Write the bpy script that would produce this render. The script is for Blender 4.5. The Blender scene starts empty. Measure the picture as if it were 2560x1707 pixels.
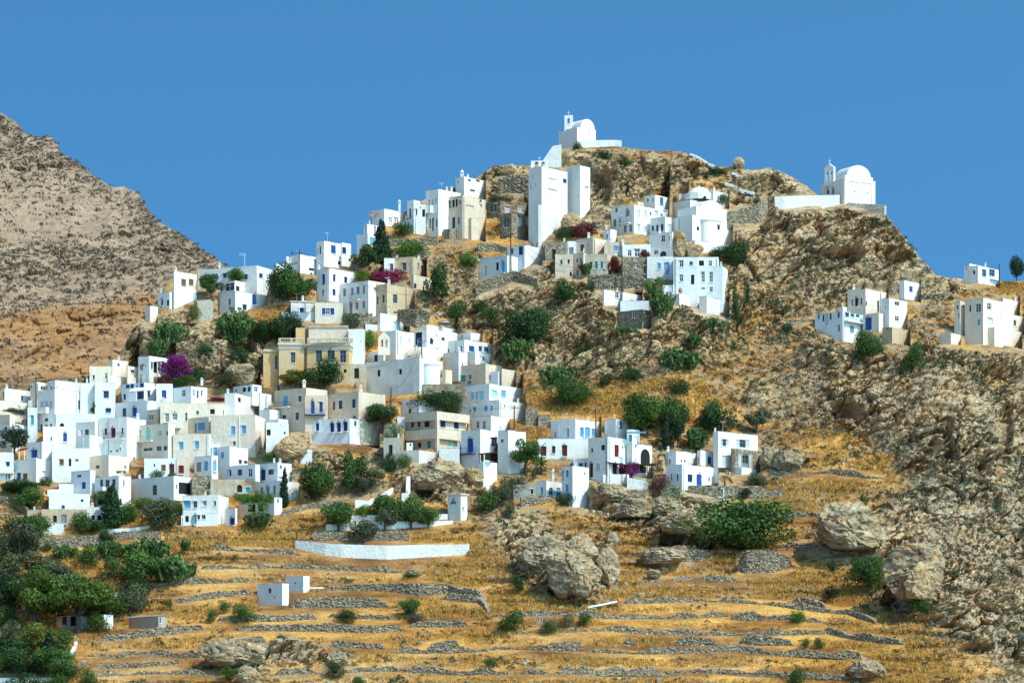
import bpy, math, random
import numpy as np
from mathutils import Vector, Matrix, noise as mnoise
rng = np.random.default_rng(7)
random.seed(7)
scene = bpy.context.scene
COL = scene.collection
# ------------------------------------------------------------------ camera model (level lens looking along +Y)
FPX, YH, CX = 8000.0, 1850.0, 1280.0
SUN_AZ, SUN_EL = math.radians(53), math.radians(50)      # azimuth from the camera side towards +X
SUN_DIR = np.array([math.cos(SUN_EL) * math.sin(SUN_AZ), -math.cos(SUN_EL) * math.cos(SUN_AZ), math.sin(SUN_EL)])


def P(px, py, d):
    return Vector(((px - CX) / FPX * d, d, (YH - py) / FPX * d))


# ------------------------------------------------------------------ noise
def _hash(ix, iy, iz, seed):
    h = (ix.astype(np.uint32) * np.uint32(374761393) + iy.astype(np.uint32) * np.uint32(668265263)
         + iz.astype(np.uint32) * np.uint32(2147483647) + np.uint32((seed * 1274126177) & 0xffffffff))
    h = (h ^ (h >> np.uint32(13))) * np.uint32(1274126177)
    h = h ^ (h >> np.uint32(16))
    h = h * np.uint32(2246822519)
    return h ^ (h >> np.uint32(15))


def _r01(h):
    return (h & np.uint32(0xffffff)).astype(np.float32) / np.float32(0xffffff)


def vnoise(p, seed=0):
    p = np.asarray(p, np.float32)
    i = np.floor(p).astype(np.int64)
    f = p - i
    f = f * f * f * (f * (f * 6 - 15) + 10)
    out = 0
    for dx in (0, 1):
        wx = f[:, 0] if dx else 1 - f[:, 0]
        for dy in (0, 1):
            wy = f[:, 1] if dy else 1 - f[:, 1]
            for dz in (0, 1):
                wz = f[:, 2] if dz else 1 - f[:, 2]
                out = out + wx * wy * wz * _r01(_hash(i[:, 0] + dx, i[:, 1] + dy, i[:, 2] + dz, seed))
    return out * 2 - 1


def fbm(p, octv=4, seed=0, ridged=False):
    s, a, n = 0, 1.0, 0
    p = np.asarray(p, np.float32)
    for o in range(octv):
        v = vnoise(p * (2.03 ** o) + 17.3 * o, seed + o)
        if ridged:
            v = 1 - 2 * np.abs(v)
        s = s + a * v
        n += a
        a *= 0.5
    return s / n


def facets(p, seed=0, tilt=0.9):
    """blocky rock: each cell is a randomly tilted plane; returns height and gap between nearest two cells"""
    p = np.asarray(p, np.float32)
    b = np.floor(p - 0.5).astype(np.int64)
    n = len(p)
    d1 = np.full(n, 9.0, np.float32)
    d2 = np.full(n, 9.0, np.float32)
    h = np.zeros(n, np.float32)
    for dx in (0, 1):
        for dy in (0, 1):
            for dz in (0, 1):
                ix, iy, iz = b[:, 0] + dx, b[:, 1] + dy, b[:, 2] + dz
                h0 = _hash(ix, iy, iz, seed)
                r = [_r01(h0), _r01(_hash(ix, iy, iz, seed + 11)), _r01(_hash(ix, iy, iz, seed + 23))]
                q = [p[:, k] - ((ix, iy, iz)[k] + 0.5 + 0.8 * (r[k] - 0.5)) for k in range(3)]
                dd = q[0] ** 2 + q[1] ** 2 + q[2] ** 2
                g = [_r01(_hash(ix, iy, iz, seed + 37 + 7 * k)) - 0.5 for k in range(4)]
                hh = g[3] + tilt * 2 * (q[0] * g[0] + q[1] * g[1] + q[2] * g[2])
                m = dd < d1
                d2 = np.where(m, d1, np.minimum(d2, dd))
                h = np.where(m, hh, h)
                d1 = np.where(m, dd, d1)
    return h, np.sqrt(d2) - np.sqrt(d1)


def sstep(a, b, x):
    t = np.clip((x - a) / (b - a), 0, 1)
    return t * t * (3 - 2 * t)


# ------------------------------------------------------------------ objects
def tag(o, label=None, cat=None, group=None, kind=None):
    for k, v in (('label', label), ('category', cat), ('group', group), ('kind', kind)):
        if v:
            o[k] = v
    return o


def empty(name, loc, label=None, cat=None, group=None):
    o = bpy.data.objects.new(name, None)
    o.empty_display_size = 0.5
    COL.objects.link(o)
    o.location = loc
    return tag(o, label, cat, group, 'thing' if label else None)


def np_mesh(name, V, F, mat=None, smooth=False, attrs=None, matidx=None):
    """V Nx3, F list of arrays (each MxK) -> mesh"""
    me = bpy.data.meshes.new(name)
    V = np.asarray(V, np.float32)
    if isinstance(F, np.ndarray):
        F = [F]
    F = [f for f in F if len(f)]
    nl = sum(f.size for f in F)
    npoly = sum(len(f) for f in F)
    me.vertices.add(len(V))
    me.vertices.foreach_set('co', V.ravel())
    me.loops.add(nl)
    me.loops.foreach_set('vertex_index', np.concatenate([f.ravel() for f in F]).astype(np.int32))
    me.polygons.add(npoly)
    tot = np.concatenate([np.full(len(f), f.shape[1], np.int32) for f in F])
    st = np.concatenate([[0], np.cumsum(tot)[:-1]]).astype(np.int32)
    me.polygons.foreach_set('loop_start', st)
    me.polygons.foreach_set('loop_total', tot)
    me.polygons.foreach_set('use_smooth', np.full(npoly, smooth, bool))
    for m in (mat if isinstance(mat, (list, tuple)) else [mat]):
        if m is not None:
            me.materials.append(m)
    if matidx is not None:
        me.polygons.foreach_set('material_index', np.asarray(matidx, np.int32))
    me.update(calc_edges=True)
    if attrs:
        for k, v in attrs.items():
            a = me.attributes.new(k, 'FLOAT', 'POINT')
            a.data.foreach_set('value', np.asarray(v, np.float32))
    return me


def link(name, me, parent=None, loc=None):
    o = bpy.data.objects.new(name, me)
    COL.objects.link(o)
    if parent is not None:
        o.parent = parent
    if loc is not None:
        o.location = loc
    return o


class MB:
    """collects quads, boxes, tubes into one mesh"""
    def __init__(self):
        self.v, self.f = [], []

    def poly(self, pts):
        n = len(self.v)
        self.v += [tuple(p) for p in pts]
        self.f.append(tuple(range(n, n + len(pts))))

    def box(self, o, a, b, c):
        """corner o and three edge vectors"""
        o, a, b, c = Vector(o), Vector(a), Vector(b), Vector(c)
        p = [o, o + a, o + a + b, o + b, o + c, o + a + c, o + a + b + c, o + b + c]
        n = len(self.v)
        self.v += [tuple(q) for q in p]
        fs = [(0, 3, 2, 1), (4, 5, 6, 7), (0, 1, 5, 4), (1, 2, 6, 5), (2, 3, 7, 6), (3, 0, 4, 7)]
        if a.cross(b).dot(c) < 0:
            fs = [tuple(reversed(f)) for f in fs]
        self.f += [tuple(n + i for i in f) for f in fs]

    def bar(self, p, q, r, seg=6, r2=None):
        p, q = Vector(p), Vector(q)
        r2 = r if r2 is None else r2
        d = (q - p).normalized()
        x = d.orthogonal().normalized()
        y = d.cross(x)
        n = len(self.v)
        for c, rr in ((p, r), (q, r2)):
            for i in range(seg):
                t = 2 * math.pi * i / seg
                self.v.append(tuple(c + x * math.cos(t) * rr + y * math.sin(t) * rr))
        for i in range(seg):
            j = (i + 1) % seg
            self.f.append((n + i, n + j, n + seg + j, n + seg + i))
        self.f.append(tuple(n + i for i in reversed(range(seg))))
        self.f.append(tuple(n + seg + i for i in range(seg)))

    def build(self, name, mat, parent=None, loc=None, smooth=False):
        me = bpy.data.meshes.new(name)
        me.from_pydata(self.v, [], self.f)
        if mat is not None:
            me.materials.append(mat)
        if smooth:
            for p in me.polygons:
                p.use_smooth = True
        me.update()
        return link(name, me, parent, loc)


# ------------------------------------------------------------------ materials
def new_mat(name):
    m = bpy.data.materials.new(name)
    m.use_nodes = True
    nt = m.node_tree
    b = nt.nodes['Principled BSDF']
    b.inputs['Roughness'].default_value = 0.9
    b.inputs['Specular IOR Level'].default_value = 0.15
    return m, nt, b


def N(nt, typ, **kw):
    n = nt.nodes.new(typ)
    for k, v in kw.items():
        if k in n.inputs:
            n.inputs[k].default_value = v
        else:
            setattr(n, k, v)
    return n


def noise(nt, vec, scale, detail=4, rough=0.55, dist=0.0):
    n = N(nt, 'ShaderNodeTexNoise', Scale=scale, Detail=detail, Roughness=rough, Distortion=dist)
    nt.links.new(vec, n.inputs['Vector'])
    return n.outputs['Fac']


def ramp(nt, fac, stops):
    r = nt.nodes.new('ShaderNodeValToRGB')
    el = r.color_ramp.elements
    while len(el) < len(stops):
        el.new(0.5)
    for e, (p, c) in zip(el, stops):
        e.position = p
        e.color = (c[0], c[1], c[2], 1) if not isinstance(c, (int, float)) else (c, c, c, 1)
    nt.links.new(fac, r.inputs['Fac'])
    return r.outputs['Color']


def mix(nt, fac, a, b, mode='MIX'):
    m = N(nt, 'ShaderNodeMix', data_type='RGBA', blend_type=mode)
    for sock, v in ((m.inputs[0], fac), (m.inputs[6], a), (m.inputs[7], b)):
        if isinstance(v, (int, float)):
            sock.default_value = v
        elif isinstance(v, tuple):
            sock.default_value = (v[0], v[1], v[2], 1)
        else:
            nt.links.new(v, sock)
    return m.outputs[2]


def math_(nt, op, a, b=None, clamp=False):
    m = N(nt, 'ShaderNodeMath', operation=op, use_clamp=clamp)
    for s, v in ((m.inputs[0], a), (m.inputs[1], b)):
        if v is None:
            continue
        if isinstance(v, (int, float)):
            s.default_value = v
        else:
            nt.links.new(v, s)
    return m.outputs[0]


def bump(nt, bsdf, h, strength, dist):
    b = N(nt, 'ShaderNodeBump', Strength=strength, Distance=dist)
    nt.links.new(h, b.inputs['Height'])
    nt.links.new(b.outputs['Normal'], bsdf.inputs['Normal'])


def pos(nt):
    return nt.nodes.new('ShaderNodeNewGeometry').outputs['Position']


def mapped(nt, vec, scale, rot=(0, 0, 0)):
    m = nt.nodes.new('ShaderNodeMapping')
    m.inputs['Scale'].default_value = scale
    m.inputs['Rotation'].default_value = rot
    nt.links.new(vec, m.inputs['Vector'])
    return m.outputs['Vector']


def plaster(name, base, dirt, amount=0.35, bumpy=0.25, stones=0.0):
    m, nt, b = new_mat(name)
    p = pos(nt)
    n1 = noise(nt, p, 0.35, 5, 0.6)
    streak = noise(nt, mapped(nt, p, (1.6, 1.6, 0.16)), 1.0, 5, 0.65)
    f = math_(nt, 'MULTIPLY', ramp(nt, n1, [(0.42, 0.0), (0.75, 1.0)]), amount)
    c = mix(nt, f, base, dirt)
    f2 = math_(nt, 'MULTIPLY', ramp(nt, streak, [(0.48, 0.0), (0.74, 1.0)]), amount)
    c = mix(nt, f2, c, dirt)
    fine = noise(nt, p, 2.2, 4, 0.7)
    c = mix(nt, 0.22, c, ramp(nt, fine, [(0.3, 0.55), (0.6, 1.0)]), 'MULTIPLY')
    h = noise(nt, p, 1.6, 5, 0.6)
    if stones:
        v = N(nt, 'ShaderNodeTexVoronoi', feature='DISTANCE_TO_EDGE', Scale=3.4)
        nt.links.new(mapped(nt, p, (1, 1, 1.6)), v.inputs['Vector'])
        e = ramp(nt, v.outputs['Distance'], [(0.0, 0.0), (0.24, 1.0)])
        h = math_(nt, 'ADD', math_(nt, 'MULTIPLY', h, 0.5), math_(nt, 'MULTIPLY', e, stones))
        gap = math_(nt, 'MULTIPLY', math_(nt, 'SUBTRACT', 1.0, e), 0.10 * stones)
        c = mix(nt, gap, c, (base[0] * .45, base[1] * .45, base[2] * .47))
    nt.links.new(c, b.inputs['Base Color'])
    bump(nt, b, h, min(1.0, bumpy * 1.5), 0.16)
    return m


def masonry(name, stops, gap=(0.09, 0.075, 0.06), scale=2.3, bstr=0.9):
    m, nt, b = new_mat(name)
    p = mapped(nt, pos(nt), (1, 1, 1.6))
    v = N(nt, 'ShaderNodeTexVoronoi', Scale=scale)
    nt.links.new(p, v.inputs['Vector'])
    e = N(nt, 'ShaderNodeTexVoronoi', feature='DISTANCE_TO_EDGE', Scale=scale)
    nt.links.new(p, e.inputs['Vector'])
    sep = nt.nodes.new('ShaderNodeSeparateColor')
    nt.links.new(v.outputs['Color'], sep.inputs[0])
    c = ramp(nt, sep.outputs[0], stops)
    n = noise(nt, p, 4.0, 4, 0.6)
    c = mix(nt, 0.5, c, ramp(nt, n, [(0.3, 0.55), (0.7, 1.25)]), 'MULTIPLY')
    big = noise(nt, p, 0.25, 3, 0.6)
    c = mix(nt, 0.6, c, ramp(nt, big, [(0.3, 0.7), (0.7, 1.15)]), 'MULTIPLY')
    ed = ramp(nt, e.outputs['Distance'], [(0.0, 0.0), (0.09, 1.0)])
    c = mix(nt, ed, gap, c)
    nt.links.new(c, b.inputs['Base Color'])
    bump(nt, b, math_(nt, 'ADD', ed, math_(nt, 'MULTIPLY', n, 0.4)), bstr, 0.14)
    return m


def paint(name, col, rough=0.55, var=0.25):
    m, nt, b = new_mat(name)
    b.inputs['Roughness'].default_value = rough
    n = noise(nt, pos(nt), 1.7, 3, 0.6)
    c = mix(nt, var, col, ramp(nt, n, [(0.3, 0.45), (0.7, 1.2)]), 'MULTIPLY')
    nt.links.new(c, b.inputs['Base Color'])
    return m


def glass(name):
    m, nt, b = new_mat(name)
    b.inputs['Roughness'].default_value = 0.12
    b.inputs['Specular IOR Level'].default_value = 0.5
    n = noise(nt, pos(nt), 0.9, 2, 0.5)
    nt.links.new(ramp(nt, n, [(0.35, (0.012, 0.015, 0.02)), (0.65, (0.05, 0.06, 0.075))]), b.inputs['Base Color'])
    return m


def rock_nodes(nt, p, tone=None):
    """colour of bare rock; p position, tone 0 beige - 1 grey green"""
    strata = mapped(nt, p, (0.5, 0.5, 1.6), (0.35, 0.45, 0.2))
    n1 = noise(nt, strata, 0.35, 8, 0.66)
    n2 = noise(nt, p, 0.09, 4, 0.55)
    n3 = noise(nt, strata, 1.5, 6, 0.72)
    beige = ramp(nt, n1, [(0.32, (0.12, 0.082, 0.046)), (0.44, (0.30, 0.215, 0.125)), (0.56, (0.43, 0.33, 0.205)), (0.70, (0.56, 0.465, 0.32))])
    grey = ramp(nt, n1, [(0.32, (0.095, 0.088, 0.07)), (0.44, (0.215, 0.20, 0.155)), (0.56, (0.325, 0.30, 0.235)), (0.70, (0.46, 0.425, 0.345))])
    tf = ramp(nt, n2, [(0.40, 0.15), (0.62, 0.85)])
    if tone is not None:
        tf = math_(nt, 'ADD', math_(nt, 'MULTIPLY', tf, 0.45), math_(nt, 'MULTIPLY', tone, 0.62), True)
    c = mix(nt, tf, beige, grey)
    c = mix(nt, 0.75, c, ramp(nt, n3, [(0.30, 0.42), (0.5, 0.92), (0.68, 1.25)]), 'MULTIPLY')
    rust = ramp(nt, noise(nt, p, 0.55, 5, 0.7), [(0.54, 0.0), (0.66, 0.8)])
    c = mix(nt, rust, c, (0.36, 0.19, 0.06))
    return c, n1, n3


def rock_material(name, tone=0.5):
    m, nt, b = new_mat(name)
    p = pos(nt)
    v = N(nt, 'ShaderNodeValue')
    v.outputs[0].default_value = tone
    c, n1, n3 = rock_nodes(nt, p, v.outputs[0])
    nt.links.new(c, b.inputs['Base Color'])
    bump(nt, b, math_(nt, 'ADD', n1, math_(nt, 'MULTIPLY', n3, 0.5)), 0.9, 0.5)
    return m


def ground_material(name):
    m, nt, b = new_mat(name)
    p = pos(nt)
    ag = N(nt, 'ShaderNodeAttribute', attribute_name='grass').outputs['Fac']
    at = N(nt, 'ShaderNodeAttribute', attribute_name='tone').outputs['Fac']
    rc, n1, n3 = rock_nodes(nt, p, at)
    g1 = noise(nt, mapped(nt, p, (0.22, 0.5, 0.9)), 0.30, 6, 0.62)
    g2 = noise(nt, p, 2.2, 5, 0.75)
    g3 = noise(nt, p, 0.045, 3, 0.5)
    gold = ramp(nt, g1, [(0.34, (0.15, 0.075, 0.03)), (0.44, (0.29, 0.155, 0.055)), (0.53, (0.45, 0.265, 0.085)), (0.64, (0.60, 0.39, 0.13))])
    dull = ramp(nt, g1, [(0.34, (0.13, 0.08, 0.042)), (0.48, (0.28, 0.18, 0.095)), (0.62, (0.46, 0.345, 0.21))])
    gc = mix(nt, ramp(nt, g3, [(0.40, 0.0), (0.62, 0.6)]), gold, dull)
    gc = mix(nt, 0.8, gc, ramp(nt, g2, [(0.32, 0.35), (0.48, 0.9), (0.64, 1.28)]), 'MULTIPLY')
    gc = mix(nt, 1.0, gc, (1.16, 0.98, 0.80), 'MULTIPLY')
    rc = mix(nt, 1.0, rc, (1.27, 1.13, 1.0), 'MULTIPLY')
    f = ramp(nt, math_(nt, 'ADD', ag, math_(nt, 'MULTIPLY', math_(nt, 'SUBTRACT', n1, 0.5), 1.9)), [(0.40, 0.0), (0.56, 1.0)])
    c = mix(nt, f, rc, gc)
    nt.links.new(c, b.inputs['Base Color'])
    h = math_(nt, 'ADD', n1, math_(nt, 'MULTIPLY', n3, 0.5))
    h = mix(nt, f, h, math_(nt, 'MULTIPLY', g2, 0.8))
    bump(nt, b, h, 0.9, 0.45)
    return m


def mountain_material(name):
    m, nt, b = new_mat(name)
    p = pos(nt)
    ag = N(nt, 'ShaderNodeAttribute', attribute_name='grass').outputs['Fac']
    s = mapped(nt, p, (0.35, 0.5, 1.1), (0, 0.5, 0))
    n1 = noise(nt, s, 0.16, 8, 0.68)
    n2 = noise(nt, s, 0.55, 5, 0.7)
    n3 = noise(nt, p, 0.014, 4, 0.55)
    up = ramp(nt, n1, [(0.30, (0.19, 0.138, 0.095)), (0.48, (0.30, 0.222, 0.157)), (0.66, (0.40, 0.305, 0.222))])
    lo = ramp(nt, n1, [(0.30, (0.17, 0.095, 0.05)), (0.46, (0.31, 0.185, 0.10)), (0.64, (0.43, 0.28, 0.155))])
    lo = mix(nt, ramp(nt, noise(nt, p, 0.05, 4, .6), [(0.45, 0.0), (0.6, 0.6)]), lo, (0.36, 0.18, 0.06))
    c = mix(nt, ag, up, lo)
    c = mix(nt, ramp(nt, n3, [(0.40, 0.0), (0.6, 0.55)]), c, mix(nt, ag, (0.41, 0.32, 0.235), lo))
    c = mix(nt, 0.7, c, ramp(nt, n2, [(0.30, 0.62), (0.5, 0.97), (0.68, 1.15)]), 'MULTIPLY')
    c = mix(nt, 1.0, c, (0.93, 0.85, 0.80), 'MULTIPLY')
    nt.links.new(c, b.inputs['Base Color'])
    bump(nt, b, math_(nt, 'ADD', n1, math_(nt, 'MULTIPLY', n2, 0.6)), 0.8, 0.9)
    return m


def leaf_material(name, col, var=0.5, flower=None, ff=0.0, rough=0.55):
    m, nt, b = new_mat(name)
    b.inputs['Roughness'].default_value = rough
    b.inputs['Specular IOR Level'].default_value = 0.25
    t = N(nt, 'ShaderNodeAttribute', attribute_name='tint').outputs['Fac']
    c = ramp(nt, t, [(0.0, tuple(k * (1 - var) for k in col)), (0.6, col), (1.0, (col[0] * 1.9, col[1] * 1.75, col[2] * 1.4))])
    if flower:
        fl = N(nt, 'ShaderNodeAttribute', attribute_name='flower').outputs['Fac']
        c = mix(nt, math_(nt, 'LESS_THAN', fl, ff), c, mix(nt, t, tuple(k * .55 for k in flower), flower))
    nt.links.new(c, b.inputs['Base Color'])
    tr = N(nt, 'ShaderNodeBsdfTranslucent')
    nt.links.new(c, tr.inputs['Color'])
    mx = N(nt, 'ShaderNodeMixShader', Fac=0.22)
    nt.links.new(b.outputs[0], mx.inputs[1])
    nt.links.new(tr.outputs[0], mx.inputs[2])
    nt.links.new(mx.outputs[0], nt.nodes['Material Output'].inputs['Surface'])
    return m


MAT = {
    'w': plaster('whitewash', (0.80, 0.80, 0.79), (0.58, 0.55, 0.49), 0.40, 0.35),
    'u': plaster('blue_white_wash', (0.74, 0.77, 0.81), (0.57, 0.58, 0.58), 0.38, 0.35),
    'x': plaster('whitewashed_rubble', (0.82, 0.82, 0.81), (0.60, 0.58, 0.53), 0.45, 0.4, 0.6),
    'k': plaster('cream_plaster', (0.77, 0.675, 0.575), (0.57, 0.46, 0.34), 0.5, 0.4),
    'c': plaster('weathered_cream', (0.67, 0.55, 0.44), (0.46, 0.36, 0.26), 0.6, 0.5),
    'b': plaster('beige_plaster', (0.56, 0.43, 0.28), (0.38, 0.29, 0.2), 0.6, 0.5),
    'o': plaster('ochre_plaster', (0.62, 0.37, 0.15), (0.58, 0.48, 0.34), 0.8, 0.4),
    'g': plaster('grey_cement_and_shade', (0.42, 0.38, 0.33), (0.30, 0.27, 0.24), 0.6, 0.4),  # cement; also paints the shade on the mansion's frieze and recess
    'p': plaster('peeling_plaster', (0.60, 0.55, 0.46), (0.42, 0.27, 0.13), 1.0, 0.9, 0.3),
    's': masonry('rubble_stone', [(0.0, (0.22, 0.175, 0.12)), (0.5, (0.37, 0.305, 0.215)), (1.0, (0.52, 0.455, 0.35))]),
    'd': masonry('dry_stone', [(0.0, (0.22, 0.175, 0.12)), (0.5, (0.37, 0.305, 0.22)), (1.0, (0.55, 0.47, 0.36))], gap=(0.10, 0.07, 0.042), scale=2.9, bstr=0.8),
    'roof': plaster('flat_roof_render', (0.72, 0.70, 0.66), (0.5, 0.47, 0.42), 0.4, 0.2),
    'tile': paint('clay_tile', (0.42, 0.17, 0.09), 0.8, 0.5),
    'wood': paint('dark_wood', (0.07, 0.045, 0.03), 0.8, 0.4),
    'pole': paint('pole_wood', (0.10, 0.06, 0.045), 0.85, 0.4),
    'iron': paint('dark_iron', (0.03, 0.03, 0.035), 0.5, 0.2),
    'metal': paint('pale_metal', (0.55, 0.56, 0.57), 0.4, 0.1),
    'B': paint('royal_blue_paint', (0.02, 0.078, 0.31)),
    'V': paint('navy_paint', (0.02, 0.035, 0.12)),
    'L': paint('sky_blue_paint', (0.13, 0.38, 0.62)),
    'Y': paint('pale_blue_paint', (0.36, 0.60, 0.72)),
    'T': paint('teal_paint', (0.05, 0.30, 0.30)),
    'A': paint('aqua_paint', (0.28, 0.62, 0.58)),
    'R': paint('maroon_paint', (0.13, 0.018, 0.02)),
    'O': paint('brown_paint', (0.20, 0.085, 0.045)),
    'N': paint('green_paint', (0.09, 0.33, 0.17)),
    'G': paint('grey_blue_paint', (0.20, 0.25, 0.30)),
    'Q': paint('pale_grey_paint', (0.52, 0.55, 0.58)),
    'W': paint('white_paint', (0.78, 0.78, 0.77), 0.5, 0.1),
    'glass': glass('window_glass'),
    'dark': paint('painted_interior_shade', (0.025, 0.022, 0.02), 0.9, 0.2),
    'bark': paint('bark', (0.10, 0.075, 0.055), 0.9, 0.5),
    'terra': paint('terracotta', (0.45, 0.20, 0.09), 0.7, 0.2),
    'rockb': rock_material('boulder_rock_warm', 0.35),
    'rockg': rock_material('boulder_rock_grey', 0.8),
    'cloth': paint('dark_cloth', (0.03, 0.03, 0.045), 0.9, 0.2),
    'skin': paint('skin', (0.42, 0.24, 0.16), 0.6, 0.1),
}
M_GROUND = ground_material('hillside_ground')
M_MOUNT = mountain_material('mountain_ground')
# ------------------------------------------------------------------ regions: every crop of the photograph has its own scale
REG = {'R1': (0, 900, 5.2275), 'R2': (380, 900, 5.2275), 'R3': (340, 600, 5.2275), 'R4': (640, 600, 5.2275), 'R5': (640, 780, 5.2275),
       'R6': (0, 1100, 5.2275), 'R7': (380, 1080, 5.2275), 'R8': (0, 1300, 3.852), 'S1': (880, 400, 5.2275), 'S2': (1250, 270, 5.2275),
       'S3': (1480, 450, 5.2275), 'S4': (1160, 550, 5.2275), 'S5': (1480, 600, 5.2275), 'S6': (1960, 380, 5.2275), 'S7': (1980, 650, 4.055),
       'S8': (900, 760, 5.2275), 'T1': (960, 960, 5.2275), 'T2': (1300, 1020, 5.2275), 'T3': (1560, 960, 4.182), 'T4': (700, 1220, 4.182),
       'T5': (1150, 1260, 3.508), 'T6': (1650, 1200, 3.485), 'T7': (2000, 850, 3.734), 'T8': (2000, 1250, 3.43), 'F': (0, 0, 0.91875),
       'M2': (300, 760, 5.88), 'M4': (250, 1440, 2.352), 'M1': (1650, 350, 5.345), 'PX': (0, 0, 1)}


class Reg:
    def __init__(self, key):
        self.ox, self.oy, self.s = REG[key]

    def x(self, v):
        return self.ox + v / self.s

    def y(self, v):
        return self.oy + v / self.s


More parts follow.
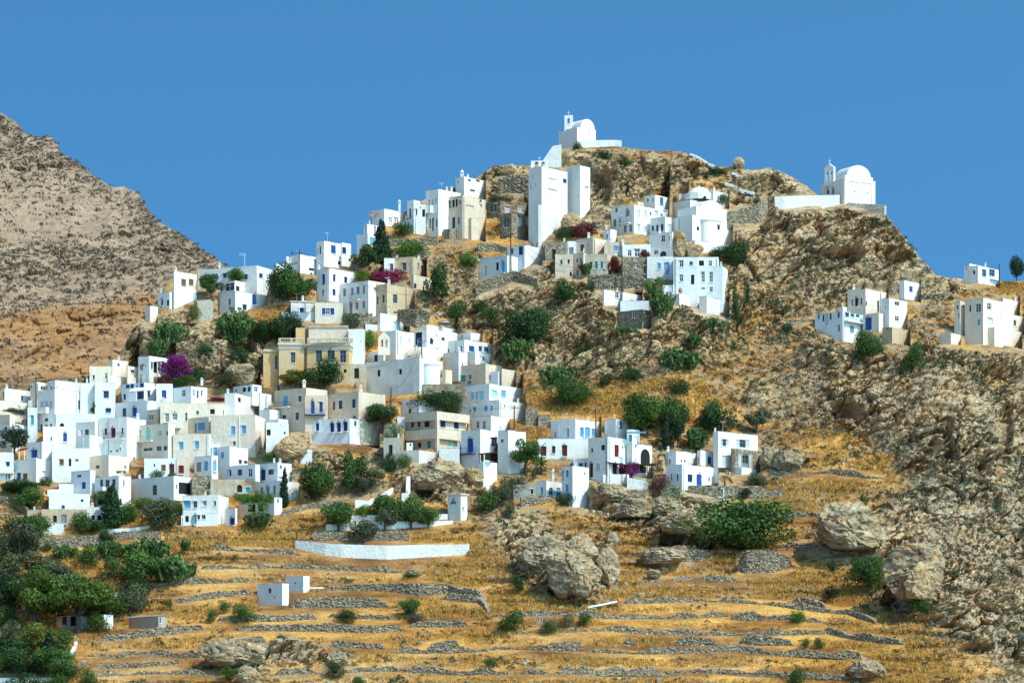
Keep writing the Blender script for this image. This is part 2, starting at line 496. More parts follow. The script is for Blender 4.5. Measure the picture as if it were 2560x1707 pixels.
# ------------------------------------------------------------------ rocks standing out of the slope
BOULDERS = [
        ('T5', 480, 960, 320, 640, 'rockg', 'pale upper left block of the huge grey boulder in the field', 0.0, 0),
        ('T5', 740, 1240, 400, 800, 'rockg', 'huge dark grey boulder in the golden field', 0.0, 3),
        ('T5', 880, 1200, 290, 560, 'rockg', 'rounded top block of the huge grey boulder', 0, 1.5),
        ('T5', 1190, 1390, 400, 690, 'rockg', 'right hand block of the huge grey boulder', 0, 2),
        ('T5', 960, 1180, 530, 820, 'rockg', 'smooth foot of the huge grey boulder', 0, 4),
        ('T2', 860, 1400, 1000, 1260, 'rockg', 'grey overhanging boulder under the maroon shutter house', .35, 1),
        ('T2', 1250, 1760, 1180, 1480, 'rockg', 'second grey overhanging boulder below the dry stone wall', .35, 1),
        ('T6', -20, 420, 270, 520, 'rockg', 'long grey boulder with a black shadow beneath it left of the fig thicket', .45, 2),
        ('T6', -120, 220, 150, 330, 'rockg', 'grey rock above the long boulder left of the fig thicket', 0, 0),
        ('T1', 370, 1080, 1030, 1420, 'rockg', 'big green grey boulder under the beige apartments', .2, 1),
        ('T1', 1040, 1300, 1100, 1350, 'rockb', 'pale pointed rock under the blue balcony house', 0, 1),
        ('T3', 1400, 1640, 640, 900, 'rockg', 'grey triangular rock right of the stone clad bay', 0, 0),
        ('T3', 1560, 1900, 690, 930, 'rockg', 'jagged rock with a dark notch on the yellow slope', .2, 0),
        ('T3', 1290, 1490, 90, 260, 'rockg', 'smooth grey boulder on the yellow slope', .3, 0),
        ('T8', 700, 1210, 360, 880, 'rockg', 'giant round crag boulder in the right hand gully', .1, 3),
        ('T8', 900, 1140, 560, 870, 'rockb', 'hollowed pale block on the giant crag boulder', .2, 6),
        ('T8', 90, 760, 60, 470, 'rockg', 'broad grey outcrop above the green fig bush', .25, 2),
        ('T8', 1190, 1700, 810, 1270, 'rockg', 'grey crag lump at the lower right', .2, 3),
        ('T8', 1350, 1930, 530, 700, 'rockg', 'long flat rock slab on the right crag', .2, 2),
        ('T8', 400, 740, 1370, 1540, 'rockg', 'layered grey rock near the bottom right', .2, 0),
        ('T8', 1750, 2000, 1150, 1420, 'rockg', 'rock at the lower right edge', .1, 1),
        ('T7', 200, 560, 450, 740, 'rockg', 'arched rock roof of the cave on the right slope', .55, 3),
        ('T7', 540, 910, 500, 870, 'rockb', 'hanging rock tooth beside the cave on the right slope', .3, 3),
        ('T7', 1860, 2140, 560, 900, 'rockb', 'dark cracked rock mass at the right edge', .3, 3),
        ('T7', 1100, 1780, 720, 1100, 'rockg', 'ribbed rock face in the middle of the right crag', .2, 3),
        ('T7', 1480, 2120, 180, 340, 'rockg', 'long ledge of rock under the weathered cream house', .4, 2),
        ('T7', 60, 420, 110, 300, 'rockg', 'rock outcrop below the turquoise balcony house', .2, 1),
        ('S5', 0, 390, 1060, 1560, 'rockb', 'tall pale boulder in the central cliff', .05, 2),
        ('S5', -160, 330, 760, 1090, 'rockb', 'overhanging pale rock above the tall boulder', .4, 2),
        ('S5', 700, 980, 960, 1420, 'rockb', 'steep pale rock rib under the villa', 0, 1.5),
        ('S5', 1430, 1870, 800, 1150, 'rockb', 'rough rock knob right of the villa base', 0, 1),
        ('S4', 1410, 1640, 820, 1110, 'rockb', 'upright pale rock under the teal shuttered house', .1, 1.5),
        ('S4', 250, 800, 880, 1180, 'rockb', 'pale crag under the dark dry stone retaining wall', 0, 2),
        ('S4', 150, 480, 1180, 1460, 'rockb', 'slanting pale rib beside the gully thicket', .1, 2),
        ('S4', 1200, 1600, 1080, 1400, 'rockb', 'pale shelving rock in the central cliff', .2, 2),
        ('S3', 1050, 1240, 650, 1010, 'rockb', 'brown rock pillar left of the domed church', 0, .5),
        ('S3', 1180, 1460, 850, 1010, 'rockb', 'brown rock under the domed church', 0, .5),
        ('S2', 1220, 1640, 740, 1200, 'rockb', 'large pale rock face right of the white tower', 0, 0),
        ('S2', 870, 1230, 560, 750, 'rockb', 'pale cliff block directly under the summit chapel', .1, 0),
        ('S2', 800, 1060, 1400, 1660, 'rockb', 'pale rock at the foot of the white tower', 0, .5),
        ('S1', 1870, 2150, 65, 220, 'rockb', 'flat topped pale rock on the crest beside the tower', .2, 0),
        ('M1', 960, 1130, 255, 430, 'rockb', 'crumbling stone stump standing on the ridge line', 0, 0),
        ('M1', 1340, 1700, 375, 545, 'rockb', 'smooth overhanging rock on the ridge', .4, 0),
        ('M1', 1120, 1480, 430, 620, 'rockb', 'pale slab with a dark crack below the ridge rock', .3, 0),
        ('S6', 720, 1000, 700, 960, 'rockb', 'undercut rock below the spur chapel', .4, 1),
        ('S6', 400, 1040, 1180, 1500, 'rockb', 'rock brow over the dark hollow of the spur', .55, 3),
        ('S6', 1180, 1400, 860, 1040, 'rockb', 'small overhang on the spur right of the chapel', .4, 1),
        ('M2', 80, 480, 480, 760, 'rockg', 'smooth grey green slab at the left end of the spur', 0, 1),
        ('M2', 1160, 1580, 640, 980, 'rockg', 'grey green rock above the slender white chimney house', 0, 1),
        ('M2', 1560, 1960, 860, 1160, 'rockg', 'grey green rock left of the mansion', 0, 1),
        ('M2', 820, 1160, 590, 860, 'rockg', 'grey green rock above the purple bougainvillea', 0, .5),
        ('M2', 1020, 1300, 830, 1080, 'rockg', 'grey green rock right of the purple bougainvillea', 0, 1),
        ('M2', 560, 960, 20, 240, 'rockb', 'pale rock below the tall pale cliff house', 0, 0.5),
        ('M4', 590, 830, 370, 540, 'rockg', 'dark mossy rock outcrop at the bottom left of the field', .15, 2),
        ('M4', 700, 1000, 400, 530, 'rockg', 'low shelving rock right of the dark mossy outcrop', .1, 1.5),
        ('M4', 800, 930, 530, 640, 'rockg', 'small grey rock at the bottom of the field', .1, 1),
        ('M4', 1330, 1470, 440, 520, 'rockg', 'grey rock above the dark round field bush', .1, 1),
        ('T5', 1625, 1765, 575, 650, 'rockg', 'flat pale boulder lying in yellow grass', .2, 1),
        ('T5', 1590, 2000, 380, 540, 'rockg', 'row of grey rocks left of the round dry stone heap', .2, 1),
        ('R2', 1600, 2060, 1010, 1330, 'rockb', 'orange brown earth bank under the white stairs', .1, .5),
        ('T5', 1290, 1390, 255, 360, 'rockg', 'pale rock right above the huge grey boulder', .1, 0)]
# ------------------------------------------------------------------ terrain depth
MOUNDS = []
for t_ in BOULDERS:
    r_ = Reg(t_[0])
    hw_, hh_ = (t_[2] - t_[1]) / 2 / r_.s, (t_[4] - t_[3]) / 2 / r_.s
    MOUNDS.append((r_.x((t_[1] + t_[2]) / 2), r_.y((t_[3] + t_[4]) / 2), hw_, hh_, min(3.2, hw_ * .075 * .42)))
GY = np.array([250, 370, 600, 900, 1250, 1707, 1900.])
GD = np.array([728, 712, 684, 654, 613, 545, 514.])


def D0(px, py):
    px = np.asarray(px, float)
    py = np.asarray(py, float)
    d = np.interp(py, GY, GD)
    band = np.exp(-((py - 830) / 210.) ** 2)
    d = d + 7 * np.exp(-((px - 1215) / 110.) ** 2) * band
    d = d - 6 * np.exp(-((px - 1640) / 160.) ** 2) * band
    d = d + 5 * np.exp(-((px - 1900) / 110.) ** 2) * np.exp(-((py - 1000) / 260.) ** 2)
    d = d - 9 * np.exp(-((px - 2380) / 190.) ** 2) * sstep(760, 950, py)
    d = d - 5 * np.exp(-((px - 430) / 110.) ** 2) * np.exp(-((py - 850) / 120.) ** 2)
    d = d - 4 * np.exp(-((px - 1350) / 160.) ** 2) * sstep(1250, 1400, py)
    for xm, ym, hw, hh, amp in MOUNDS:
        d = d - amp * np.exp(-1.3 * (((px - xm) / (hw * 1.15)) ** 2 + ((py - ym) / (hh * 1.25)) ** 2))
    return d


SX = np.array([-400, 0, 215, 300, 340, 372, 430, 500, 560, 690, 760, 890, 935, 965, 1060, 1180, 1235, 1330, 1380, 1400, 1540, 1590, 1640, 1700, 1745, 1790, 1840, 1860, 1900, 1925, 1960, 2010, 2060, 2205, 2235, 2290, 2340, 2420, 2700, 2960.])
SY = np.array([985, 965, 935, 885, 805, 778, 700, 672, 668, 672, 660, 640, 585, 560, 500, 452, 415, 413, 402, 372, 366, 373, 378, 383, 400, 416, 420, 426, 426, 420, 440, 462, 500, 520, 560, 635, 688, 700, 706, 712.])


def S(px):
    return np.interp(px, SX, SY)


# pixel grid the hill sheet is sampled on
NXC, NR = 1056, 560
GX = np.linspace(-310, 2870, NXC)
GT = np.linspace(0, 1, NR)
YB = 1790.0
GXX = np.repeat(GX[None, :], NR, 0)
GYY = YB + (S(GX)[None, :] - YB) * GT[:, None]
DG = D0(GXX, GYY)
KEEP = np.zeros_like(DG)                # 1 where something is built: no rough rock there


def carve(xs, xe, fy0, fy1, fdepth, margin=0.5):
    """push the hillside behind a standing face that spans xs..xe between lines fy0 (top) and fy1 (bottom)"""
    step = GX[1] - GX[0]
    j0 = max(0, int(math.ceil((xs - GX[0]) / step)))
    j1 = min(NXC - 1, int((xe - GX[0]) / step))
    for j in range(j0, j1 + 1):
        x = min(max(GX[j], xs), xe)
        a, b2, dd = fy0(x), fy1(x), fdepth(x)
        col = GYY[:, j]
        m = (col > a - 3) & (col < b2 - 0.5)
        DG[m, j] = np.maximum(DG[m, j], dd + margin)
        KEEP[m, j] = 1.0
        KEEP[(col > a - 6) & (col < b2 + 14), j] = np.maximum(KEEP[(col > a - 6) & (col < b2 + 14), j], 0.8)


class Box:
    """an upright block seen over its corner: left face, right face"""
    def __init__(self, rg, spec, dfix=None):
        tk = spec.split()
        nums = [float(t) for t in tk[:5]]
        opt = {t[0]: t[1:] for t in tk[5:]}
        self.x0, self.xc, self.x1 = rg.x(nums[0]), rg.x(nums[1]), rg.x(nums[2])
        self.yt, self.yb = rg.y(nums[3]), rg.y(nums[4])
        self.mat = opt.get('m')
        front = (self.x1 - self.xc) < 3
        kc = (self.xc - CX) / FPX
        th = math.radians(float(opt['t'])) if 't' in opt else (math.atan(kc) + math.radians(1.0) if front else self.auto_th())
        d = float(D0(self.xc, self.yb)) if dfix is None else dfix
        if 'o' in opt:
            d += float(opt['o'])
        self.d = d
        self.C = P(self.xc, self.yb, d)
        k0, k1 = (self.x0 - CX) / FPX, (self.x1 - CX) / FPX
        c, s = math.cos(th), math.sin(th)
        w = (self.C.x - k0 * d) / (c + k0 * s)
        den = (s - k1 * c)
        dd = (k1 * d - self.C.x) / den if not front and abs(den) > 0.02 else 0
        self.w = max(w, 0.3)
        self.dd = dd if dd > 0.4 else float(opt.get('p', 6.0))
        self.dd = min(self.dd, 26)
        self.u = Vector((-c, s, 0))
        self.v = Vector((s, c, 0))
        self.zt = (YH - self.yt) / FPX * d
        self.zb = self.C.z
        self.front = front
        self.L = rg.y(float(opt['L'])) if 'L' in opt else None
        self.Rb = rg.y(float(opt['R'])) if 'R' in opt else None
        self.ext = float(opt.get('e', 2.5))

    def auto_th(self):
        # keep blocks within about eleven metres deep: a wide lit face turns more towards the viewer
        dm = float(D0(self.xc, self.yb))
        b_, a_ = (self.x1 - self.xc) / FPX * dm, (self.xc - self.x0) / FPX * dm
        t = math.radians(40)
        if b_ > 0.1:
            t = max(t, math.asin(min(b_ / 11.0, 0.93)))
        if a_ > 8.5:
            t = min(t, math.radians(36))
        return t

    def faces(self):
        return [(self.u, self.w, self.x0, self.xc), (self.v, self.dd, self.xc, self.x1)]

    def depth_at(self, px):
        i = 0 if px <= self.xc else 1
        e, L, a, b = self.faces()[i]
        k = (px - CX) / FPX
        s = (k * self.C.y - self.C.x) / (e.x - k * e.y)
        return self.C.y + s * e.y

    def hit(self, px, py, i):
        e, L, a, b = self.faces()[i]
        k = (px - CX) / FPX
        s = (k * self.C.y - self.C.x) / (e.x - k * e.y)
        return s, (YH - py) / FPX * (self.C.y + s * e.y)

    def do_carve(self):
        for i, (e, L, a, b) in enumerate(self.faces()):
            if b - a < 2:
                continue
            end = self.L if i == 0 else self.Rb
            xe = self.x0 if i == 0 else self.x1

            def bot(x, end=end, xe=xe):
                dpt = self.depth_at(x)
                y = YH - self.zb * FPX / dpt
                if end is not None:
                    t = abs(x - self.xc) / max(abs(xe - self.xc), 1)
                    y = min(y, self.yb + (end - self.yb) * t) if end < self.yb else self.yb + (end - self.yb) * t
                return y

            def top(x):
                return YH - self.zt * FPX / self.depth_at(x)
            carve(a, b, top, bot, self.depth_at)


KIND = {'B': ('c', 'B'), 'V': ('c', 'V'), 'L': ('c', 'L'), 'Y': ('c', 'Y'), 'T': ('c', 'T'), 'A': ('c', 'A'), 'R': ('c', 'R'), 'O': ('c', 'O'), 'N': ('c', 'N'),
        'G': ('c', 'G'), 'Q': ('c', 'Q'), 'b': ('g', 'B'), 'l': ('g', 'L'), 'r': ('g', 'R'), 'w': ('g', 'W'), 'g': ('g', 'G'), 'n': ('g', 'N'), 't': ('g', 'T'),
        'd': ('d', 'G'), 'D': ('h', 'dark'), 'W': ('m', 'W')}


def parse_win(rg, s):
    out = []
    for t in s.split():
        k = t[0]
        door = '!' in t
        arch = '^' in t
        x, y, w, h = [float(q) for q in t[1:].replace('!', '').replace('^', '').split(',')]
        out.append((k, rg.x(x), rg.y(y), w / rg.s * 1.12, h / rg.s * 1.08, door, arch))
    return out


def wall_face(mb, C, e, L, z0, z1, n_in, holes, th=0.24, through=False):
    """vertical wall from C along e (length L) between z0 and z1 with rectangular or arched openings and their reveals"""
    us = {0.0, L} | {h[0] for h in holes} | {h[1] for h in holes}
    zs = {z0, z1} | {h[2] for h in holes} | {h[3] for h in holes}
    if not through:
        us |= {L * k / max(1, int(L / 1.5)) for k in range(1, max(1, int(L / 1.5)))}
        zs |= {z1 - .5} | {z1 - 1.6 * k for k in range(1, int((z1 - z0) / 1.6))}
    us, zs = sorted(us), sorted(zs)
    sd = (C.x * 7.13 + C.y * 3.77) % 97.0

    def pt(s, z, dep=0.0):
        wz = wx = 0.0
        if not through:
            if 1e-4 < s < L - 1e-4:
                wx = .06 * mnoise.noise(Vector((s * .8 + sd, z * .6, sd)))
            if z >= z1 - 1e-4:
                wz = .10 * mnoise.noise(Vector((s * .45, sd, e.x * 5))) - .03
        return Vector((C.x, C.y, 0)) + e * s + n_in * (dep + wx) + Vector((0, 0, z + wz))
    flip = (e.cross(Vector((0, 0, 1)))).dot(n_in) > 0

    def q(*p):
        mb.poly(p[::-1] if flip else p)
    for i in range(len(us) - 1):
        for j in range(len(zs) - 1):
            cu, cz = (us[i] + us[i + 1]) / 2, (zs[j] + zs[j + 1]) / 2
            if any(h[0] < cu < h[1] and h[2] < cz < h[3] for h in holes):
                continue
            q(pt(us[i], zs[j]), pt(us[i + 1], zs[j]), pt(us[i + 1], zs[j + 1]), pt(us[i], zs[j + 1]))
    for (a, b, c, d, arch) in holes:
        r = (b - a) / 2
        spring = d - min(r, (d - c) * .6) if arch else d
        q(pt(a, c, th), pt(b, c, th), pt(b, c), pt(a, c))
        q(pt(a, c), pt(a, spring), pt(a, spring, th), pt(a, c, th))
        q(pt(b, c, th), pt(b, spring, th), pt(b, spring), pt(b, c))
        if not arch:
            q(pt(a, d), pt(b, d), pt(b, d, th), pt(a, d, th))
        else:
            n = 8
            pr = [(a + r - r * math.cos(math.pi * k / n), spring + (d - spring) * math.sin(math.pi * k / n)) for k in range(n + 1)]
            for k in range(n):
                (s0, y0), (s1, y1) = pr[k], pr[k + 1]
                q(pt(s0, y0), pt(s1, y1), pt(s1, y1, th), pt(s0, y0, th))
                q(pt(s0, y0), pt(s1, y1), pt(s1, d), pt(s0, d)) if k not in (0, n - 1) else (
                    q(pt(s0, y0), pt(s1, y1), pt(s1, d), pt(s0, d)))


def window_part(root, off, C, e, n_in, h, kind, door):
    a, b, c, d, arch = h
    typ, mk = KIND[kind]
    mat = MAT[mk]

    def pt(s, z, dep):
        return Vector((C.x, C.y, 0)) + e * s + n_in * dep + Vector((0, 0, z)) - off
    W, H = b - a, d - c
    up = Vector((0, 0, 1))
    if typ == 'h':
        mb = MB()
        mb.box(pt(a, c, 0.20), e * W, up * H, n_in * 0.05)  # near-black panel paints the shade inside doorways, porches and holes
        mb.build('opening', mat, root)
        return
    if typ == 'c':
        mb = MB()
        leaves = 2 if W > 0.75 and not (door and W < 1.0) else 1
        lw = W / leaves
        for i in range(leaves):
            s0 = a + i * lw + 0.015
            mb.box(pt(s0, c, 0.13), e * (lw - 0.03), up * H, n_in * 0.04)
            # raised stiles and rails round a sunk panel
            for (ss, zz, ww, hh) in ((0, 0, .09, H), (lw - .12, 0, .09, H), (.09, 0, lw - .21, .1), (.09, H - .1, lw - .21, .1), (.09, H * .48, lw - .21, .08)):
                if ww > 0.02:
                    mb.box(pt(s0 + ss, c + zz, 0.105), e * ww, up * hh, n_in * 0.024)
        o = mb.build('door' if door else 'shutter', mat, root)
        fr = MB()
        for (ss, zz, ww, hh) in ((-.07, 0, .07, H + .07), (W, 0, .07, H + .07), (0, H, W, .07)):
            fr.box(pt(a + ss, c + zz, -0.02), e * ww, up * hh, n_in * 0.018)
        fr.build('frame', mat if door else MAT['W'], o)
        extras(root, pt, e, up, n_in, a, c, W, H, door, o)
        return
    fw = min(0.09, W * 0.13)
    mb = MB()
    for (ss, zz, ww, hh) in ((0, 0, fw, H), (W - fw, 0, fw, H), (fw, 0, W - 2 * fw, fw), (fw, H - fw, W - 2 * fw, fw)):
        mb.box(pt(a + ss, c + zz, 0.10), e * ww, up * hh, n_in * 0.07)
    if W > 0.55:
        mb.box(pt(a + W / 2 - fw * .4, c + fw, 0.11), e * (fw * .8), up * (H - 2 * fw), n_in * 0.05)
    if typ in 'gm' and H > 1.0:
        for t in ((1 / 3, 2 / 3) if H > 1.7 or typ == 'm' else (0.62,)):
            mb.box(pt(a + fw, c + H * t - .03, 0.115), e * (W - 2 * fw), up * 0.06, n_in * 0.04)
    if door:
        mb.box(pt(a + fw, c + fw, 0.12), e * (W - 2 * fw), up * (H * .32), n_in * 0.03)
    o = mb.build('door' if door else 'window', mat, root)
    g = MB()
    g.box(pt(a + .01, c + .01, 0.175), e * (W - .02), up * (H - .02), n_in * 0.03)
    g.build('pane', MAT['glass'], o)
    extras(root, pt, e, up, n_in, a, c, W, H, door, o)


def extras(root, pt, e, up, n_in, a, c, W, H, door, o):
    if door:
        if random.random() < .7:
            m = MB()
            x = a + W / 2
            m.box(pt(x - .03, c + H + .38, -.22), e * .06, up * .05, n_in * .22)
            m.box(pt(x - .09, c + H + .16, -.30), e * .18, up * .24, n_in * .16)
            m.build('wall_lamp', MAT['iron'], root)
        m = MB()
        m.box(pt(a - .12, c - .16, -.35), e * (W + .24), up * .155, n_in * .34)
        m.build('step', MAT['W'], o)
    elif H > .6:
        m = MB()
        m.box(pt(a - .1, c - .1, -.10), e * (W + .2), up * .095, n_in * .22)
        m.build('sill', MAT['W'], o)
        if random.random() < .35:
            m = MB()
            m.box(pt(a - .14, c + H + .09, -.16), e * (W + .28), up * .09, n_in * .155)
            m.build('hood', MAT['W'], o)


HOUSES = {}


def box_shell(mb, rf, B, off, holes0=(), holes1=(), parapet=0.35):
    """walls with a hollow parapet; rf receives the sunk roof slab"""
    C, u, v, w, dd = B.C, B.u, B.v, B.w, B.dd
    z0, z1 = B.zb - B.ext, B.zt
    Cl = Vector((C.x, C.y, 0)) - Vector((off.x, off.y, 0))
    oz = off.z
    sh = lambda hs: [(a, b, c - oz, d - oz, ar) for (a, b, c, d, ar) in hs]
    wall_face(mb, Cl, u, w, z0 - oz, z1 - oz, v, sh(holes0))
    wall_face(mb, Cl, v, dd, z0 - oz, z1 - oz, u, sh(holes1))
    zz0, zz1 = Vector((0, 0, z0 - oz)), Vector((0, 0, z1 - oz))
    a, b, c, d = Cl, Cl + v * dd, Cl + v * dd + u * w, Cl + u * w
    mb.poly([a + zz0, d + zz0, c + zz0, b + zz0])
    mb.poly([b + zz0, c + zz0, c + zz1, b + zz1])
    mb.poly([c + zz0, d + zz0, d + zz1, c + zz1])
    t = 0.25
    ia, ib, ic, id_ = a + u * t + v * t, b + u * t - v * t, c - u * t - v * t, d - u * t + v * t
    lo = Vector((0, 0, z1 - oz - parapet))
    for (p, q_, ip, iq) in ((a, b, ia, ib), (b, c, ib, ic), (c, d, ic, id_), (d, a, id_, ia)):
        mb.poly([p + zz1, q_ + zz1, iq + zz1, ip + zz1])
        mb.poly([ip + zz1, iq + zz1, iq + lo, ip + lo])
    rf.poly([ia + lo, ib + lo, ic + lo, id_ + lo])


def place_windows(boxes, wins):
    per = {}
    for wn in wins:
        k, x, y, w, h, door, arch = wn
        best = None
        for bi, B in enumerate(boxes):
            if B.x0 - 1 <= x <= B.x1 + 1:
                i = 0 if x <= B.xc else 1
                e, L, a, b = B.faces()[i]
                if b - a < 2:
                    continue
                dpt = B.depth_at(x)
                ty = YH - B.zt * FPX / dpt
                by = YH - (B.zb - B.ext) * FPX / dpt
                if ty - 2 < y < by:
                    if best is None or dpt < best[0]:
                        best = (dpt, bi, i)
        if best is None:
            continue
        B = boxes[best[1]]
        i = best[2]
        e, L, a, b = B.faces()[i]
        s0, _ = B.hit(x - w / 2, y, i)
        s1, _ = B.hit(x + w / 2, y, i)
        s0, s1 = sorted((s0, s1))
        dm = B.depth_at(x)
        zc, hz = (YH - y) / FPX * dm, h / FPX * dm
        s0, s1 = max(s0, 0.12), min(s1, L - 0.12)
        if s1 - s0 < 0.15:
            continue
        lo, hi = zc - hz / 2, min(zc + hz / 2, B.zt - 0.12)
        per.setdefault((best[1], i), []).append(((s0, s1, lo, hi, arch), k, door))
    return per


def H(reg, name, label, boxes, wins='', mat='w', cat='house', group=None, chim='', balc='', ground=None, noroof=False):
    rg = Reg(reg)
    bl = []
    for s in boxes.split(';'):
        s = s.strip()
        if s:
            bl.append(Box(rg, s, ground))
    B0 = bl[0]
    root = empty(name, B0.C, label, cat, group)
    off = Vector(B0.C)
    per = place_windows(bl, parse_win(rg, wins))
    by_mat = {}
    rf = MB()
    for bi, B in enumerate(bl):
        mk = B.mat or mat
        mb = by_mat.setdefault(mk, MB())
        box_shell(mb, rf, B, off, [h for h, k, d in per.get((bi, 0), [])], [h for h, k, d in per.get((bi, 1), [])], 0.03 if cat in ('chapel', 'church') else 0.35)
        B.do_carve()
    for mk, mb in by_mat.items():
        mb.build('wall', MAT[mk], root)
    rf.build('roof', MAT['roof'], root)
    for (bi, i), lst in per.items():
        B = bl[bi]
        e = B.faces()[i][0]
        n_in = B.v if i == 0 else B.u
        for h, k, door in lst:
            window_part(root, off, B.C, e, n_in, h, k, door)
    if cat == 'house' and not chim and bl[0].x1 - bl[0].x0 > 30 and random.random() < .55:
        B = max(bl, key=lambda q_: q_.zt)
        x = random.uniform(B.x0 + 4, max(B.x0 + 5, B.x1 - 5))
        y = YH - B.zt * FPX / B.depth_at(x)
        hh = random.uniform(9, 15)
        chimney(root, off, bl, x, y - hh, y + 1, hh * random.uniform(.4, .6))
    if cat == 'house' and random.random() < .28:
        B = max(bl, key=lambda q_: q_.zt)
        s_ = random.uniform(.2, .8)
        p = Vector((B.C.x, B.C.y, B.zt - .4)) + B.u * (B.w * s_) + B.v * min(2.5, B.dd * .5) - off
        m = MB()
        hh = random.uniform(1.6, 2.8)
        m.bar(p, p + Vector((0, 0, hh)), .035, 5)
        m.bar(p + Vector((-.6, 0, hh - .1)), p + Vector((.5, .1, hh - .1)), .025, 4)
        for k in range(4):
            m.bar(p + Vector((-.5 + .28 * k, .02 * k, hh - .35)), p + Vector((-.5 + .28 * k, .02 * k, hh + .15)), .02, 4)
        m.build('aerial', MAT['metal'], root)
    if cat == 'house':
        for B in bl[:2]:
            for i, (e, L, a, b) in enumerate(B.faces()):
                if b - a < 26 or random.random() < .45:
                    continue
                n_o = -(B.v if i == 0 else B.u)
                sx = random.choice((.35, L - .4, L * random.uniform(.3, .7)))
                if any(h[0] - .2 < sx < h[1] + .2 for h, k, d in per.get((bl.index(B), i), [])):
                    continue
                base = Vector((B.C.x, B.C.y, 0)) + e * sx + n_o * .09 - off
                m = MB()
                m.bar(base + Vector((0, 0, B.zb - .6)), base + Vector((0, 0, B.zt - .3)), .05, 6)
                m.build('drainpipe', MAT[random.choice(['Q', 'iron', 'W', 'G'])], root)
    for t in chim.split():
        x, yt, yb, w = [float(q) for q in t.split(',')]
        chimney(root, off, bl, rg.x(x), rg.y(yt), rg.y(yb), w / rg.s)
    for t in balc.split():
        mk = t[0]
        x0, x1, yt, yb = [float(q) for q in t[1:].split(',')]
        balcony(root, off, bl, rg.x(x0), rg.x(x1), rg.y(yt), rg.y(yb), mk)
    HOUSES[label] = (root, bl, off)
    return root


def chimney(root, off, bl, x, yt, yb, w):
    c = [B for B in bl if B.x0 - 4 <= x <= B.x1 + 4] or bl
    B = min(c, key=lambda b: abs(b.yt - yb))
    d = B.depth_at(min(max(x, B.x0), B.x1)) + 0.8
    p = P(x, yb, d) - off
    hz = (yb - yt) / FPX * d
    ww = w / FPX * d
    mb = MB()
    X, Y, Z = Vector((1, 0, 0)), Vector((0, 1, 0)), Vector((0, 0, 1))
    s = ww / 2
    mb.box(p + Vector((-s * .75, -s * .75, -0.5)), X * s * 1.5, Y * s * 1.5, Z * (hz * .55 + .5))
    mb.box(p + Vector((-s, -s, hz * .55)), X * ww, Y * ww, Z * (hz * .07))
    for sx in (-1, 1):
        for sy in (-1, 1):
            mb.box(p + Vector((sx * s * .62 - s * .17, sy * s * .62 - s * .17, hz * .62)), X * s * .34, Y * s * .34, Z * hz * .15)
    mb.box(p + Vector((-s, -s, hz * .77)), X * ww, Y * ww, Z * (hz * .05))
    z = hz * .82
    q = [p + Vector((-s * .8, -s * .8, z)), p + Vector((s * .8, -s * .8, z)), p + Vector((s * .8, s * .8, z)), p + Vector((-s * .8, s * .8, z))]
    ap = p + Vector((0, 0, hz))
    for i in range(4):
        mb.poly([q[i], q[(i + 1) % 4], ap])
    mb.build('chimney', MAT['w'], root)


def balcony(root, off, bl, x0, x1, yt, yb, mk, out=0.95):
    xm = (x0 + x1) / 2
    c = [B for B in bl if B.x0 - 2 <= xm <= B.x1 + 2 and B.yt < yt]
    if not c:
        return
    B = min(c, key=lambda b: b.depth_at(xm))
    i = 0 if xm <= B.xc else 1
    e = B.faces()[i][0]
    n = -(B.v if i == 0 else B.u)
    a, b = sorted((B.hit(x0, yb, i)[0], B.hit(x1, yb, i)[0]))
    dm = B.depth_at(xm)
    zf, zt = (YH - yb) / FPX * dm, (YH - yt) / FPX * dm
    base = Vector((B.C.x, B.C.y, 0)) + e * a - off
    Z = Vector((0, 0, 1))
    L = b - a
    mb = MB()
    mb.box(base + Z * (zf - .16) + n * 0.002, e * L, n * out, Z * .16)
    o = mb.build('balcony', MAT['w' if mk != 'B' else 'V'], root)
    r = MB()
    hh = zt - zf
    if mk in 'wuck':
        t = .12
        r.box(base + Z * zf + n * (out - t), e * L, n * t, Z * hh)
        r.box(base + Z * zf + n * .003, e * t, n * (out - t - .003), Z * hh)
        r.box(base + e * (L - t) + Z * zf + n * .003, e * t, n * (out - t - .003), Z * hh)
        r.build('parapet', MAT[mk], o)
        return
    m = MAT['iron' if mk == 'I' else mk]
    rad = .03
    for z in (zf + hh, zf + .12):
        for (p, q_) in ((n * .02, n * out), (n * out, n * out + e * L), (e * L + n * out, e * L + n * .02)):
            r.bar(base + p + Z * z, base + q_ + Z * z, rad, 4)
    k = max(3, int(L / .22))
    for j in range(k + 1):
        p = base + e * (L * j / k) + n * out
        r.bar(p + Z * zf, p + Z * (zf + hh), .022, 4)
    for sgn in (0, L):
        for j in range(1, 4):
            p = base + e * sgn + n * (out * j / 4)
            r.bar(p + Z * zf, p + Z * (zf + hh), .022, 4)
    r.build('railing', m, o)
# ================================================================== HOUSES (crop coordinates)
WH = 'white_house'
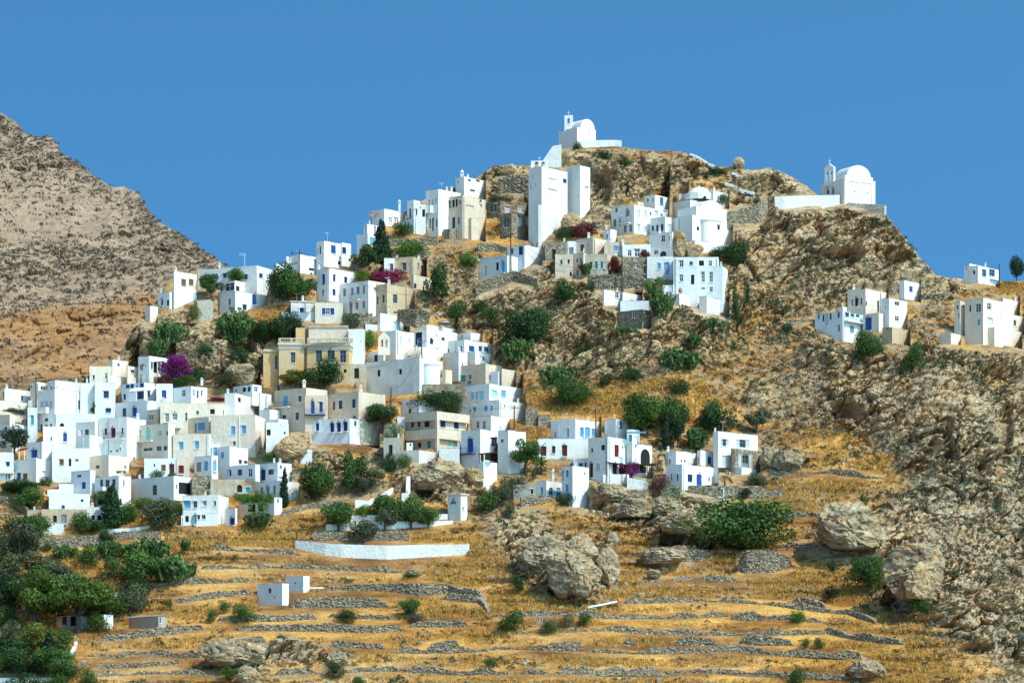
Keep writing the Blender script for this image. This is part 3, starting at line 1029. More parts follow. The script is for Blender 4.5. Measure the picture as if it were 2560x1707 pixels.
# ---- far left quarter, back to front
H('R1', 'cream_house', 'cream house with a small square tower room under the brown slope', '1420 1470 1677 -10 215; 1170 1455 1470 80 290; 1400 1410 1820 195 310; 1662 1667 1815 75 205',
  'D1550,62,24,34 d1735,150,45,36 d1225,225,22,50 w1385,205,34,70 d1530,215,40,26', 'k')
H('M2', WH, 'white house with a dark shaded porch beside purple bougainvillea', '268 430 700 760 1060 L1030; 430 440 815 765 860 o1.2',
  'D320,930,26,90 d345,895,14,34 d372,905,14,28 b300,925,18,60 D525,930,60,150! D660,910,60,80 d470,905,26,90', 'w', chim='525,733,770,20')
H('R1', WH, 'low white box house standing alone at the far left edge under the slope', '25 62 425 365 525', 'd44,455,14,80 O288,500,28,55^')
H('R1', 'cream_wall', 'long blank cream terrace wall below the low box house', '-60 -55 370 518 730', '', 'k', cat='wall')
H('R1', WH, 'white house with rough pale parapet behind the tall house by the wooden pole', '395 470 640 282 470; 620 720 1192 262 470 mx', 'w565,370,58,52 d670,365,16,40 d410,350,14,40', 'k')
H('R1', 'grey_house', 'pale grey house with two navy windows one above the other', '1050 1240 1245 300 700; 1240 1500 1505 296 740', 'b1388,450,62,86 b1415,655,66,56 d1042,360,20,80', 'u')
H('R1', 'stone_shed', 'low shed of grey rubble stone with one lit cream end wall', '730 1197 1205 700 880; 1197 1200 1490 700 790 mk', 'D810,846,50,44^', 'x', cat='shed')
H('R1', WH, 'tall white house with three lavender shutters over a white balcony', '490 716 1212 378 905 R690', 'Q545,588,36,92 Q605,590,46,104 Q665,582,36,92 d605,780,42,42 d540,892,26,104 d605,855,34,24 d665,852,28,40 G1033,585,30,112', 'w', balc='w498,648,625,690')
H('R1', 'white_annex', 'narrow pale annex with one teal window left of the lavender shuttered house', '360 485 492 620 985; 368 450 455 525 625', 'T423,783,34,112', 'x', cat='house')
H('R1', WH, 'small white house at the left edge with an unpainted cream upper storey', '-40 130 372 830 1085; -40 128 335 708 832 mk', 'd232,820,60,16 D295,800,20,24', 'w')
H('R1', WH, 'white terrace house with a covered blue trimmed roof terrace and white canopy', '1502 1925 2042 522 745; 1590 1885 2030 288 525', 'b1625,682,42,100 B1758,682,46,108! b1668,345,48,44 d1790,338,18,26 B1725,350,42,128 B1862,338,62,72 V1845,458,96,96 b1628,480,30,70 V1945,445,30,80', 'u')
H('R1', WH, 'white house with dark maroon shutters over a long black railing balcony', '1290 1658 1908 742 1215 t25', 'R1382,937,28,82 R1477,950,50,112! R1600,922,22,72 d1450,1192,22,24 d1530,1182,24,28 d1572,1160,14,40', 'w', balc='I1378,1625,955,1028')
H('R1', WH, 'low white house with two blue windows and a tall blue door slot', '565 990 1000 868 1110; 995 1240 1335 800 1115', 'B853,1010,40,102! d670,1025,16,46 l1060,946,36,62 b1135,940,46,66', 'w')
H('R1', 'cream_house', 'small cream house with one white window beside the teal shuttered house', '1830 2060 2092 642 830', 'w1970,746,54,68', 'c')
H('R1', 'cream_house', 'cream house with mint shutters and a mint railed balcony', '1640 1772 1776 900 1080 t30; 1772 2200 2284 818 1260', 'A1785,950,26,62 A1826,962,32,92 A1940,972,50,122! A2092,955,44,60 t2078,1155,58,60 t1935,1166,104,36 d1750,1160,34,34 t2190,958,30,58 t2160,1150,44,56', 'k', balc='A1772,2010,990,1062')
H('R1', WH, 'bright white upper house above the cream cubes with a tall blank parapet', '680 1168 1176 1148 1475; 915 1174 1380 978 1220', 'O805,1335,50,72 D915,1335,30,92! O1005,1305,36,30', 'w')
H('R1', WH, 'white house with a royal blue garage door and red awning on its terrace', '345 548 908 1062 1425; 172 474 672 1285 1540', 'B447,1225,68,96! d575,1175,12,16 d877,1120,14,22 B246,1522,40,84! O328,1520,54,80 Q577,1482,32,56', 'w')
H('R1', WH, 'white balcony house cut by the left frame edge with a white balustrade', '-60 175 178 1205 1560', 'b103,1360,42,58 d120,1520,22,60 d86,1522,12,60', 'w', balc='w-20,180,1392,1470')
H('R6', 'cream_house', 'plain cream cube house with one barred window', '1135 1420 1690 190 400; 925 1132 1136 285 400', 'g1275,350,42,42 d1070,360,84,46 d1637,350,18,30', 'k')
H('R6', WH, 'stepped white house with small blue windows at different heights', '930 1180 1245 388 705; 640 1172 1178 698 910; 770 960 962 572 708; 618 768 770 640 730 mk', 'b1035,468,50,28 B1095,590,46,82 B825,873,40,46 b1073,787,32,32', 'u')
H('R6', WH, 'white house with three arched grey windows above a solid white balcony', '1240 1552 1712 462 880', 'g1325,560,36,88 g1403,582,46,122! g1485,555,40,86 d1620,560,14,76 d1330,802,104,76 Q1212,778,30,170', 'w', balc='w1290,1390,612,655')
H('R7', WH, 'long white house with a covered grey porch at its right end', '-277 285 522 570 890', 'g35,755,52,122 d325,710,15,52 D432,735,150,140', 'w')
H('R6', 'beige_house', 'low weathered beige house with a brown door over a white base', '540 1130 1138 903 1130; 355 532 536 912 1060; 540 832 838 1085 1225 mw', 'D718,1028,44,82 G835,1032,56,106! D632,1113,38,40 d562,1020,24,26', 'b')
H('R6', WH, 'small white annex with two dark doorways beside the beige house', '1138 1400 1404 872 1060', 'D1215,1012,40,56! D1300,1012,50,62!', 'w')
# ---- middle left
H('R2', WH, 'white house with a slender white chimney and navy door below the grey rocks', '55 268 274 308 605; 270 512 722 338 610', 'B158,452,44,98! w412,430,46,84 w548,425,30,78 l597,448,22,92 w652,430,22,74', 'u', chim='652,228,300,40')
H('R2', 'cream_house', 'long pale cream house with three tall white windows and a flower parapet', '470 948 956 568 770; 108 470 474 552 860', 'd595,685,30,42 D790,672,54,58 d938,685,14,62 w197,752,46,104 w300,757,54,114! w450,742,34,102', 'k', balc='w285,375,815,882')
H('R2', WH, 'big smooth white house topped by a small glazed rooftop cube', '950 1082 1412 428 730 t20; 1410 1412 1560 430 650 ; 1060 1312 1432 318 430', 'D1145,520,38,56 d1100,400,18,30 b1205,386,40,56 b1268,380,34,60 w1360,380,44,62', 'w', chim='992,370,430,34')
H('R2', WH, 'white stair house descending in steps beside the bare orange bank', '1490 1780 1786 812 1200; 1490 1655 1778 768 930; 1410 1540 1668 640 850', 'D1525,945,46,72 d1735,950,20,34 d1685,850,10,16', 'w')
H('R2', 'cream_house', 'wide cream house with two sky blue shutters on its curved front', '770 1350 1492 712 1120 t12; 275 745 768 958 1300 t10; 440 742 770 738 965', 'L1060,917,52,104 L1200,906,54,98 d1077,1087,30,46 L645,865,86,94 d572,890,16,116 L383,1118,50,92 L588,1106,48,92 T235,1112,46,44', 'k')
H('R7', WH, 'low white house with three brown doors on a cream right half', '-102 322 328 342 575; 322 486 494 340 575 mc', 'O150,465,52,76 R257,485,52,124! R382,490,52,94! d32,432,18,36', 'u')
H('R7', WH, 'pale blue washed house with a climbing plant and tall blue windows', '555 780 862 302 525; 720 886 890 148 305', 'L706,442,48,116 L820,450,34,112! G612,455,58,118 L760,245,40,82 L825,245,44,88', 'u')
H('R7', WH, 'white house with one slim blue window and a blank lit gable', '855 1015 1255 183 430', 'L920,300,36,78 g1155,390,38,46 g1225,392,44,36 d1290,400,14,24', 'w')
H('R7', WH, 'row of white rooms with dark blue doors over a ruined wall', '890 1352 1408 418 640; 1402 1642 1824 396 650', 'b1010,532,50,76 b1147,526,52,76 w1282,530,50,104 V1450,562,50,130! d1555,520,66,66 d1683,455,26,42 b1670,595,46,28', 'u', chim='1597,335,400,30 1675,338,400,38')
H('R7', WH, 'grey shaded white house with three narrow doors beside the cypress', '1350 1692 1925 632 880', 'G1435,770,32,92 G1512,765,36,98! G1600,748,32,92 d1650,900,16,50', 'w')
H('R7', 'ruined_house', 'roofless ruin with peeling ochre plaster and exposed rubble', '765 1215 1222 615 815; 525 770 772 575 805 ms; 1215 1350 1352 612 800 ms', 'T1253,755,66,68 D1145,735,60,90^', 'p', cat='ruin')
H('R7', WH, 'white house above the dry grass with a plain face and four mixed windows', '400 868 1002 818 1195 t12', 'L460,945,76,86 g565,945,46,78 w690,930,44,62 d822,930,24,62', 'w')
H('R7', WH, 'low white row with a teal door at the edge of the grass field', '380 545 550 1085 1215; 545 860 868 1062 1220', 'D458,1130,40,82 T563,1142,26,112! R610,1110,30,52 d675,1105,46,52', 'u')
H('R7', 'white_gatehouse', 'tiny white gatehouse with a dark doorway at the field edge', '950 1090 1112 988 1225', 'V1045,1168,50,82!', 'w', cat='house')
H('R7', WH, 'white house half hidden behind the vine pergola', '1130 1600 1700 850 1080', 'd1648,895,18,52 D1300,990,90,90 D1420,985,60,90', 'w')
# ---- upper left spur
H('R3', WH, 'tall pale house with two brown shutters at the cliff end', '485 500 792 405 900 R765; 578 642 762 598 770', 'O622,556,56,88 O720,553,56,80', 'w')
H('R3', 'grey_house', 'small grey house with two dark doors left of the tall pale house', '285 440 502 675 900 L870; 120 184 286 858 1075 mk', 'V343,822,20,74! D415,822,30,64', 'w')
H('R3', WH, 'long white house with a row of royal blue shutters on the crest', '795 1580 1828 332 620 t25', 'B920,510,42,102! B1042,476,48,62 B1160,466,42,56 B1435,485,44,62 b1632,470,40,50 d1715,460,14,24', 'w')
H('R3', WH, 'white house with a glazed porch above a whitewashed stone wall', '1070 1297 1712 660 965 R860 mx; 1098 1290 1740 528 668 mw', 'd1223,810,24,82 d1223,890,16,48 B1547,782,44,124! b1420,880,46,62 w1225,612,112,96 D1330,635,42,60 w1448,625,46,66 D1565,645,44,42 G1658,645,44,60 d1113,635,26,56', 'w')
H('R4', WH, 'white two level house with one royal blue shutter on its upper cube', '460 565 882 185 430; 260 262 462 303 440; 395 400 470 213 310; 790 888 1292 178 345; 790 890 1122 10 190; 1118 1122 1242 32 185', 'B1010,122,56,98 V1150,136,50,78 d840,135,18,96 d808,145,11,72 b725,384,60,32 b722,446,30,30 b1225,262,22,32 b1090,302,36,42 d478,315,14,28 d507,305,16,30 d530,300,11,30', 'w')
H('R4', WH, 'two storey white house with narrow blue windows on both faces', '795 956 1288 368 800', 'B882,515,34,128 b1023,495,28,88 b1173,522,36,78 d875,693,20,88 b1020,682,34,78', 'w')
H('R4', WH, 'lavender shaded house with rows of grey shutters and a small railed balcony', '1060 1470 1742 528 975 t43', 'G1157,686,32,94 G1258,675,28,92 G1333,660,36,92 G1408,650,26,98 G1240,892,30,124! G1320,860,30,86 G1408,845,28,88', 'w', balc='G1258,1370,712,782')
H('R4', 'beige_house', 'beige house with a shaded brick edged side and one grey shutter', '1445 1712 2062 572 985 t36', 'g1520,800,26,104 g1590,795,20,104 g1665,772,24,98 g1820,768,52,106 d1740,880,10,12 d1790,882,10,12 g2080,770,34,62 D1820,945,46,18', 'b')
H('S1', 'beige_house', 'small beige house with twin roof pots above red bougainvillea', '555 802 977 1262 1500 t18; 420 556 560 1280 1480 mw', 'd518,1402,36,78 g685,1392,42,96 d868,1390,20,82 d920,1430,26,84', 'b', chim='590,1238,1270,40 872,1238,1270,44')
H('R4', WH, 'white cottage with bright blue shutters thrown open around a window', '772 1128 1134 818 1085 mk; 455 772 776 800 1010; 335 770 774 945 1055', 'w940,931,58,78 B885,931,40,80 B995,931,50,80 B602,932,62,78 Q640,880,20,150', 'w')
H('R4', WH, 'white cube house with two pale doors above the mansion', '1588 1626 2008 953 1185; 1430 1585 1590 1100 1180', 'Y1830,1126,56,102! l1950,1122,44,92', 'w')
# ---- mansion surroundings, church quarter
H('R5', 'white_wall', 'rough whitewashed wall between the mansion and the church', '1205 1420 1428 222 720', 'd1255,370,10,14 d1370,380,10,12', 'x', cat='wall')
H('R5', 'ruined_house', 'crumbling cream annex with a dark doorway right of the mansion', '1220 1440 1446 680 910', 'D1316,800,54,122!', 'p', cat='ruin')
H('S8', WH, 'white house with pale arched windows behind the barrel roofed church', '330 470 708 343 620; 700 872 1270 322 560; 868 872 1272 270 360', 'Q533,476,30,104^ Q640,486,24,72 B780,505,52,104! V935,482,40,78^ g1087,455,44,40^ d1005,410,12,20 D765,450,80,150', 'w')
H('S8', WH, 'white house with three royal blue shutters over stepped terraces', '1020 1365 1742 462 660; 1230 1447 1592 366 470; 1082 1290 1404 620 845 mx; 1400 1506 1718 616 790', 'B1458,583,64,68 B1573,583,38,58 B1650,592,54,60 w1105,612,34,52 w1157,608,20,46 b1320,582,24,62 d1617,713,24,46', 'w', chim='1248,410,470,36 1300,560,628,40')
H('S8', 'cream_house', 'grey cream house with three teal doors under a broad flat roof', '1190 1642 1856 778 1050; 1850 1856 2030 845 1060; 996 1116 1204 853 1035', 'T1262,975,40,62 T1350,972,56,78 T1438,957,38,64 G1430,1020,50,56 d1062,935,18,46 d1725,860,8,16', 'c')
H('S8', WH, 'white house with pale blue shutters stepping down the slope', '1485 1806 1982 878 1060 ; 1365 1690 2130 1040 1300', 'Y1610,992,36,92 Y1697,968,42,72 N1945,962,28,112 Y1465,1202,40,92 Y1523,1196,40,86 Y1585,1192,54,98 Y1757,1172,78,78^ L1875,1170,54,82 d1873,950,8,16', 'u')
H('T1', WH, 'whitewashed rubble house with small blue windows above the beige apartments', '945 1508 1868 205 440 mx', 'L1185,330,40,62 L1330,318,46,64 L1405,315,30,62 d1575,285,16,24 L1125,355,28,40', 'w')
H('S8', 'stone_shed', 'low grey rubble shed with one small black opening over the fig hedge', '818 1365 1372 1048 1260', 'D1085,1155,32,52', 's', cat='shed')
H('T1', WH, 'white box house with a large blank lit side behind the beige apartments', '220 460 828 198 420; 172 280 284 425 545 mu', 'd337,350,36,56', 'w')
H('R5', 'cream_house', 'weathered cream house with a small railed balcony and a white chimney', '240 655 930 985 1560', 'L385,1165,46,126! g572,1132,34,74 d367,1370,48,50 g537,1360,38,94 d518,1238,9,12 d560,1236,9,12 d592,1232,9,12 d612,1230,9,12', 'c', chim='630,878,985,50', balc='I262,455,1178,1240')
H('R5', 'cream_house', 'shaded cream house with a blue balcony between its two halves', '940 1340 1690 1035 1560; 640 935 945 1090 1560', 'B742,1245,34,158! b850,1240,38,126 d1018,1225,28,110 b1103,1212,40,104 b1278,1195,40,110 d1285,1372,34,34 d770,1410,44,20', 'c', balc='B632,905,1270,1342', chim='1372,950,1040,50')
H('R5', WH, 'white house with three dark blue doors below the weathered cream house', '695 1225 1612 1385 1720 t25; 1225 1228 1420 1390 1600', 'b803,1500,40,98! V993,1510,42,110! V1080,1506,42,112! V1167,1495,44,112! d1300,1455,28,64', 'u')
H('T1', 'grey_house', 'old grey cottage with one tall dark slit window and a ruined arcade', '-5 240 250 700 1115', 'D88,866,42,138 d212,845,10,20 D40,1065,46,100 D90,1065,50,96 D136,1065,34,92', 'g')
# ---- crest, centre
H('S1', WH, 'white upper house on the crest with a bell shaped chimney tower', '1355 1466 1738 215 440', 'd1535,266,34,30 d1645,272,44,30 d1385,290,12,40 d1575,400,60,24', 'w', chim='1440,125,290,50 1515,182,225,34')
H('S1', WH, 'tall white house with one tiny overhanging balcony on the crest row', '965 1130 1420 378 985', 'Q1012,562,20,76 Q1053,552,22,74 Q1095,535,18,80 D1020,832,18,120 D1055,842,22,164 D1103,822,16,96', 'w', chim='1240,345,390,30 1302,345,390,34', balc='w1000,1062,602,690')
H('S1', 'cream_house', 'big cream house with a stepped shaded side on the crest', '1125 1445 1744 462 1020 L985; 1300 1446 1740 432 480 o3', 'd1160,628,20,98 d1220,607,20,98 d1280,583,20,98 D1325,572,28,92 D1366,562,26,94 d1410,560,16,62 V1328,828,28,136! g1395,800,18,100 O1680,527,28,52 d1690,602,14,34 d1540,602,90,12', 'c')
H('S1', WH, 'white stepped house with a plain shaded corner left of the balcony house', '720 806 892 520 790; 806 962 968 578 960; 640 836 940 765 960', 'd760,700,18,120 d843,682,18,72 D945,695,48,92 d895,625,12,24', 'w')
H('S1', WH, 'white house with two brown shutters and a tiled roof edge', '240 422 690 640 860; 420 425 640 635 850', 'O497,790,42,74 O570,787,56,66', 'w', chim='622,518,645,38')
H('S1', WH, 'small white house at the left end of the crest row with a sky blue shutter', '60 205 335 962 1125 ; 158 200 360 835 985', 'L268,1056,62,76 D180,905,14,110 G300,905,20,120', 'w')
H('S4', 'blue_grey_house', 'blue grey shaded house with peeling spots on the bare slope', '188 565 940 462 755 R560; 565 792 1024 328 560', 'Q285,666,32,124 D435,606,32,92 L508,616,36,134! d628,410,30,72 b740,402,46,104 d445,500,60,6', 'u')
H('S2', 'stone_house', 'roofless grey stone house with pale boarded windows, upper of two', '-170 5 420 1208 1430', 'Q97,1340,60,96 Q262,1330,50,72 d-60,1310,20,90 d-110,1310,20,90', 's')
H('S2', 'stone_house', 'grey stone house with two pale boarded windows beside the white tower', '0 150 492 1368 1700', 'Q253,1490,50,88 Q375,1490,50,84 d65,1500,22,110 d105,1500,22,110', 's')
H('S2', 'tower_house', 'massive windowless white tower house below the hilltop chapel', '373 545 882 762 1760 R1480; 868 1046 1178 752 1460 R1250; 500 545 548 1265 1760', 'V846,955,42,52 d465,1002,8,50 d402,1030,9,60 d685,930,92,12 d690,1070,108,14 d668,962,10,12 Q1132,1050,40,36 d1132,925,8,10 d1018,1160,12,20 d675,1185,10,8 d805,1250,10,10 d585,1240,10,8 d575,1365,9,9 d770,1398,9,9 d575,1520,9,9', 'x', cat='tower')
# ---- domed church quarter
H('S3', WH, 'white house with green shutters and a grey railed balcony', '250 550 1010 322 700; 590 596 1000 280 340 o3', 'N320,392,32,62 N298,566,36,92 N367,556,22,88 G465,440,38,84! G433,642,36,82 G505,632,38,84 Q607,440,40,98^ Q697,446,42,94^ d768,440,22,46 Q843,450,42,78 Q610,630,40,92^ Q697,636,50,56^ d910,456,26,34 Q957,430,46,70', 'w', balc='G378,512,485,568')
H('S3', WH, 'white roof cube with a tall window behind the green shuttered house', '680 826 1002 194 345', 'd730,266,18,42 d795,266,13,54 l910,282,42,100', 'w', chim='1065,195,430,50')
H('S3', WH, 'small white front house with three slim windows left of the domed church', '762 956 1038 478 700', 'b793,632,26,64 b853,630,26,80 b915,622,28,86 Q1015,640,36,110', 'w')
H('S3', WH, 'tiny white cube at the foot of the green shuttered house', '145 242 320 640 800; -5 0 280 752 960', 'd195,740,16,60 Q330,750,30,30', 'w')
H('S3', WH, 'low plain white block behind the domed church', '1520 1586 1786 138 340', '', 'w')
H('S3', WH, 'two storey white house with a dark blue arched door below the church', '745 1045 1062 675 1005', 'w928,765,46,84 d1012,762,10,52 w835,945,50,54 V930,965,76,62^', 'w')
H('S5', WH, 'low white house with three white framed windows on the stone wall', '398 764 770 56 225', 'w490,170,46,78 w590,166,62,92 w685,167,52,80', 'w', chim='403,-5,60,36')
H('S5', 'cream_house', 'small beige house with two blue windows left of the pole', '160 398 402 25 190', 'L310,112,46,70 L365,112,14,60', 'c')
H('S5', 'stone_house', 'plain brown stone ground floor with a single small window', '400 716 722 222 500', 'w583,330,32,72 d690,390,30,90', 's')
H('S5', WH, 'white house with a sky blue door between the stone house and the villa', '720 1058 1066 213 545', 'L877,340,42,76 L978,376,52,150!', 'x')
H('S5', WH, 'large white three storey villa with white mullioned windows', '1064 1380 1386 222 780; 1064 1652 1660 220 720 o1.5; 1372 1708 1722 340 790 t14; 905 1066 1070 588 740', 'w1168,310,50,80 d1295,305,40,46 D1430,303,60,64 w1545,304,46,70 w1167,497,46,88 D1315,517,38,118! w1450,480,46,128^ w1555,480,46,128^ w1555,646,42,62 w1450,632,46,34 Q1040,640,50,90', 'u', chim='1688,282,345,26')
H('S5', WH, 'villa base of whitewashed masonry hanging over the rock', '1018 1142 1420 700 850; 1400 1500 1790 730 950 t30', 'd1600,742,60,8', 'x', cat='wall')
H('S5', WH, 'low white cabin below the pole with a stone undercroft', '135 160 408 645 850; 400 404 655 680 800; 370 742 750 792 915; 322 655 770 905 1150 ms', 'w328,720,46,68 d520,782,40,8 d590,700,20,30 W553,968,52,90 d700,955,22,70', 'u')
H('S4', 'stone_house', 'rough stone house with one dark doorway on the slope', '1058 1352 1356 285 510', 'D1177,452,42,122!', 's')
H('S4', WH, 'pale house with one grey shutter beside the rough stone house', '1350 1465 1470 278 450', 'G1402,402,54,84', 'w')
H('S4', 'grey_house', 'grey house with a bright lit side and a blue window above the terraces', '1460 1686 1915 228 445', 'b1543,367,42,86 d1620,325,12,14', 'c', chim='1630,160,240,40')
H('S4', 'cream_house', 'grey cream house with small square windows on the cliff edge', '1190 1426 1432 445 735; 1426 1560 1600 425 740', 'd1272,550,24,58 d1367,543,26,58 d1477,533,16,56 d1523,526,16,56 D1395,707,24,50 d1482,690,22,70', 'c')
H('S4', 'cream_house', 'pinkish cream house with three teal shutters behind a prickly pear', '1580 1872 1916 440 730 t15', 'T1655,590,38,80 T1728,590,38,94 T1800,586,34,94 d1830,655,20,26', 'c', chim='1985,400,460,44')
# ---- right side
H('S7', WH, 'white house with a turquoise railed balcony', '233 514 722 520 830 L680; 455 516 725 470 530 o0.8', 'd270,570,16,54 d318,590,18,64 Q353,606,20,122! d390,570,18,68 d472,555,18,58 d475,690,15,66 b560,546,36,60 b613,546,36,62 b665,549,36,58 G607,700,40,66', 'u', balc='A530,722,580,632')
H('S7', WH, 'pale two storey house with a royal blue door beside the turquoise balcony', '562 746 972 290 560; 718 880 924 535 730', 'd610,432,13,62 V655,430,26,78! d703,420,13,68 d755,440,14,40 B775,650,52,120! d875,470,20,110', 'k')
H('S7', WH, 'slim white tower house with two windows on a beige base', '905 985 1168 385 690; 915 1015 1198 678 845 mb', 'w1065,443,46,36 w1065,593,40,46 d945,480,12,14 D1138,700,26,24 d968,695,14,18', 'w')
H('S7', WH, 'small white cube with one royal blue window on the slope', '1085 1140 1308 205 400', 'B1205,296,32,54', 'w')
H('S7', WH, 'white house on the right skyline with two light blue doors', '1745 1886 2094 55 235; 1785 1800 1996 33 80 o4', 'l1948,132,40,70 l2027,132,50,60 d1845,125,20,40^ d1768,85,10,24 L2052,215,88,28', 'w')
H('S7', 'cream_house', 'large weathered cream house at the right edge', '1752 1938 2150 380 850 t38; 1645 1706 1760 415 760 ; 2098 2140 2305 385 560 ; 2090 2120 2365 530 720; 1940 2052 2335 678 850', 'w1888,485,48,80 w1892,630,26,62 d1805,490,16,64 w2000,470,40,62 Q2010,617,46,54 d1740,470,16,30 d2260,640,24,50 d1678,480,14,40 d1690,570,10,50', 'k')
H('S7', 'white_wall', 'low white garden wall left of the weathered cream house', '1500 1612 1708 738 850', '', 'k', cat='wall')
# ---- lower right cluster
H('T2', WH, 'white house with sky blue doors above a row of maroon doors', '232 888 895 397 660; 400 725 1055 138 420 t38', 'R308,562,56,114! R440,540,40,88 R583,557,52,134! L805,312,48,112 L883,320,52,118! L962,317,46,88 L628,325,28,108 L460,345,22,72 d325,460,14,16', 'w', chim='890,112,142,30')
H('T2', WH, 'white house with maroon shutters and a brushwood pergola', '890 1146 1412 372 1010 L900 R880; 1105 1252 1418 138 400; 1400 1470 1480 275 480', 'd942,550,22,48 r1085,515,44,64 R1262,557,50,144 R930,815,36,172! Q1017,770,46,90 R1240,797,50,124! R1318,800,40,114! L1323,222,40,90 d1342,512,14,36 Q1318,672,46,62 T1445,395,46,90', 'w')
H('T2', WH, 'white arched loggia house at the end of the maroon shutter house', '1395 1466 1726 460 900; 1395 1470 1560 275 470', 'D1638,635,112,190^ d1512,502,12,26 d1512,676,10,28 D1610,800,80,80', 'w')
H('T2', WH, 'tall narrow white house with a blank lit gable on the boulder', '545 688 898 752 1290 L1120', 'L555,887,26,130! T618,856,30,84 L615,1044,36,92 d498,895,18,48 d847,855,15,28', 'u')
H('T2', WH, 'small white house with three sky blue windows in front of the tall gable', '183 344 582 948 1150', 'L285,1080,32,92 l405,1085,52,94^ L502,1092,48,98', 'w', chim='435,785,960,36')
H('T2', WH, 'low white room wedged between the maroon shutter house and the tall gable', '700 890 896 655 800', 'b795,738,44,40 d857,738,22,54', 'w')
H('T1', 'grey_shed', 'low grey cement shed beside the small sky blue house', '1690 1990 1995 1310 1500', 'R1935,1405,34,60 d1725,1415,24,40', 'g', cat='shed')
H('T3', WH, 'white cube house with a royal blue door behind the stone garden wall', '436 608 982 835 1110; 436 545 772 698 850; 765 800 982 690 850', 'd477,806,12,44 b497,970,12,58 b560,976,15,64 b690,982,44,74 B785,1005,44,108! d890,993,15,30 d600,800,14,28^ d635,802,14,28^ b772,800,18,72 B893,797,36,74', 'w', chim='462,645,705,30')
H('T3', WH, 'white house with pale shutters and a stone clad front bay', '933 985 1398 490 900; 1118 1136 1428 670 905 ms', 'g1050,613,36,66 Q1018,613,18,68 Q1083,613,18,68 g1240,620,60,76 Q1190,620,30,72 Q1290,620,26,72 Q1052,812,48,120! g1268,806,64,120! Q1217,806,30,124 Q1325,806,30,124', 'w')
H('T3', 'white_wall', 'short white garden wall below the stone clad bay', '1128 1230 1385 866 945', '', 'w', cat='wall')
H('T3', 'garden_gate', 'small white gate hut with a blue door in the stone garden wall', '955 1048 1058 1088 1195', 'B1007,1140,44,74!', 'w', cat='gate')
H('T4', 'dovecote', 'tall plain white dovecote hut with a triangle pattern of vents', '1755 1890 1957 58 335', 'G1915,218,12,34', 'w', cat='hut')
H('M4', 'white_cabin', 'lone white cube cabin on the terraced field', '925 1072 1110 40 172; 1092 1196 1232 -2 95', 'd998,84,16,28 d1024,124,8,8 d1146,40,8,8', 'w', cat='cabin')
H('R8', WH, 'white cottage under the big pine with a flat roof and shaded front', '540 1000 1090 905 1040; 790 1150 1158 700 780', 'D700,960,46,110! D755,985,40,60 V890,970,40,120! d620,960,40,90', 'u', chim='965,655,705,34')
H('R8', 'cement_shed', 'grey cement shed with a sloping slab roof beside the pine cottage', '1235 1525 1605 925 1040', 'd1545,960,10,50', 'g', cat='shed')
# ================================================================== CUSTOM BUILDINGS
UP = Vector((0, 0, 1))


def vault(mb, B, off, xa, xb, yspring, yapex, xend, inset=-0.03, seg=14):
    """barrel vault springing between xa and xb on the right face of block B, running back along its left side to xend"""
    sa, sb = B.hit(xa, 0, 1)[0], B.hit(xb, 0, 1)[0]
    L = B.hit(xend, 0, 0)[0] if xend < B.xc else B.w
    L = min(max(L, 1.0), B.w)
    dm = B.depth_at((xa + xb) / 2)
    zs, za = min((YH - yspring) / FPX * dm, B.zt - .06), (YH - yapex) / FPX * dm
    o = Vector((B.C.x, B.C.y, 0)) - off
    r, cm = (sb - sa) / 2, (sa + sb) / 2
    n = len(mb.v)
    for k in range(seg + 1):
        t = math.pi * k / seg
        s, z = cm - r * math.cos(t), zs + (za - zs) * math.sin(t)
        for q in (inset, L):
            mb.v.append(tuple(o + B.v * s + B.u * q + UP * z))
    for k in range(seg):
        mb.f.append((n + 2 * k, n + 2 * k + 2, n + 2 * k + 3, n + 2 * k + 1))
    mb.f.append(tuple(n + 2 * k for k in reversed(range(seg + 1))))
    mb.f.append(tuple(n + 2 * k + 1 for k in range(seg + 1)))
    return o, cm, zs, za, L


def apse(root, B, off, xa, xb, yt, yb, mat, bulge=0.8, cap=0.35):
    sa, sb = B.hit(xa, 0, 1)[0], B.hit(xb, 0, 1)[0]
    dm = B.depth_at((xa + xb) / 2)
    z0, z1 = (YH - yb) / FPX * dm, (YH - yt) / FPX * dm
    o = Vector((B.C.x, B.C.y, 0)) - off
    r, cm, seg = (sb - sa) / 2, (sa + sb) / 2, 14
    mb = MB()
    rings = [(z0 - .8, 1.0), (z1, 1.0), (z1, 1.09), (z1 + cap * .5, 1.09), (z1 + cap, .75), (z1 + cap * 1.3, .02)]
    n = len(mb.v)
    for z, f in rings:
        for k in range(seg + 1):
            t = math.pi * k / seg
            mb.v.append(tuple(o + B.v * (cm - r * f * math.cos(t)) - B.u * (bulge * r * f * math.sin(t)) + UP * z))
    for i in range(len(rings) - 1):
        for k in range(seg):
            a = n + i * (seg + 1) + k
            mb.f.append((a, a + 1, a + seg + 2, a + seg + 1))
    ob = mb.build('apse', mat, root)
    return ob


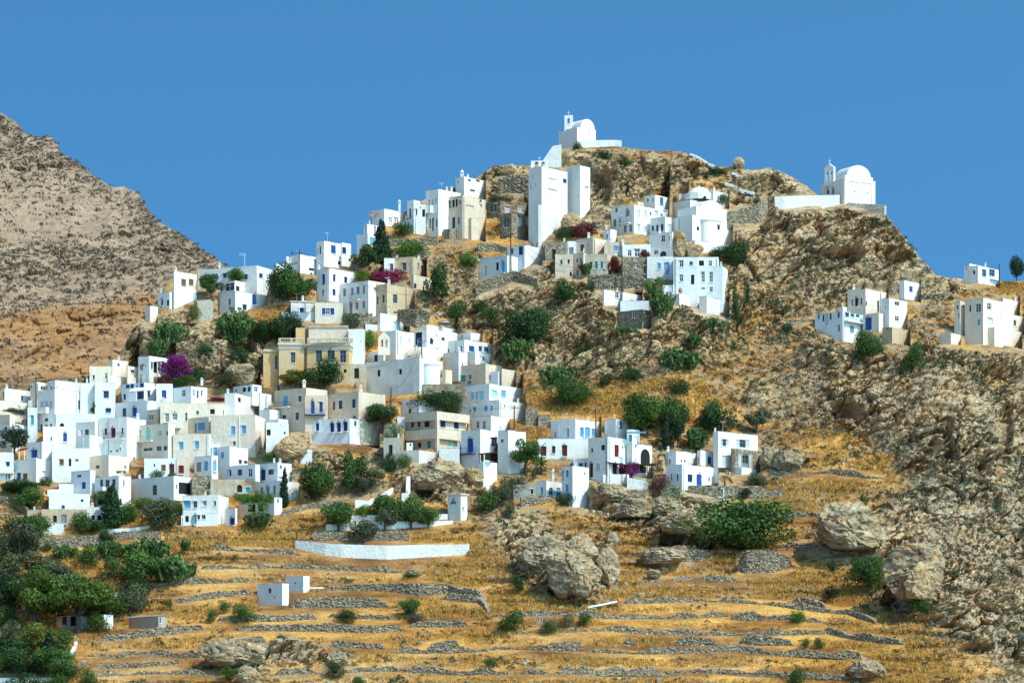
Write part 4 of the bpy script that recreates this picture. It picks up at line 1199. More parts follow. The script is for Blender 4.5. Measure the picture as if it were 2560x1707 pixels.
def slab_gable(root, off, px0, px1, yt, yb, d, yaw, openings, mat, name='bell_gable', thick=0.55, peak=0.0, cross=True):
    """free standing belfry wall with see-through arches; openings in fractions (s0,s1,z0,z1)"""
    a = P(px0, yb, d)
    c = P(px1, yt, d)
    W = abs(c.x - a.x) / math.cos(yaw)
    e = Vector((math.cos(yaw), math.sin(yaw), 0))
    n_in = Vector((-math.sin(yaw), math.cos(yaw), 0))
    z0, z1 = a.z, c.z
    Hh = z1 - z0
    C = Vector((a.x, a.y, 0)) - Vector((off.x, off.y, 0))
    hs = [(W * s0, W * s1, z0 + Hh * y0 - off.z, z0 + Hh * y1 - off.z, True) for s0, s1, y0, y1 in openings]
    mb = MB()
    wall_face(mb, C, e, W, z0 - .8 - off.z, z1 - off.z, n_in, hs, thick, True)
    wall_face(mb, C + n_in * thick, e, W, z0 - .8 - off.z, z1 - off.z, -n_in, [(h[0], h[1], h[2], h[3], True) for h in hs], 0.0, True)
    p = [C, C + e * W, C + e * W + n_in * thick, C + n_in * thick]
    lo, hi = UP * (z0 - .8 - off.z), UP * (z1 - off.z)
    mb.poly([p[0] + lo, p[3] + lo, p[3] + hi, p[0] + hi])
    mb.poly([p[1] + lo, p[1] + hi, p[2] + hi, p[2] + lo])
    if peak:
        pk = C + e * (W / 2) + UP * (z1 - off.z + peak)
        pk2 = pk + n_in * thick
        mb.poly([p[0] + hi, p[1] + hi, pk])
        mb.poly([p[3] + hi, pk2, p[2] + hi])
        mb.poly([p[0] + hi, pk, pk2, p[3] + hi])
        mb.poly([p[1] + hi, p[2] + hi, pk2, pk])
    else:
        mb.poly([q + hi for q in p])
    o = mb.build(name, mat, root)
    top = C + e * (W / 2) + n_in * thick / 2 + UP * (z1 - off.z + peak)
    if cross:
        k = MB()
        k.box(top + Vector((-.05, -.05, -.1)), Vector((.1, 0, 0)), Vector((0, .1, 0)), UP * 1.1)
        k.box(top + Vector((-.3, -.045, .55)), Vector((.6, 0, 0)), Vector((0, .09, 0)), UP * .1)
        k.build('cross', MAT['metal'], o)
    for h in hs:
        b = MB()
        cb = C + e * ((h[0] + h[1]) / 2) + n_in * thick / 2 + UP * (h[2] + (h[3] - h[2]) * .62)
        r = (h[1] - h[0]) * .3
        b.bar(cb, cb + UP * r * 1.3, r, 8, r * .45)
        b.bar(cb + UP * r * 1.3, cb + UP * (h[3] - cb.z), .03, 4)
        b.build('bell', MAT['iron'], o)
    return o


# ---- hilltop chapel with its single belfry
rg = Reg('S2')
r = H('S2', 'chapel', 'small whitewashed chapel with a single arched belfry on the very summit', '768 1010 1252 250 470 e4 t52', 'd1168,280,8,20 d1166,330,10,22', 'w', cat='chapel', noroof=True)
root, bl, off = HOUSES['small whitewashed chapel with a single arched belfry on the very summit']
mb = MB()
vault(mb, bl[0], off, rg.x(1050), rg.x(1236), rg.y(256), rg.y(148), rg.x(815))
mb.build('vaulted_roof', MAT['w'], root, smooth=False)
slab_gable(root, off, rg.x(842), rg.x(948), rg.y(98), rg.y(262), bl[0].depth_at(rg.x(850)) - 0.2, math.radians(-8), [(.34, .66, .28, .78)], MAT['w'])
# ---- chapel on the right hand spur
rg = Reg('S6')
lab = 'white barrel roofed chapel with a twin arched belfry on the rocky spur'
H('S6', 'chapel', lab, '488 785 1192 345 668 t62; 640 800 1162 300 420 o0.35 t62', 'V573,533,22,52! V642,525,16,70! d573,473,10,14 d553,425,8,16 d920,518,14,18 d1092,537,10,18 d976,243,12,14', 'w', cat='chapel')
root, bl, off = HOUSES[lab]
mb = MB()
vault(mb, bl[1], off, rg.x(822), rg.x(1134), rg.y(330), rg.y(176), rg.x(640))
vo = mb.build('vaulted_roof', MAT['w'], root)
B = bl[0]
mb = MB()
o = Vector((B.C.x, B.C.y, 0)) - off
for (x0, x1) in ((790, 845), (968, 1012), (1140, 1188)):
    s0, s1 = B.hit(rg.x(x0), 0, 1)[0], B.hit(rg.x(x1), 0, 1)[0]
    mb.box(o + B.v * s0 - B.u * 0.14 + UP * (B.zb - .5), B.v * (s1 - s0), B.u * 0.137, UP * (B.zt - B.zb + .47))
s0, s1 = B.hit(rg.x(790), 0, 1)[0], B.hit(rg.x(1188), 0, 1)[0]
mb.box(o + B.v * s0 - B.u * 0.155 + UP * (B.zt - .55), B.v * (s1 - s0), B.u * 0.152, UP * .5)
mb.build('pilasters', MAT['w'], root)
slab_gable(root, off, rg.x(526), rg.x(640), rg.y(215), rg.y(400), bl[0].depth_at(rg.x(560)) - 0.1, math.radians(-42), [(.14, .44, .08, .86), (.56, .86, .08, .86)], MAT['w'], peak=0.9)
# ---- barrel vaulted church with the gable bells
rg = Reg('S8')
lab = 'whitewashed stone church with a cream barrel roof and small square windows'
H('S8', 'church', lab, '85 778 1078 700 1172 R1035; 85 310 330 612 760 o0.05; 300 785 1066 655 735 o0.5 mk', 'V208,725,42,108 D245,902,36,80 D527,883,34,64 d500,690,28,42 d638,675,26,40 d913,608,28,48', 'x', cat='church')
root, bl, off = HOUSES[lab]
mb = MB()
vault(mb, bl[2], off, rg.x(795), rg.x(1056), rg.y(668), rg.y(552), rg.x(318))
mb.build('vaulted_roof', MAT['k'], root)
apse(root, bl[0], off, rg.x(835), rg.x(1000), rg.y(800), rg.y(1035), MAT['w'])
lab = 'crumbling cream bell gable with three small arches beside the barrel roofed church'
root = empty('bell_gable', P(rg.x(235), rg.y(610), bl[1].d + 1), lab, 'bell tower')
slab_gable(root, root.location, rg.x(236), rg.x(392), rg.y(440), rg.y(612), bl[0].depth_at(rg.x(240)) + 0.2, math.radians(4), [(.26, .42, .3, .88), (.62, .78, .3, .88)], MAT['k'], name='gable_wall', peak=1.35, cross=False)
# ---- domed church
rg = Reg('S3')
lab = 'large white domed church with a rounded apse'
H('S3', 'church', lab, '1040 1312 1836 452 800 t50; 1050 1284 1690 255 480 t50 o2.2; 1136 1250 1260 180 270 o5; 1312 1345 1880 788 940 t50 o-1 L940', 'D1385,636,30,48 D1583,636,36,52 d1557,338,20,24 d1212,245,14,46 Q1140,585,14,150', 'w', cat='church')
root, bl, off = HOUSES[lab]
mb = MB()
vault(mb, bl[0], off, rg.x(1392), rg.x(1742), rg.y(452), rg.y(268), rg.x(1180))
for (x0, x1, yt) in ((1365, 1420, 350), (1690, 1768, 395)):
    B = bl[0]
    s0, s1 = B.hit(rg.x(x0), 0, 1)[0], B.hit(rg.x(x1), 0, 1)[0]
    o = Vector((B.C.x, B.C.y, 0)) - off
    z = (YH - rg.y(yt)) / FPX * B.depth_at(rg.x(x1))
    mb.box(o + B.v * s0 + B.u * .06 + UP * (B.zt - .3), B.v * (s1 - s0), B.u * (B.w * .9), UP * (z - B.zt + .3))
mb.build('vaulted_roof', MAT['w'], root)
apse(root, bl[0], off, rg.x(1425), rg.x(1668), rg.y(545), rg.y(790), MAT['w'], 0.62, 0.5)
dd = bl[1].d + 4.2
B = bl[0]
mb = MB()
o = Vector((B.C.x, B.C.y, 0)) - off
sm = B.hit(rg.x(1583), 0, 1)[0]
rr_ = (B.hit(rg.x(1668), 0, 1)[0] - B.hit(rg.x(1425), 0, 1)[0]) / 2 * .62
zz_ = (YH - rg.y(636)) / FPX * B.depth_at(rg.x(1583))
mb.box(o + B.v * (sm - .3) - B.u * (rr_ + .04) + UP * (zz_ - .4), B.v * .6, B.u * .3, UP * .8)
mb.box(o + B.v * (sm - .5) - B.u * (rr_ + .12) + UP * (zz_ + .48), B.v * 1.0, B.u * .3, UP * .12)
mb.build('window', MAT['dark'], root)
c = P(rg.x(1398), rg.y(270), dd)
px2m = dd / FPX / rg.s
mb = MB()
prof = [(208, 275), (208, 192), (160, 192), (146, 172), (122, 143), (92, 120), (56, 104), (20, 97), (10, 92), (8, 78), (0.5, 72)]
seg = 24
for r_, y in prof:
    z = (YH - rg.y(y)) / FPX * dd
    for k in range(seg):
        t = 2 * math.pi * (k + .5) / seg
        kk = 1.0
        if y >= 185 and r_ > 200:
            a = (t % (math.pi / 4)) - math.pi / 8
            kk = math.cos(math.pi / 8) / math.cos(a)
        mb.v.append((c.x - off.x + r_ * px2m * kk * math.cos(t), c.y - off.y + r_ * px2m * kk * math.sin(t), z - off.z))
for i in range(len(prof) - 1):
    for k in range(seg):
        a, b = i * seg + k, i * seg + (k + 1) % seg
        mb.f.append((a, b, b + seg, a + seg))
mb.build('dome', MAT['w'], root)
mb = MB()
q = P(rg.x(1475), rg.y(240), dd - 208 * px2m) - off
mb.box(q + Vector((-.28, -.12, -.45)), Vector((.56, 0, 0)), Vector((0, .3, 0)), UP * .9)
mb.build('window', MAT['dark'], root)
# ---- twin bell gable on the white tower
rg = Reg('S2')
root, bl, off = HOUSES['massive windowless white tower house below the hilltop chapel']
slab_gable(root, off, rg.x(405), rg.x(622), rg.y(692), rg.y(800), bl[0].d + 2.5, math.radians(-6), [(.20, .46, .18, .92), (.62, .88, .18, .92)], MAT['w'], name='bell_gable', peak=0.0)
# ---- mansion
rg = Reg('R5')
dm = float(D0(rg.x(650), rg.y(900)))
lab = 'faded ochre neoclassical mansion with a balustraded roof terrace'
H('R5', 'mansion', lab, '95 287 300 492 985 o1.2; 297 626 629 420 940; 622 674 677 420 940 o1.1; 668 1212 1290 420 940 o-0.8 t6; 520 640 645 205 380 o6; 640 690 694 195 380 o7.5 mg; 688 1200 1206 178 380 o6 mc; 290 628 632 424 492 o-0.08 e0 mg; 664 1216 1296 424 494 o-0.9 e0 mg t6; 284 634 638 398 424 o-0.2 e0 mc; 656 1222 1306 398 424 o-1.0 e0 mc t6; 92 292 300 484 505 o1.0 e0 mc; 640 694 698 190 200 e0 o7.3 mg; 684 1204 1210 172 186 o5.8 e0 mg',  # cornice shadow and recess shade are painted as grey frieze and back blocks
  'g484,595,52,128 g822,580,72,150 d980,582,86,158! g1137,580,72,150 g268,660,36,170 D1163,770,32,46 d118,675,10,12', 'o', cat='mansion', ground=dm)
root, bl, off = HOUSES[lab]
for (x0, x1, bi, oo) in ((294, 632, 1, -.3), (668, 1266, 3, -.3)):
    B = bl[bi]
    y0, y1 = rg.y(338), rg.y(398)
    d = B.d + oo
    a, b = P(rg.x(x0), y1, d) - off, P(rg.x(x1), y1, d) - off
    z1 = (YH - y0) / FPX * d - off.z
    L = b.x - a.x
    mb = MB()
    X, Y = Vector((1, 0, 0)), Vector((0, 1, 0))
    mb.box(Vector((a.x, a.y, z1 - .18)), X * L, Y * .34, UP * .18)
    mb.box(Vector((a.x, a.y, a.z)), X * L, Y * .34, UP * .14)
    o = mb.build('balustrade', MAT['c'], root)
    pb = MB()
    npier = 3 if x0 < 500 else 5
    for k in range(npier):
        xx = a.x + (L - .5) * k / (npier - 1)
        pb.box(Vector((xx, a.y - .03, a.z + .142)), X * .5, Y * .38, UP * (z1 - a.z - .142 - .182))
    nb = int(L / .32)
    for k in range(nb):
        xx = a.x + .16 + L * k / nb
        m_ = Vector((xx, a.y + .17, a.z + .14))
        h_ = z1 - .18 - a.z - .14
        pb.bar(m_, m_ + UP * h_ * .45, .05, 6, .09)
        pb.bar(m_ + UP * h_ * .45, m_ + UP * h_, .09, 6, .05)
    pb.build('balusters', MAT['b'], o)
# ---- beige apartment house with deep balconies
rg = Reg('T1')
dm = float(D0(rg.x(692), rg.y(835)))
H('T1', 'apartment_house', 'beige apartment house with deep shaded balconies on two floors', '276 692 1118 350 462 e0; 276 692 1004 575 706 e0; 668 694 724 455 838; 290 712 1085 462 838 o1.7 e1; 276 296 300 462 838 o9.2',
  'b372,530,32,68 r457,522,32,74 V562,518,62,84 V770,516,62,88 V945,536,60,88 D462,796,40,62 T590,786,46,90 A853,782,38,72 A920,784,52,70 A985,785,26,70', 'c', cat='apartment house', ground=dm)
H('T1', 'white_wall', 'stepped white terrace wall above the big boulder under the beige apartments', '238 458 722 862 1030 L985 R1040 t30; 720 988 992 835 1035; 292 372 378 760 870', 'd345,790,20,26', 'x', cat='wall')
H('T1', WH, 'white house with a royal blue door and blue iron balcony', '1008 1257 1490 590 1125 R1010; 1135 1398 1645 408 620; 1488 1622 1852 598 1165; 1240 1312 1492 810 1010 o-1.2; 1228 1300 1478 1010 1250 o-2.6',
  'B1128,805,62,172! w1222,530,40,88 w1305,530,40,96 d1543,740,30,42 b1440,757,66,96 D1400,950,150,90 D1280,955,50,100 d1305,1147,20,12 d1180,1135,12,14', 'w', balc='B988,1194,835,912')

# ================================================================== WALLS along the slope
WALLS = []


def wall(reg, name, label, pts, mat, thick=0.7, rough=0.10, cat='wall', group=None, ext=0.9, cell=0.16, docarve=True, wave=0.0):
    rg = Reg(reg)
    pp = []
    for t in pts.split():
        x, yt, yb = [float(q) for q in t.split(',')]
        x, yt, yb = rg.x(x), rg.y(yt), rg.y(yb)
        d = float(D0(x, yb))
        pp.append((P(x, yb, d), (YH - yt) / FPX * d, x, yt, yb, d))
    if docarve:
        for a, b in zip(pp, pp[1:]):
            def lin(i, a=a, b=b):
                return lambda x: a[i] + (b[i] - a[i]) * (x - a[2]) / max(b[2] - a[2], 1e-3)
            carve(a[2], b[2], lin(3), lin(4), lin(5), 0.35)
    # resample
    xy = np.array([[p[0].x, p[0].y, p[0].z, p[1]] for p in pp])
    seg = np.hypot(np.diff(xy[:, 0]), np.diff(xy[:, 1]))
    cum = np.concatenate([[0], np.cumsum(seg)])
    n = max(4, int(cum[-1] / cell))
    t = np.linspace(0, cum[-1], n)
    line = np.stack([np.interp(t, cum, xy[:, k]) for k in range(4)], 1)
    h = (line[:, 3] - line[:, 2]).max() + ext
    m = max(3, int(h / cell))
    tang = np.gradient(line[:, :2], axis=0)
    tang /= np.linalg.norm(tang, axis=1)[:, None] + 1e-9
    nrm = np.stack([tang[:, 1], -tang[:, 0]], 1)
    if np.mean(nrm[:, 1]) > 0:
        nrm = -nrm
    top = line[:, 3]
    if wave:
        top = top + wave * fbm(np.stack([t * .35, t * 0, t * 0], 1), 3, len(WALLS) + 3)
    V = []
    js = np.linspace(0, 1, m)
    for j in js:
        z = (line[:, 2] - ext) * (1 - j) + top * j
        V.append(np.stack([line[:, 0], line[:, 1], z], 1))
    if mat == 'd' and wave:
        tap = np.clip(np.minimum(t, cum[-1] - t) / 1.5, .45, 1)
        V = [np.stack([a_[:, 0], a_[:, 1], line[:, 2] - ext + (a_[:, 2] - line[:, 2] + ext) * tap], 1) for a_ in V]
        top = V[-1][:, 2]
    back = np.stack([line[:, 0] - nrm[:, 0] * thick, line[:, 1] - nrm[:, 1] * thick, top], 1)
    V.append(back)
    V.append(np.stack([back[:, 0], back[:, 1], line[:, 2] - ext], 1))
    V = np.stack(V)
    if rough:
        fr = V[:m + 1].reshape(-1, 3)
        q = fr * np.array([1, 1, 1.6]) / 0.36
        hh, e = facets(q, 5, 0.5)
        disp = (hh * 1.2 + np.minimum(e, 0.35) * 1.6 - .35) * rough * 1.6
        V[:m + 1] = (fr + np.concatenate([nrm] * (m + 1))[:, :] @ np.array([[1, 0, 0], [0, 1, 0]]) * disp[:, None] + np.stack([disp * 0, disp * 0, np.where(np.repeat(np.arange(m + 1) >= m - 1, n), hh * rough * 1.6, 0)], 1)).reshape(m + 1, n, 3)
    M = m + 2
    idx = np.arange(M * n).reshape(M, n)
    F = np.stack([idx[:-1, :-1], idx[:-1, 1:], idx[1:, 1:], idx[1:, :-1]], -1).reshape(-1, 4)
    caps = [np.array([[idx[0, c], idx[m - 1, c], idx[m, c], idx[m + 1, c]]]) for c in (0, n - 1)]
    ctr = np.array(pp[len(pp) // 2][0])
    me = np_mesh(name, V.reshape(-1, 3) - ctr, [F] + caps, MAT[mat])
    o = link(name, me, None, ctr)
    tag(o, label, cat, group, 'thing')
    WALLS.append(o)
    return o


DW = 'dry_stone_wall'
wall('T4', 'white_wall', 'long curved white terrace wall in the dry grass', '160,545,625 480,575,700 640,585,722 1120,598,742 1500,590,722 1820,588,702 1980,584,690', 'w', 0.6, 0.02, cell=.2)
wall('T4', 'white_wall', 'short half whitewashed stone wall behind the olive bush', '346,462,545 720,452,550 1350,442,545', 'd', 0.6, 0.09)
wall('T4', 'white_wall', 'whitewashed upper terrace wall behind the small trees', '480,378,440 760,360,432 1180,350,425 1560,345,400 1810,338,372', 'w', 0.5, 0.02, cell=.25)
wall('T4', 'white_wall', 'white stair wall climbing left of the small trees', '785,120,200 940,130,185 1185,0,40', 'w', 0.5, 0.02, cell=.25)
wall('T4', 'white_wall', 'white wall running left from the dovecote', '740,282,350 1000,280,345 1400,275,335 1752,268,325', 'w', 0.5, 0.02, cell=.25)
wall('T4', DW, 'dry stone wall under the trees beside the cypress', '-20,240,300 300,160,215 780,118,205', 'd', wave=.15)
wall('T3', DW, 'long stone garden wall with a white gate hut', '665,1060,1130 960,1058,1185 1440,1062,1190 1490,1115,1180 1660,1098,1165', 's', 0.6, 0.07)
wall('T2', DW, 'dry stone wall below the small sky blue windowed house', '10,1165,1290 250,1150,1260 480,1145,1210 640,1230,1290', 'd')
wall('T2', DW, 'dry stone wall above the grey overhanging boulder', '1190,1085,1190 1640,1070,1180', 'd')
wall('T2', 'white_wall', 'white garden wall below the bougainvillea pergola', '1085,865,1010 1395,862,985 1400,905,1050 1680,960,1060', 'x', 0.4, 0.02, cell=.25)
wall('R6', DW, 'tall grey dry stone retaining wall at the lower left', '500,1285,1420 900,1255,1400 1330,1235,1390 1490,1200,1330', 'd')
wall('R6', DW, 'shaded stone retaining wall under the lowest white gardens', '1490,1195,1300 1900,1185,1300 2100,1190,1300', 'd')
wall('R6', 'white_wall', 'low white capped garden wall below the two trees', '1240,1165,1200 1700,1150,1190 1960,1110,1150', 'w', 0.4, 0.02, cell=.25)
wall('R6', DW, 'ochre rubble wall behind the round bush at the left edge', '-20,735,850 150,740,880 360,905,1000 530,900,1010', 's', 0.6)
wall('R8', 'white_wall', 'narrow white wall running downhill at the lower left', '655,1470,1500 690,1280,1330 745,1165,1200', 'w', 0.4, 0.02, cell=.25)
wall('R8', 'white_wall', 'low white wall in the bottom left corner', '-20,1515,1560 130,1515,1560 560,1512,1550', 'w', 0.4, 0.02, cell=.25)
for lab, pts in (
        ('uppermost terrace wall left of the lone white cabin', '415,135,160 600,105,140 760,85,118 922,72,106'),
        ('tall bulging terrace wall right of the lone white cabin', '1090,150,180 1180,135,185 1400,118,185 1600,125,185 1725,160,186'),
        ('thin broken terrace wall behind the lone white cabin', '1290,75,88 1420,55,80 1700,40,88 1880,40,118 2050,52,100 2270,100,150'),
        ('long terrace wall below the lone white cabin', '660,238,266 800,228,268 1000,228,268 1300,215,250'),
        ('terrace wall with the arched green bush on it', '1310,215,240 1540,225,250 1760,228,255'),
        ('second long terrace wall across the field', '760,290,318 1000,282,322 1300,280,326 1600,285,332 1800,280,320'),
        ('terrace wall under the lone round tree', '1790,275,300 1950,262,300 2190,255,295'),
        ('left terrace wall below the cement shed', '-30,340,392 150,330,372 400,300,345 640,282,305'),
        ('short low terrace wall far down on the left', '-20,462,486 190,455,474'),
        ('lowest left terrace wall', '-20,515,545 250,510,535 500,490,510'),
        ('broken terrace wall on the dark rocky outcrop', '760,375,395 900,355,395 1000,348,390'),
        ('low rubble terrace wall in mid field', '1320,380,416 1500,388,420 1700,396,430'),
        ('tumbled terrace wall beside the gully', '1900,395,440 2140,362,420')):
    wall('M4', DW, 'grey dry stone ' + lab, pts, 'd', 0.8, 0.12, wave=.28)
for lab, pts in (
        ('round heap of dry stone wall below the big fig bush', '650,640,780 760,605,815 1000,615,800 1180,690,745'),
        ('dry stone wall left of the round heap', '20,610,690 180,585,710 460,635,680'),
        ('curving dry stone wall running down from the right crag', '1000,570,590 1180,555,590 1400,565,610 1650,650,675'),
        ('slanting broken dry stone wall in mid slope', '1110,1010,1060 1250,1015,1075 1480,1095,1120'),
        ('lower slanting broken dry stone wall', '1580,1120,1140 1740,1165,1205 1920,1230,1255'),
        ('dark low dry stone wall at the bottom middle', '90,1390,1440 250,1370,1440 530,1390,1440'),
        ('long low dry stone wall at the bottom right', '650,1380,1420 850,1350,1440 1200,1405,1440'),
        ('tiny dry stone wall stub above the lone bush', '575,1165,1215 760,1155,1225 900,1130,1215')):
    wall('T6', DW, 'grey ' + lab, pts, 'd', 0.9, 0.14, wave=.3)
wall('T5', DW, 'grey dry stone wall heap under the cut branches', '720,1215,1255 900,1210,1250 1120,1200,1255', 'd', 0.8, 0.13, wave=.3)
wall('T5', DW, 'grey dry stone oval heap at the lower middle', '1390,1200,1230 1480,1162,1240 1570,1195,1235', 'd', 0.8, 0.13, wave=.3)
wall('S4', DW, 'dark dry stone retaining wall under the blue grey house', '150,835,960 400,740,900 640,660,800 960,770,880', 'd', 0.7, .12)
wall('S5', DW, 'dark dry stone retaining wall under the pinkish cream house', '-60,455,640 390,460,640 700,500,620 1060,520,590', 's', 0.7, .12)
wall('S4', DW, 'dry stone terrace wall beside the wooden pole under the stone houses', '180,300,420 400,300,400 560,360,440', 'd', 0.7, .12)
wall('S1', DW, 'dry stone terrace wall on the bare slope under the crest houses', '490,1040,1130 800,1020,1120 1115,985,1110', 'd', 0.7, .12)
wall('S1', DW, 'short dry stone wall below the crest terraces', '840,1125,1240 940,1130,1250 1030,1160,1250', 'd', 0.7, .12)
wall('R4', DW, 'rubble retaining wall right of the blue shuttered cottage', '1130,965,1060 1350,955,1150 1520,960,1110', 's', 0.7, .12)
wall('R4', DW, 'rubble wall behind the white cube house', '1845,910,980 2100,905,1160 2260,930,1100', 's', 0.7, .12)
wall('R3', 'grey_wall', 'grey shaded retaining wall under the leaning tree', '755,790,900 800,795,1060 975,775,1050 1010,840,1000', 'g', 0.6, .04)
wall('S2', 'white_wall', 'steep white buttress wall left of the summit cliff', '556,692,770 690,498,775 802,478,775', 'x', 1.0, 0.02, cell=.3)
wall('S2', 'white_wall', 'low white terrace wall right of the summit chapel', '1062,430,482 1250,424,478 1500,420,480 1585,425,488', 'w', .6, 0.02, cell=.3)
wall('S2', DW, 'rough dark terraced stone wall on the crest behind the cream house', '-30,930,1130 120,880,1110 380,880,1120', 'd', .8, .2)
wall('S6', 'white_wall', 'white terrace wall left of the spur chapel', '-120,590,730 0,582,740 300,572,715 530,566,700 728,562,690', 'w', .6, 0.02, cell=.3)
wall('S6', 'stone_plinth', 'brown stone plinth under the spur chapel', '828,662,700 1060,678,745 1306,690,815', 'g', 2.0, .05)
wall('M1', 'stone_wall', 'brown stone wall with a white capped sloping top beside the domed church', '895,965,1120 1150,905,1120 1330,830,1120 1440,790,1000', 's', .6, .06)
wall('M1', DW, 'low dark parapet of old stone on the ridge line', '-60,145,185 155,132,175', 's', .8, .1)
wall('S3', DW, 'dark stone wall on the left of the green shuttered house', '0,545,650 160,540,640', 'd', .8, .12)
wall('T7', 'white_wall', 'brown stone wall along the upper right slope', '-150,-180,-165 -20,-190,-170 180,-185,-165', 'd', .7, .1)
wall('T1', 'white_wall', 'white sloping rail wall at the lower left of the boulder', '-40,1470,1530 60,1410,1480 125,1350,1400', 'w', .5, .02, cell=.25)
wall('T1', 'white_wall', 'white gate posts beside the big boulder', '230,1420,1530 318,1420,1530 330,1190,1440 345,1200,1440', 'w', .5, .02, cell=.25)

H('T2', 'ruined_hut', 'tall grey stone stump of a ruined hut on the yellow bank', '70 232 238 -5 215; 236 400 404 82 235', '', 's', cat='ruin')
H('R1', 'ruined_hut', 'crumbled brown stone stub between the tall white house and the grey house', '1214 1320 1326 545 705', '', 's', cat='ruin')
H('R2', 'white_wall', 'whitewashed rubble wall beside the orange bank', '1938 2090 2094 1165 1350', '', 'x', cat='wall')
H('S1', 'stone_wall', 'broken stone gate posts below the big cream crest house', '1190 1275 1362 900 1030', '', 's', cat='ruin')
H('S1', 'cream_buttress', 'cream buttress block leaning on the big cream crest house', '1510 1560 1668 755 985', '', 'c', cat='wall')
H('R4', 'stone_hut', 'round shouldered grey stone hut right of the crimson bougainvillea', '2015 2060 2330 455 640', 'D2080,600,30,60', 'c', cat='hut')

for lab, pts in (
        ('long terrace line crossing the field under the huge boulder', '1130,1408,1416 1300,1404,1413 1480,1412,1421 1700,1405,1414 1900,1420,1430'),
        ('long terrace line right of the lone bush', '1420,1378,1385 1600,1372,1380 1760,1380,1388 1980,1400,1410'),
        ('long terrace line above the two tiny bushes', '1180,1448,1456 1400,1440,1449 1650,1450,1459 1900,1446,1455 2080,1470,1480'),
        ('long terrace line near the bottom centre', '900,1490,1499 1150,1482,1491 1420,1492,1501 1700,1486,1496 1990,1500,1510'),
        ('long terrace line at the bottom edge', '620,1540,1550 900,1532,1541 1250,1540,1549 1600,1534,1544 1960,1545,1556'),
        ('long terrace line from the narrow white wall', '180,1500,1508 330,1494,1503 480,1498,1507'),
        ('long terrace line at the bottom left', '215,1545,1554 380,1538,1547 520,1542,1551'),
        ('long terrace line left of the lone cabin', '330,1338,1346 450,1330,1340 590,1326,1335'),
        ('long terrace line under the curved white wall', '450,1300,1307 620,1296,1304 800,1302,1310 980,1310,1318'),
        ('long terrace line in the grass below the wide gate', '480,1255,1261 600,1262,1269 690,1268,1275'),
        ('long terrace line beside the gully', '1010,1365,1375 1100,1372,1384 1120,1390,1402'),
        ('long terrace line below the fig thicket', '1460,1330,1338 1600,1322,1331 1720,1330,1338'),
        ('upper terrace line on the yellow slope', '1760,1085,1091 1900,1080,1087 2040,1092,1099'),
        ('middle terrace line on the rubble slope', '1760,1180,1187 1860,1176,1184 1960,1190,1198')):
    wall('F', DW, 'thin broken dry stone ' + lab, pts, 'd', 0.8, 0.10, wave=.8, ext=.4)
# ================================================================== HILLSIDE
# how grassy (1) or rocky (0) and how grey (1) or beige (0) each part of the slope is: centre x, y, radius x, y, value (picture F coordinates)
GRASS = [(900, 1400, 950, 190, .93), (300, 1300, 260, 120, .9), (1500, 1480, 750, 160, .95), (560, 1240, 160, 70, .95), (1500, 905, 190, 40, .85), (1420, 930, 120, 40, .8), (1900, 1110, 150, 60, .95),
         (2020, 1090, 90, 40, .95), (2130, 905, 110, 40, .95), (1930, 1040, 120, 60, .7), (1880, 1170, 150, 60, .9), (2330, 650, 60, 25, .95), (620, 725, 45, 22, .98), (960, 545, 60, 20, .85),
         (1150, 530, 60, 25, .8), (1040, 620, 70, 50, .6), (1560, 400, 110, 30, .62), (900, 955, 50, 30, .85), (960, 890, 40, 30, .8), (1230, 950, 60, 40, .85), (1260, 1000, 60, 40, .9), (460, 1210, 60, 30, .9),
         (1600, 760, 90, 40, .55), (1750, 620, 80, 50, .42), (1700, 870, 120, 70, .5), (1260, 800, 80, 60, .25), (1400, 760, 160, 90, .12), (1560, 700, 160, 60, .15), (1900, 560, 260, 120, .2), (2200, 560, 160, 90, .15),
         (2100, 870, 170, 90, .3), (2250, 1000, 200, 130, .15), (2280, 1200, 190, 170, .1), (2180, 1300, 160, 110, .08), (2330, 1450, 150, 130, .2), (450, 800, 120, 60, .1), (1330, 480, 60, 60, .1), (1500, 400, 120, 50, .3),
         (1180, 430, 40, 40, .3), (1040, 1090, 80, 40, .25), (1180, 1220, 60, 60, .35), (1440, 1170, 120, 40, .2), (1600, 1200, 60, 50, .12), (1300, 1300, 110, 60, .25), (1160, 660, 110, 50, .3), (1260, 640, 90, 50, .3),
         (650, 1500, 130, 50, .35), (800, 1540, 60, 30, .4), (1750, 1010, 60, 60, .6), (1820, 900, 70, 70, .35), (1700, 480, 60, 50, .3), (1880, 430, 90, 30, .08), (2400, 900, 90, 90, .15), (2080, 1430, 110, 60, .75), (1990, 1260, 90, 50, .35),
         (1950, 1520, 200, 60, .9), (2180, 1530, 120, 40, .6)]
TONE = [(450, 830, 150, 70, 1.0), (1330, 1300, 120, 80, .8), (1600, 1220, 90, 60, .8), (2280, 1150, 220, 170, .8), (2180, 1320, 130, 90, .6), (2330, 1450, 150, 130, .7), (1500, 800, 400, 140, .15), (1000, 600, 300, 120, .45),
        (2000, 550, 300, 140, .45), (1480, 430, 150, 80, .4), (900, 1430, 700, 160, .7), (1100, 1100, 160, 80, .5), (1700, 900, 150, 100, .1), (1880, 820, 120, 90, .5)]


def field(lst, base, gx, gy):
    f = np.full(gx.shape, base, np.float32)
    fx, fy = gx / 1.0884, gy / 1.0884
    for x, y, rx, ry, v in lst:
        w = np.exp(-(((fx - x) / rx) ** 2 + ((fy - y) / ry) ** 2) * 1.1)
        w = np.clip(w * 1.25, 0, 1)
        f = f * (1 - w) + v * w
    return f


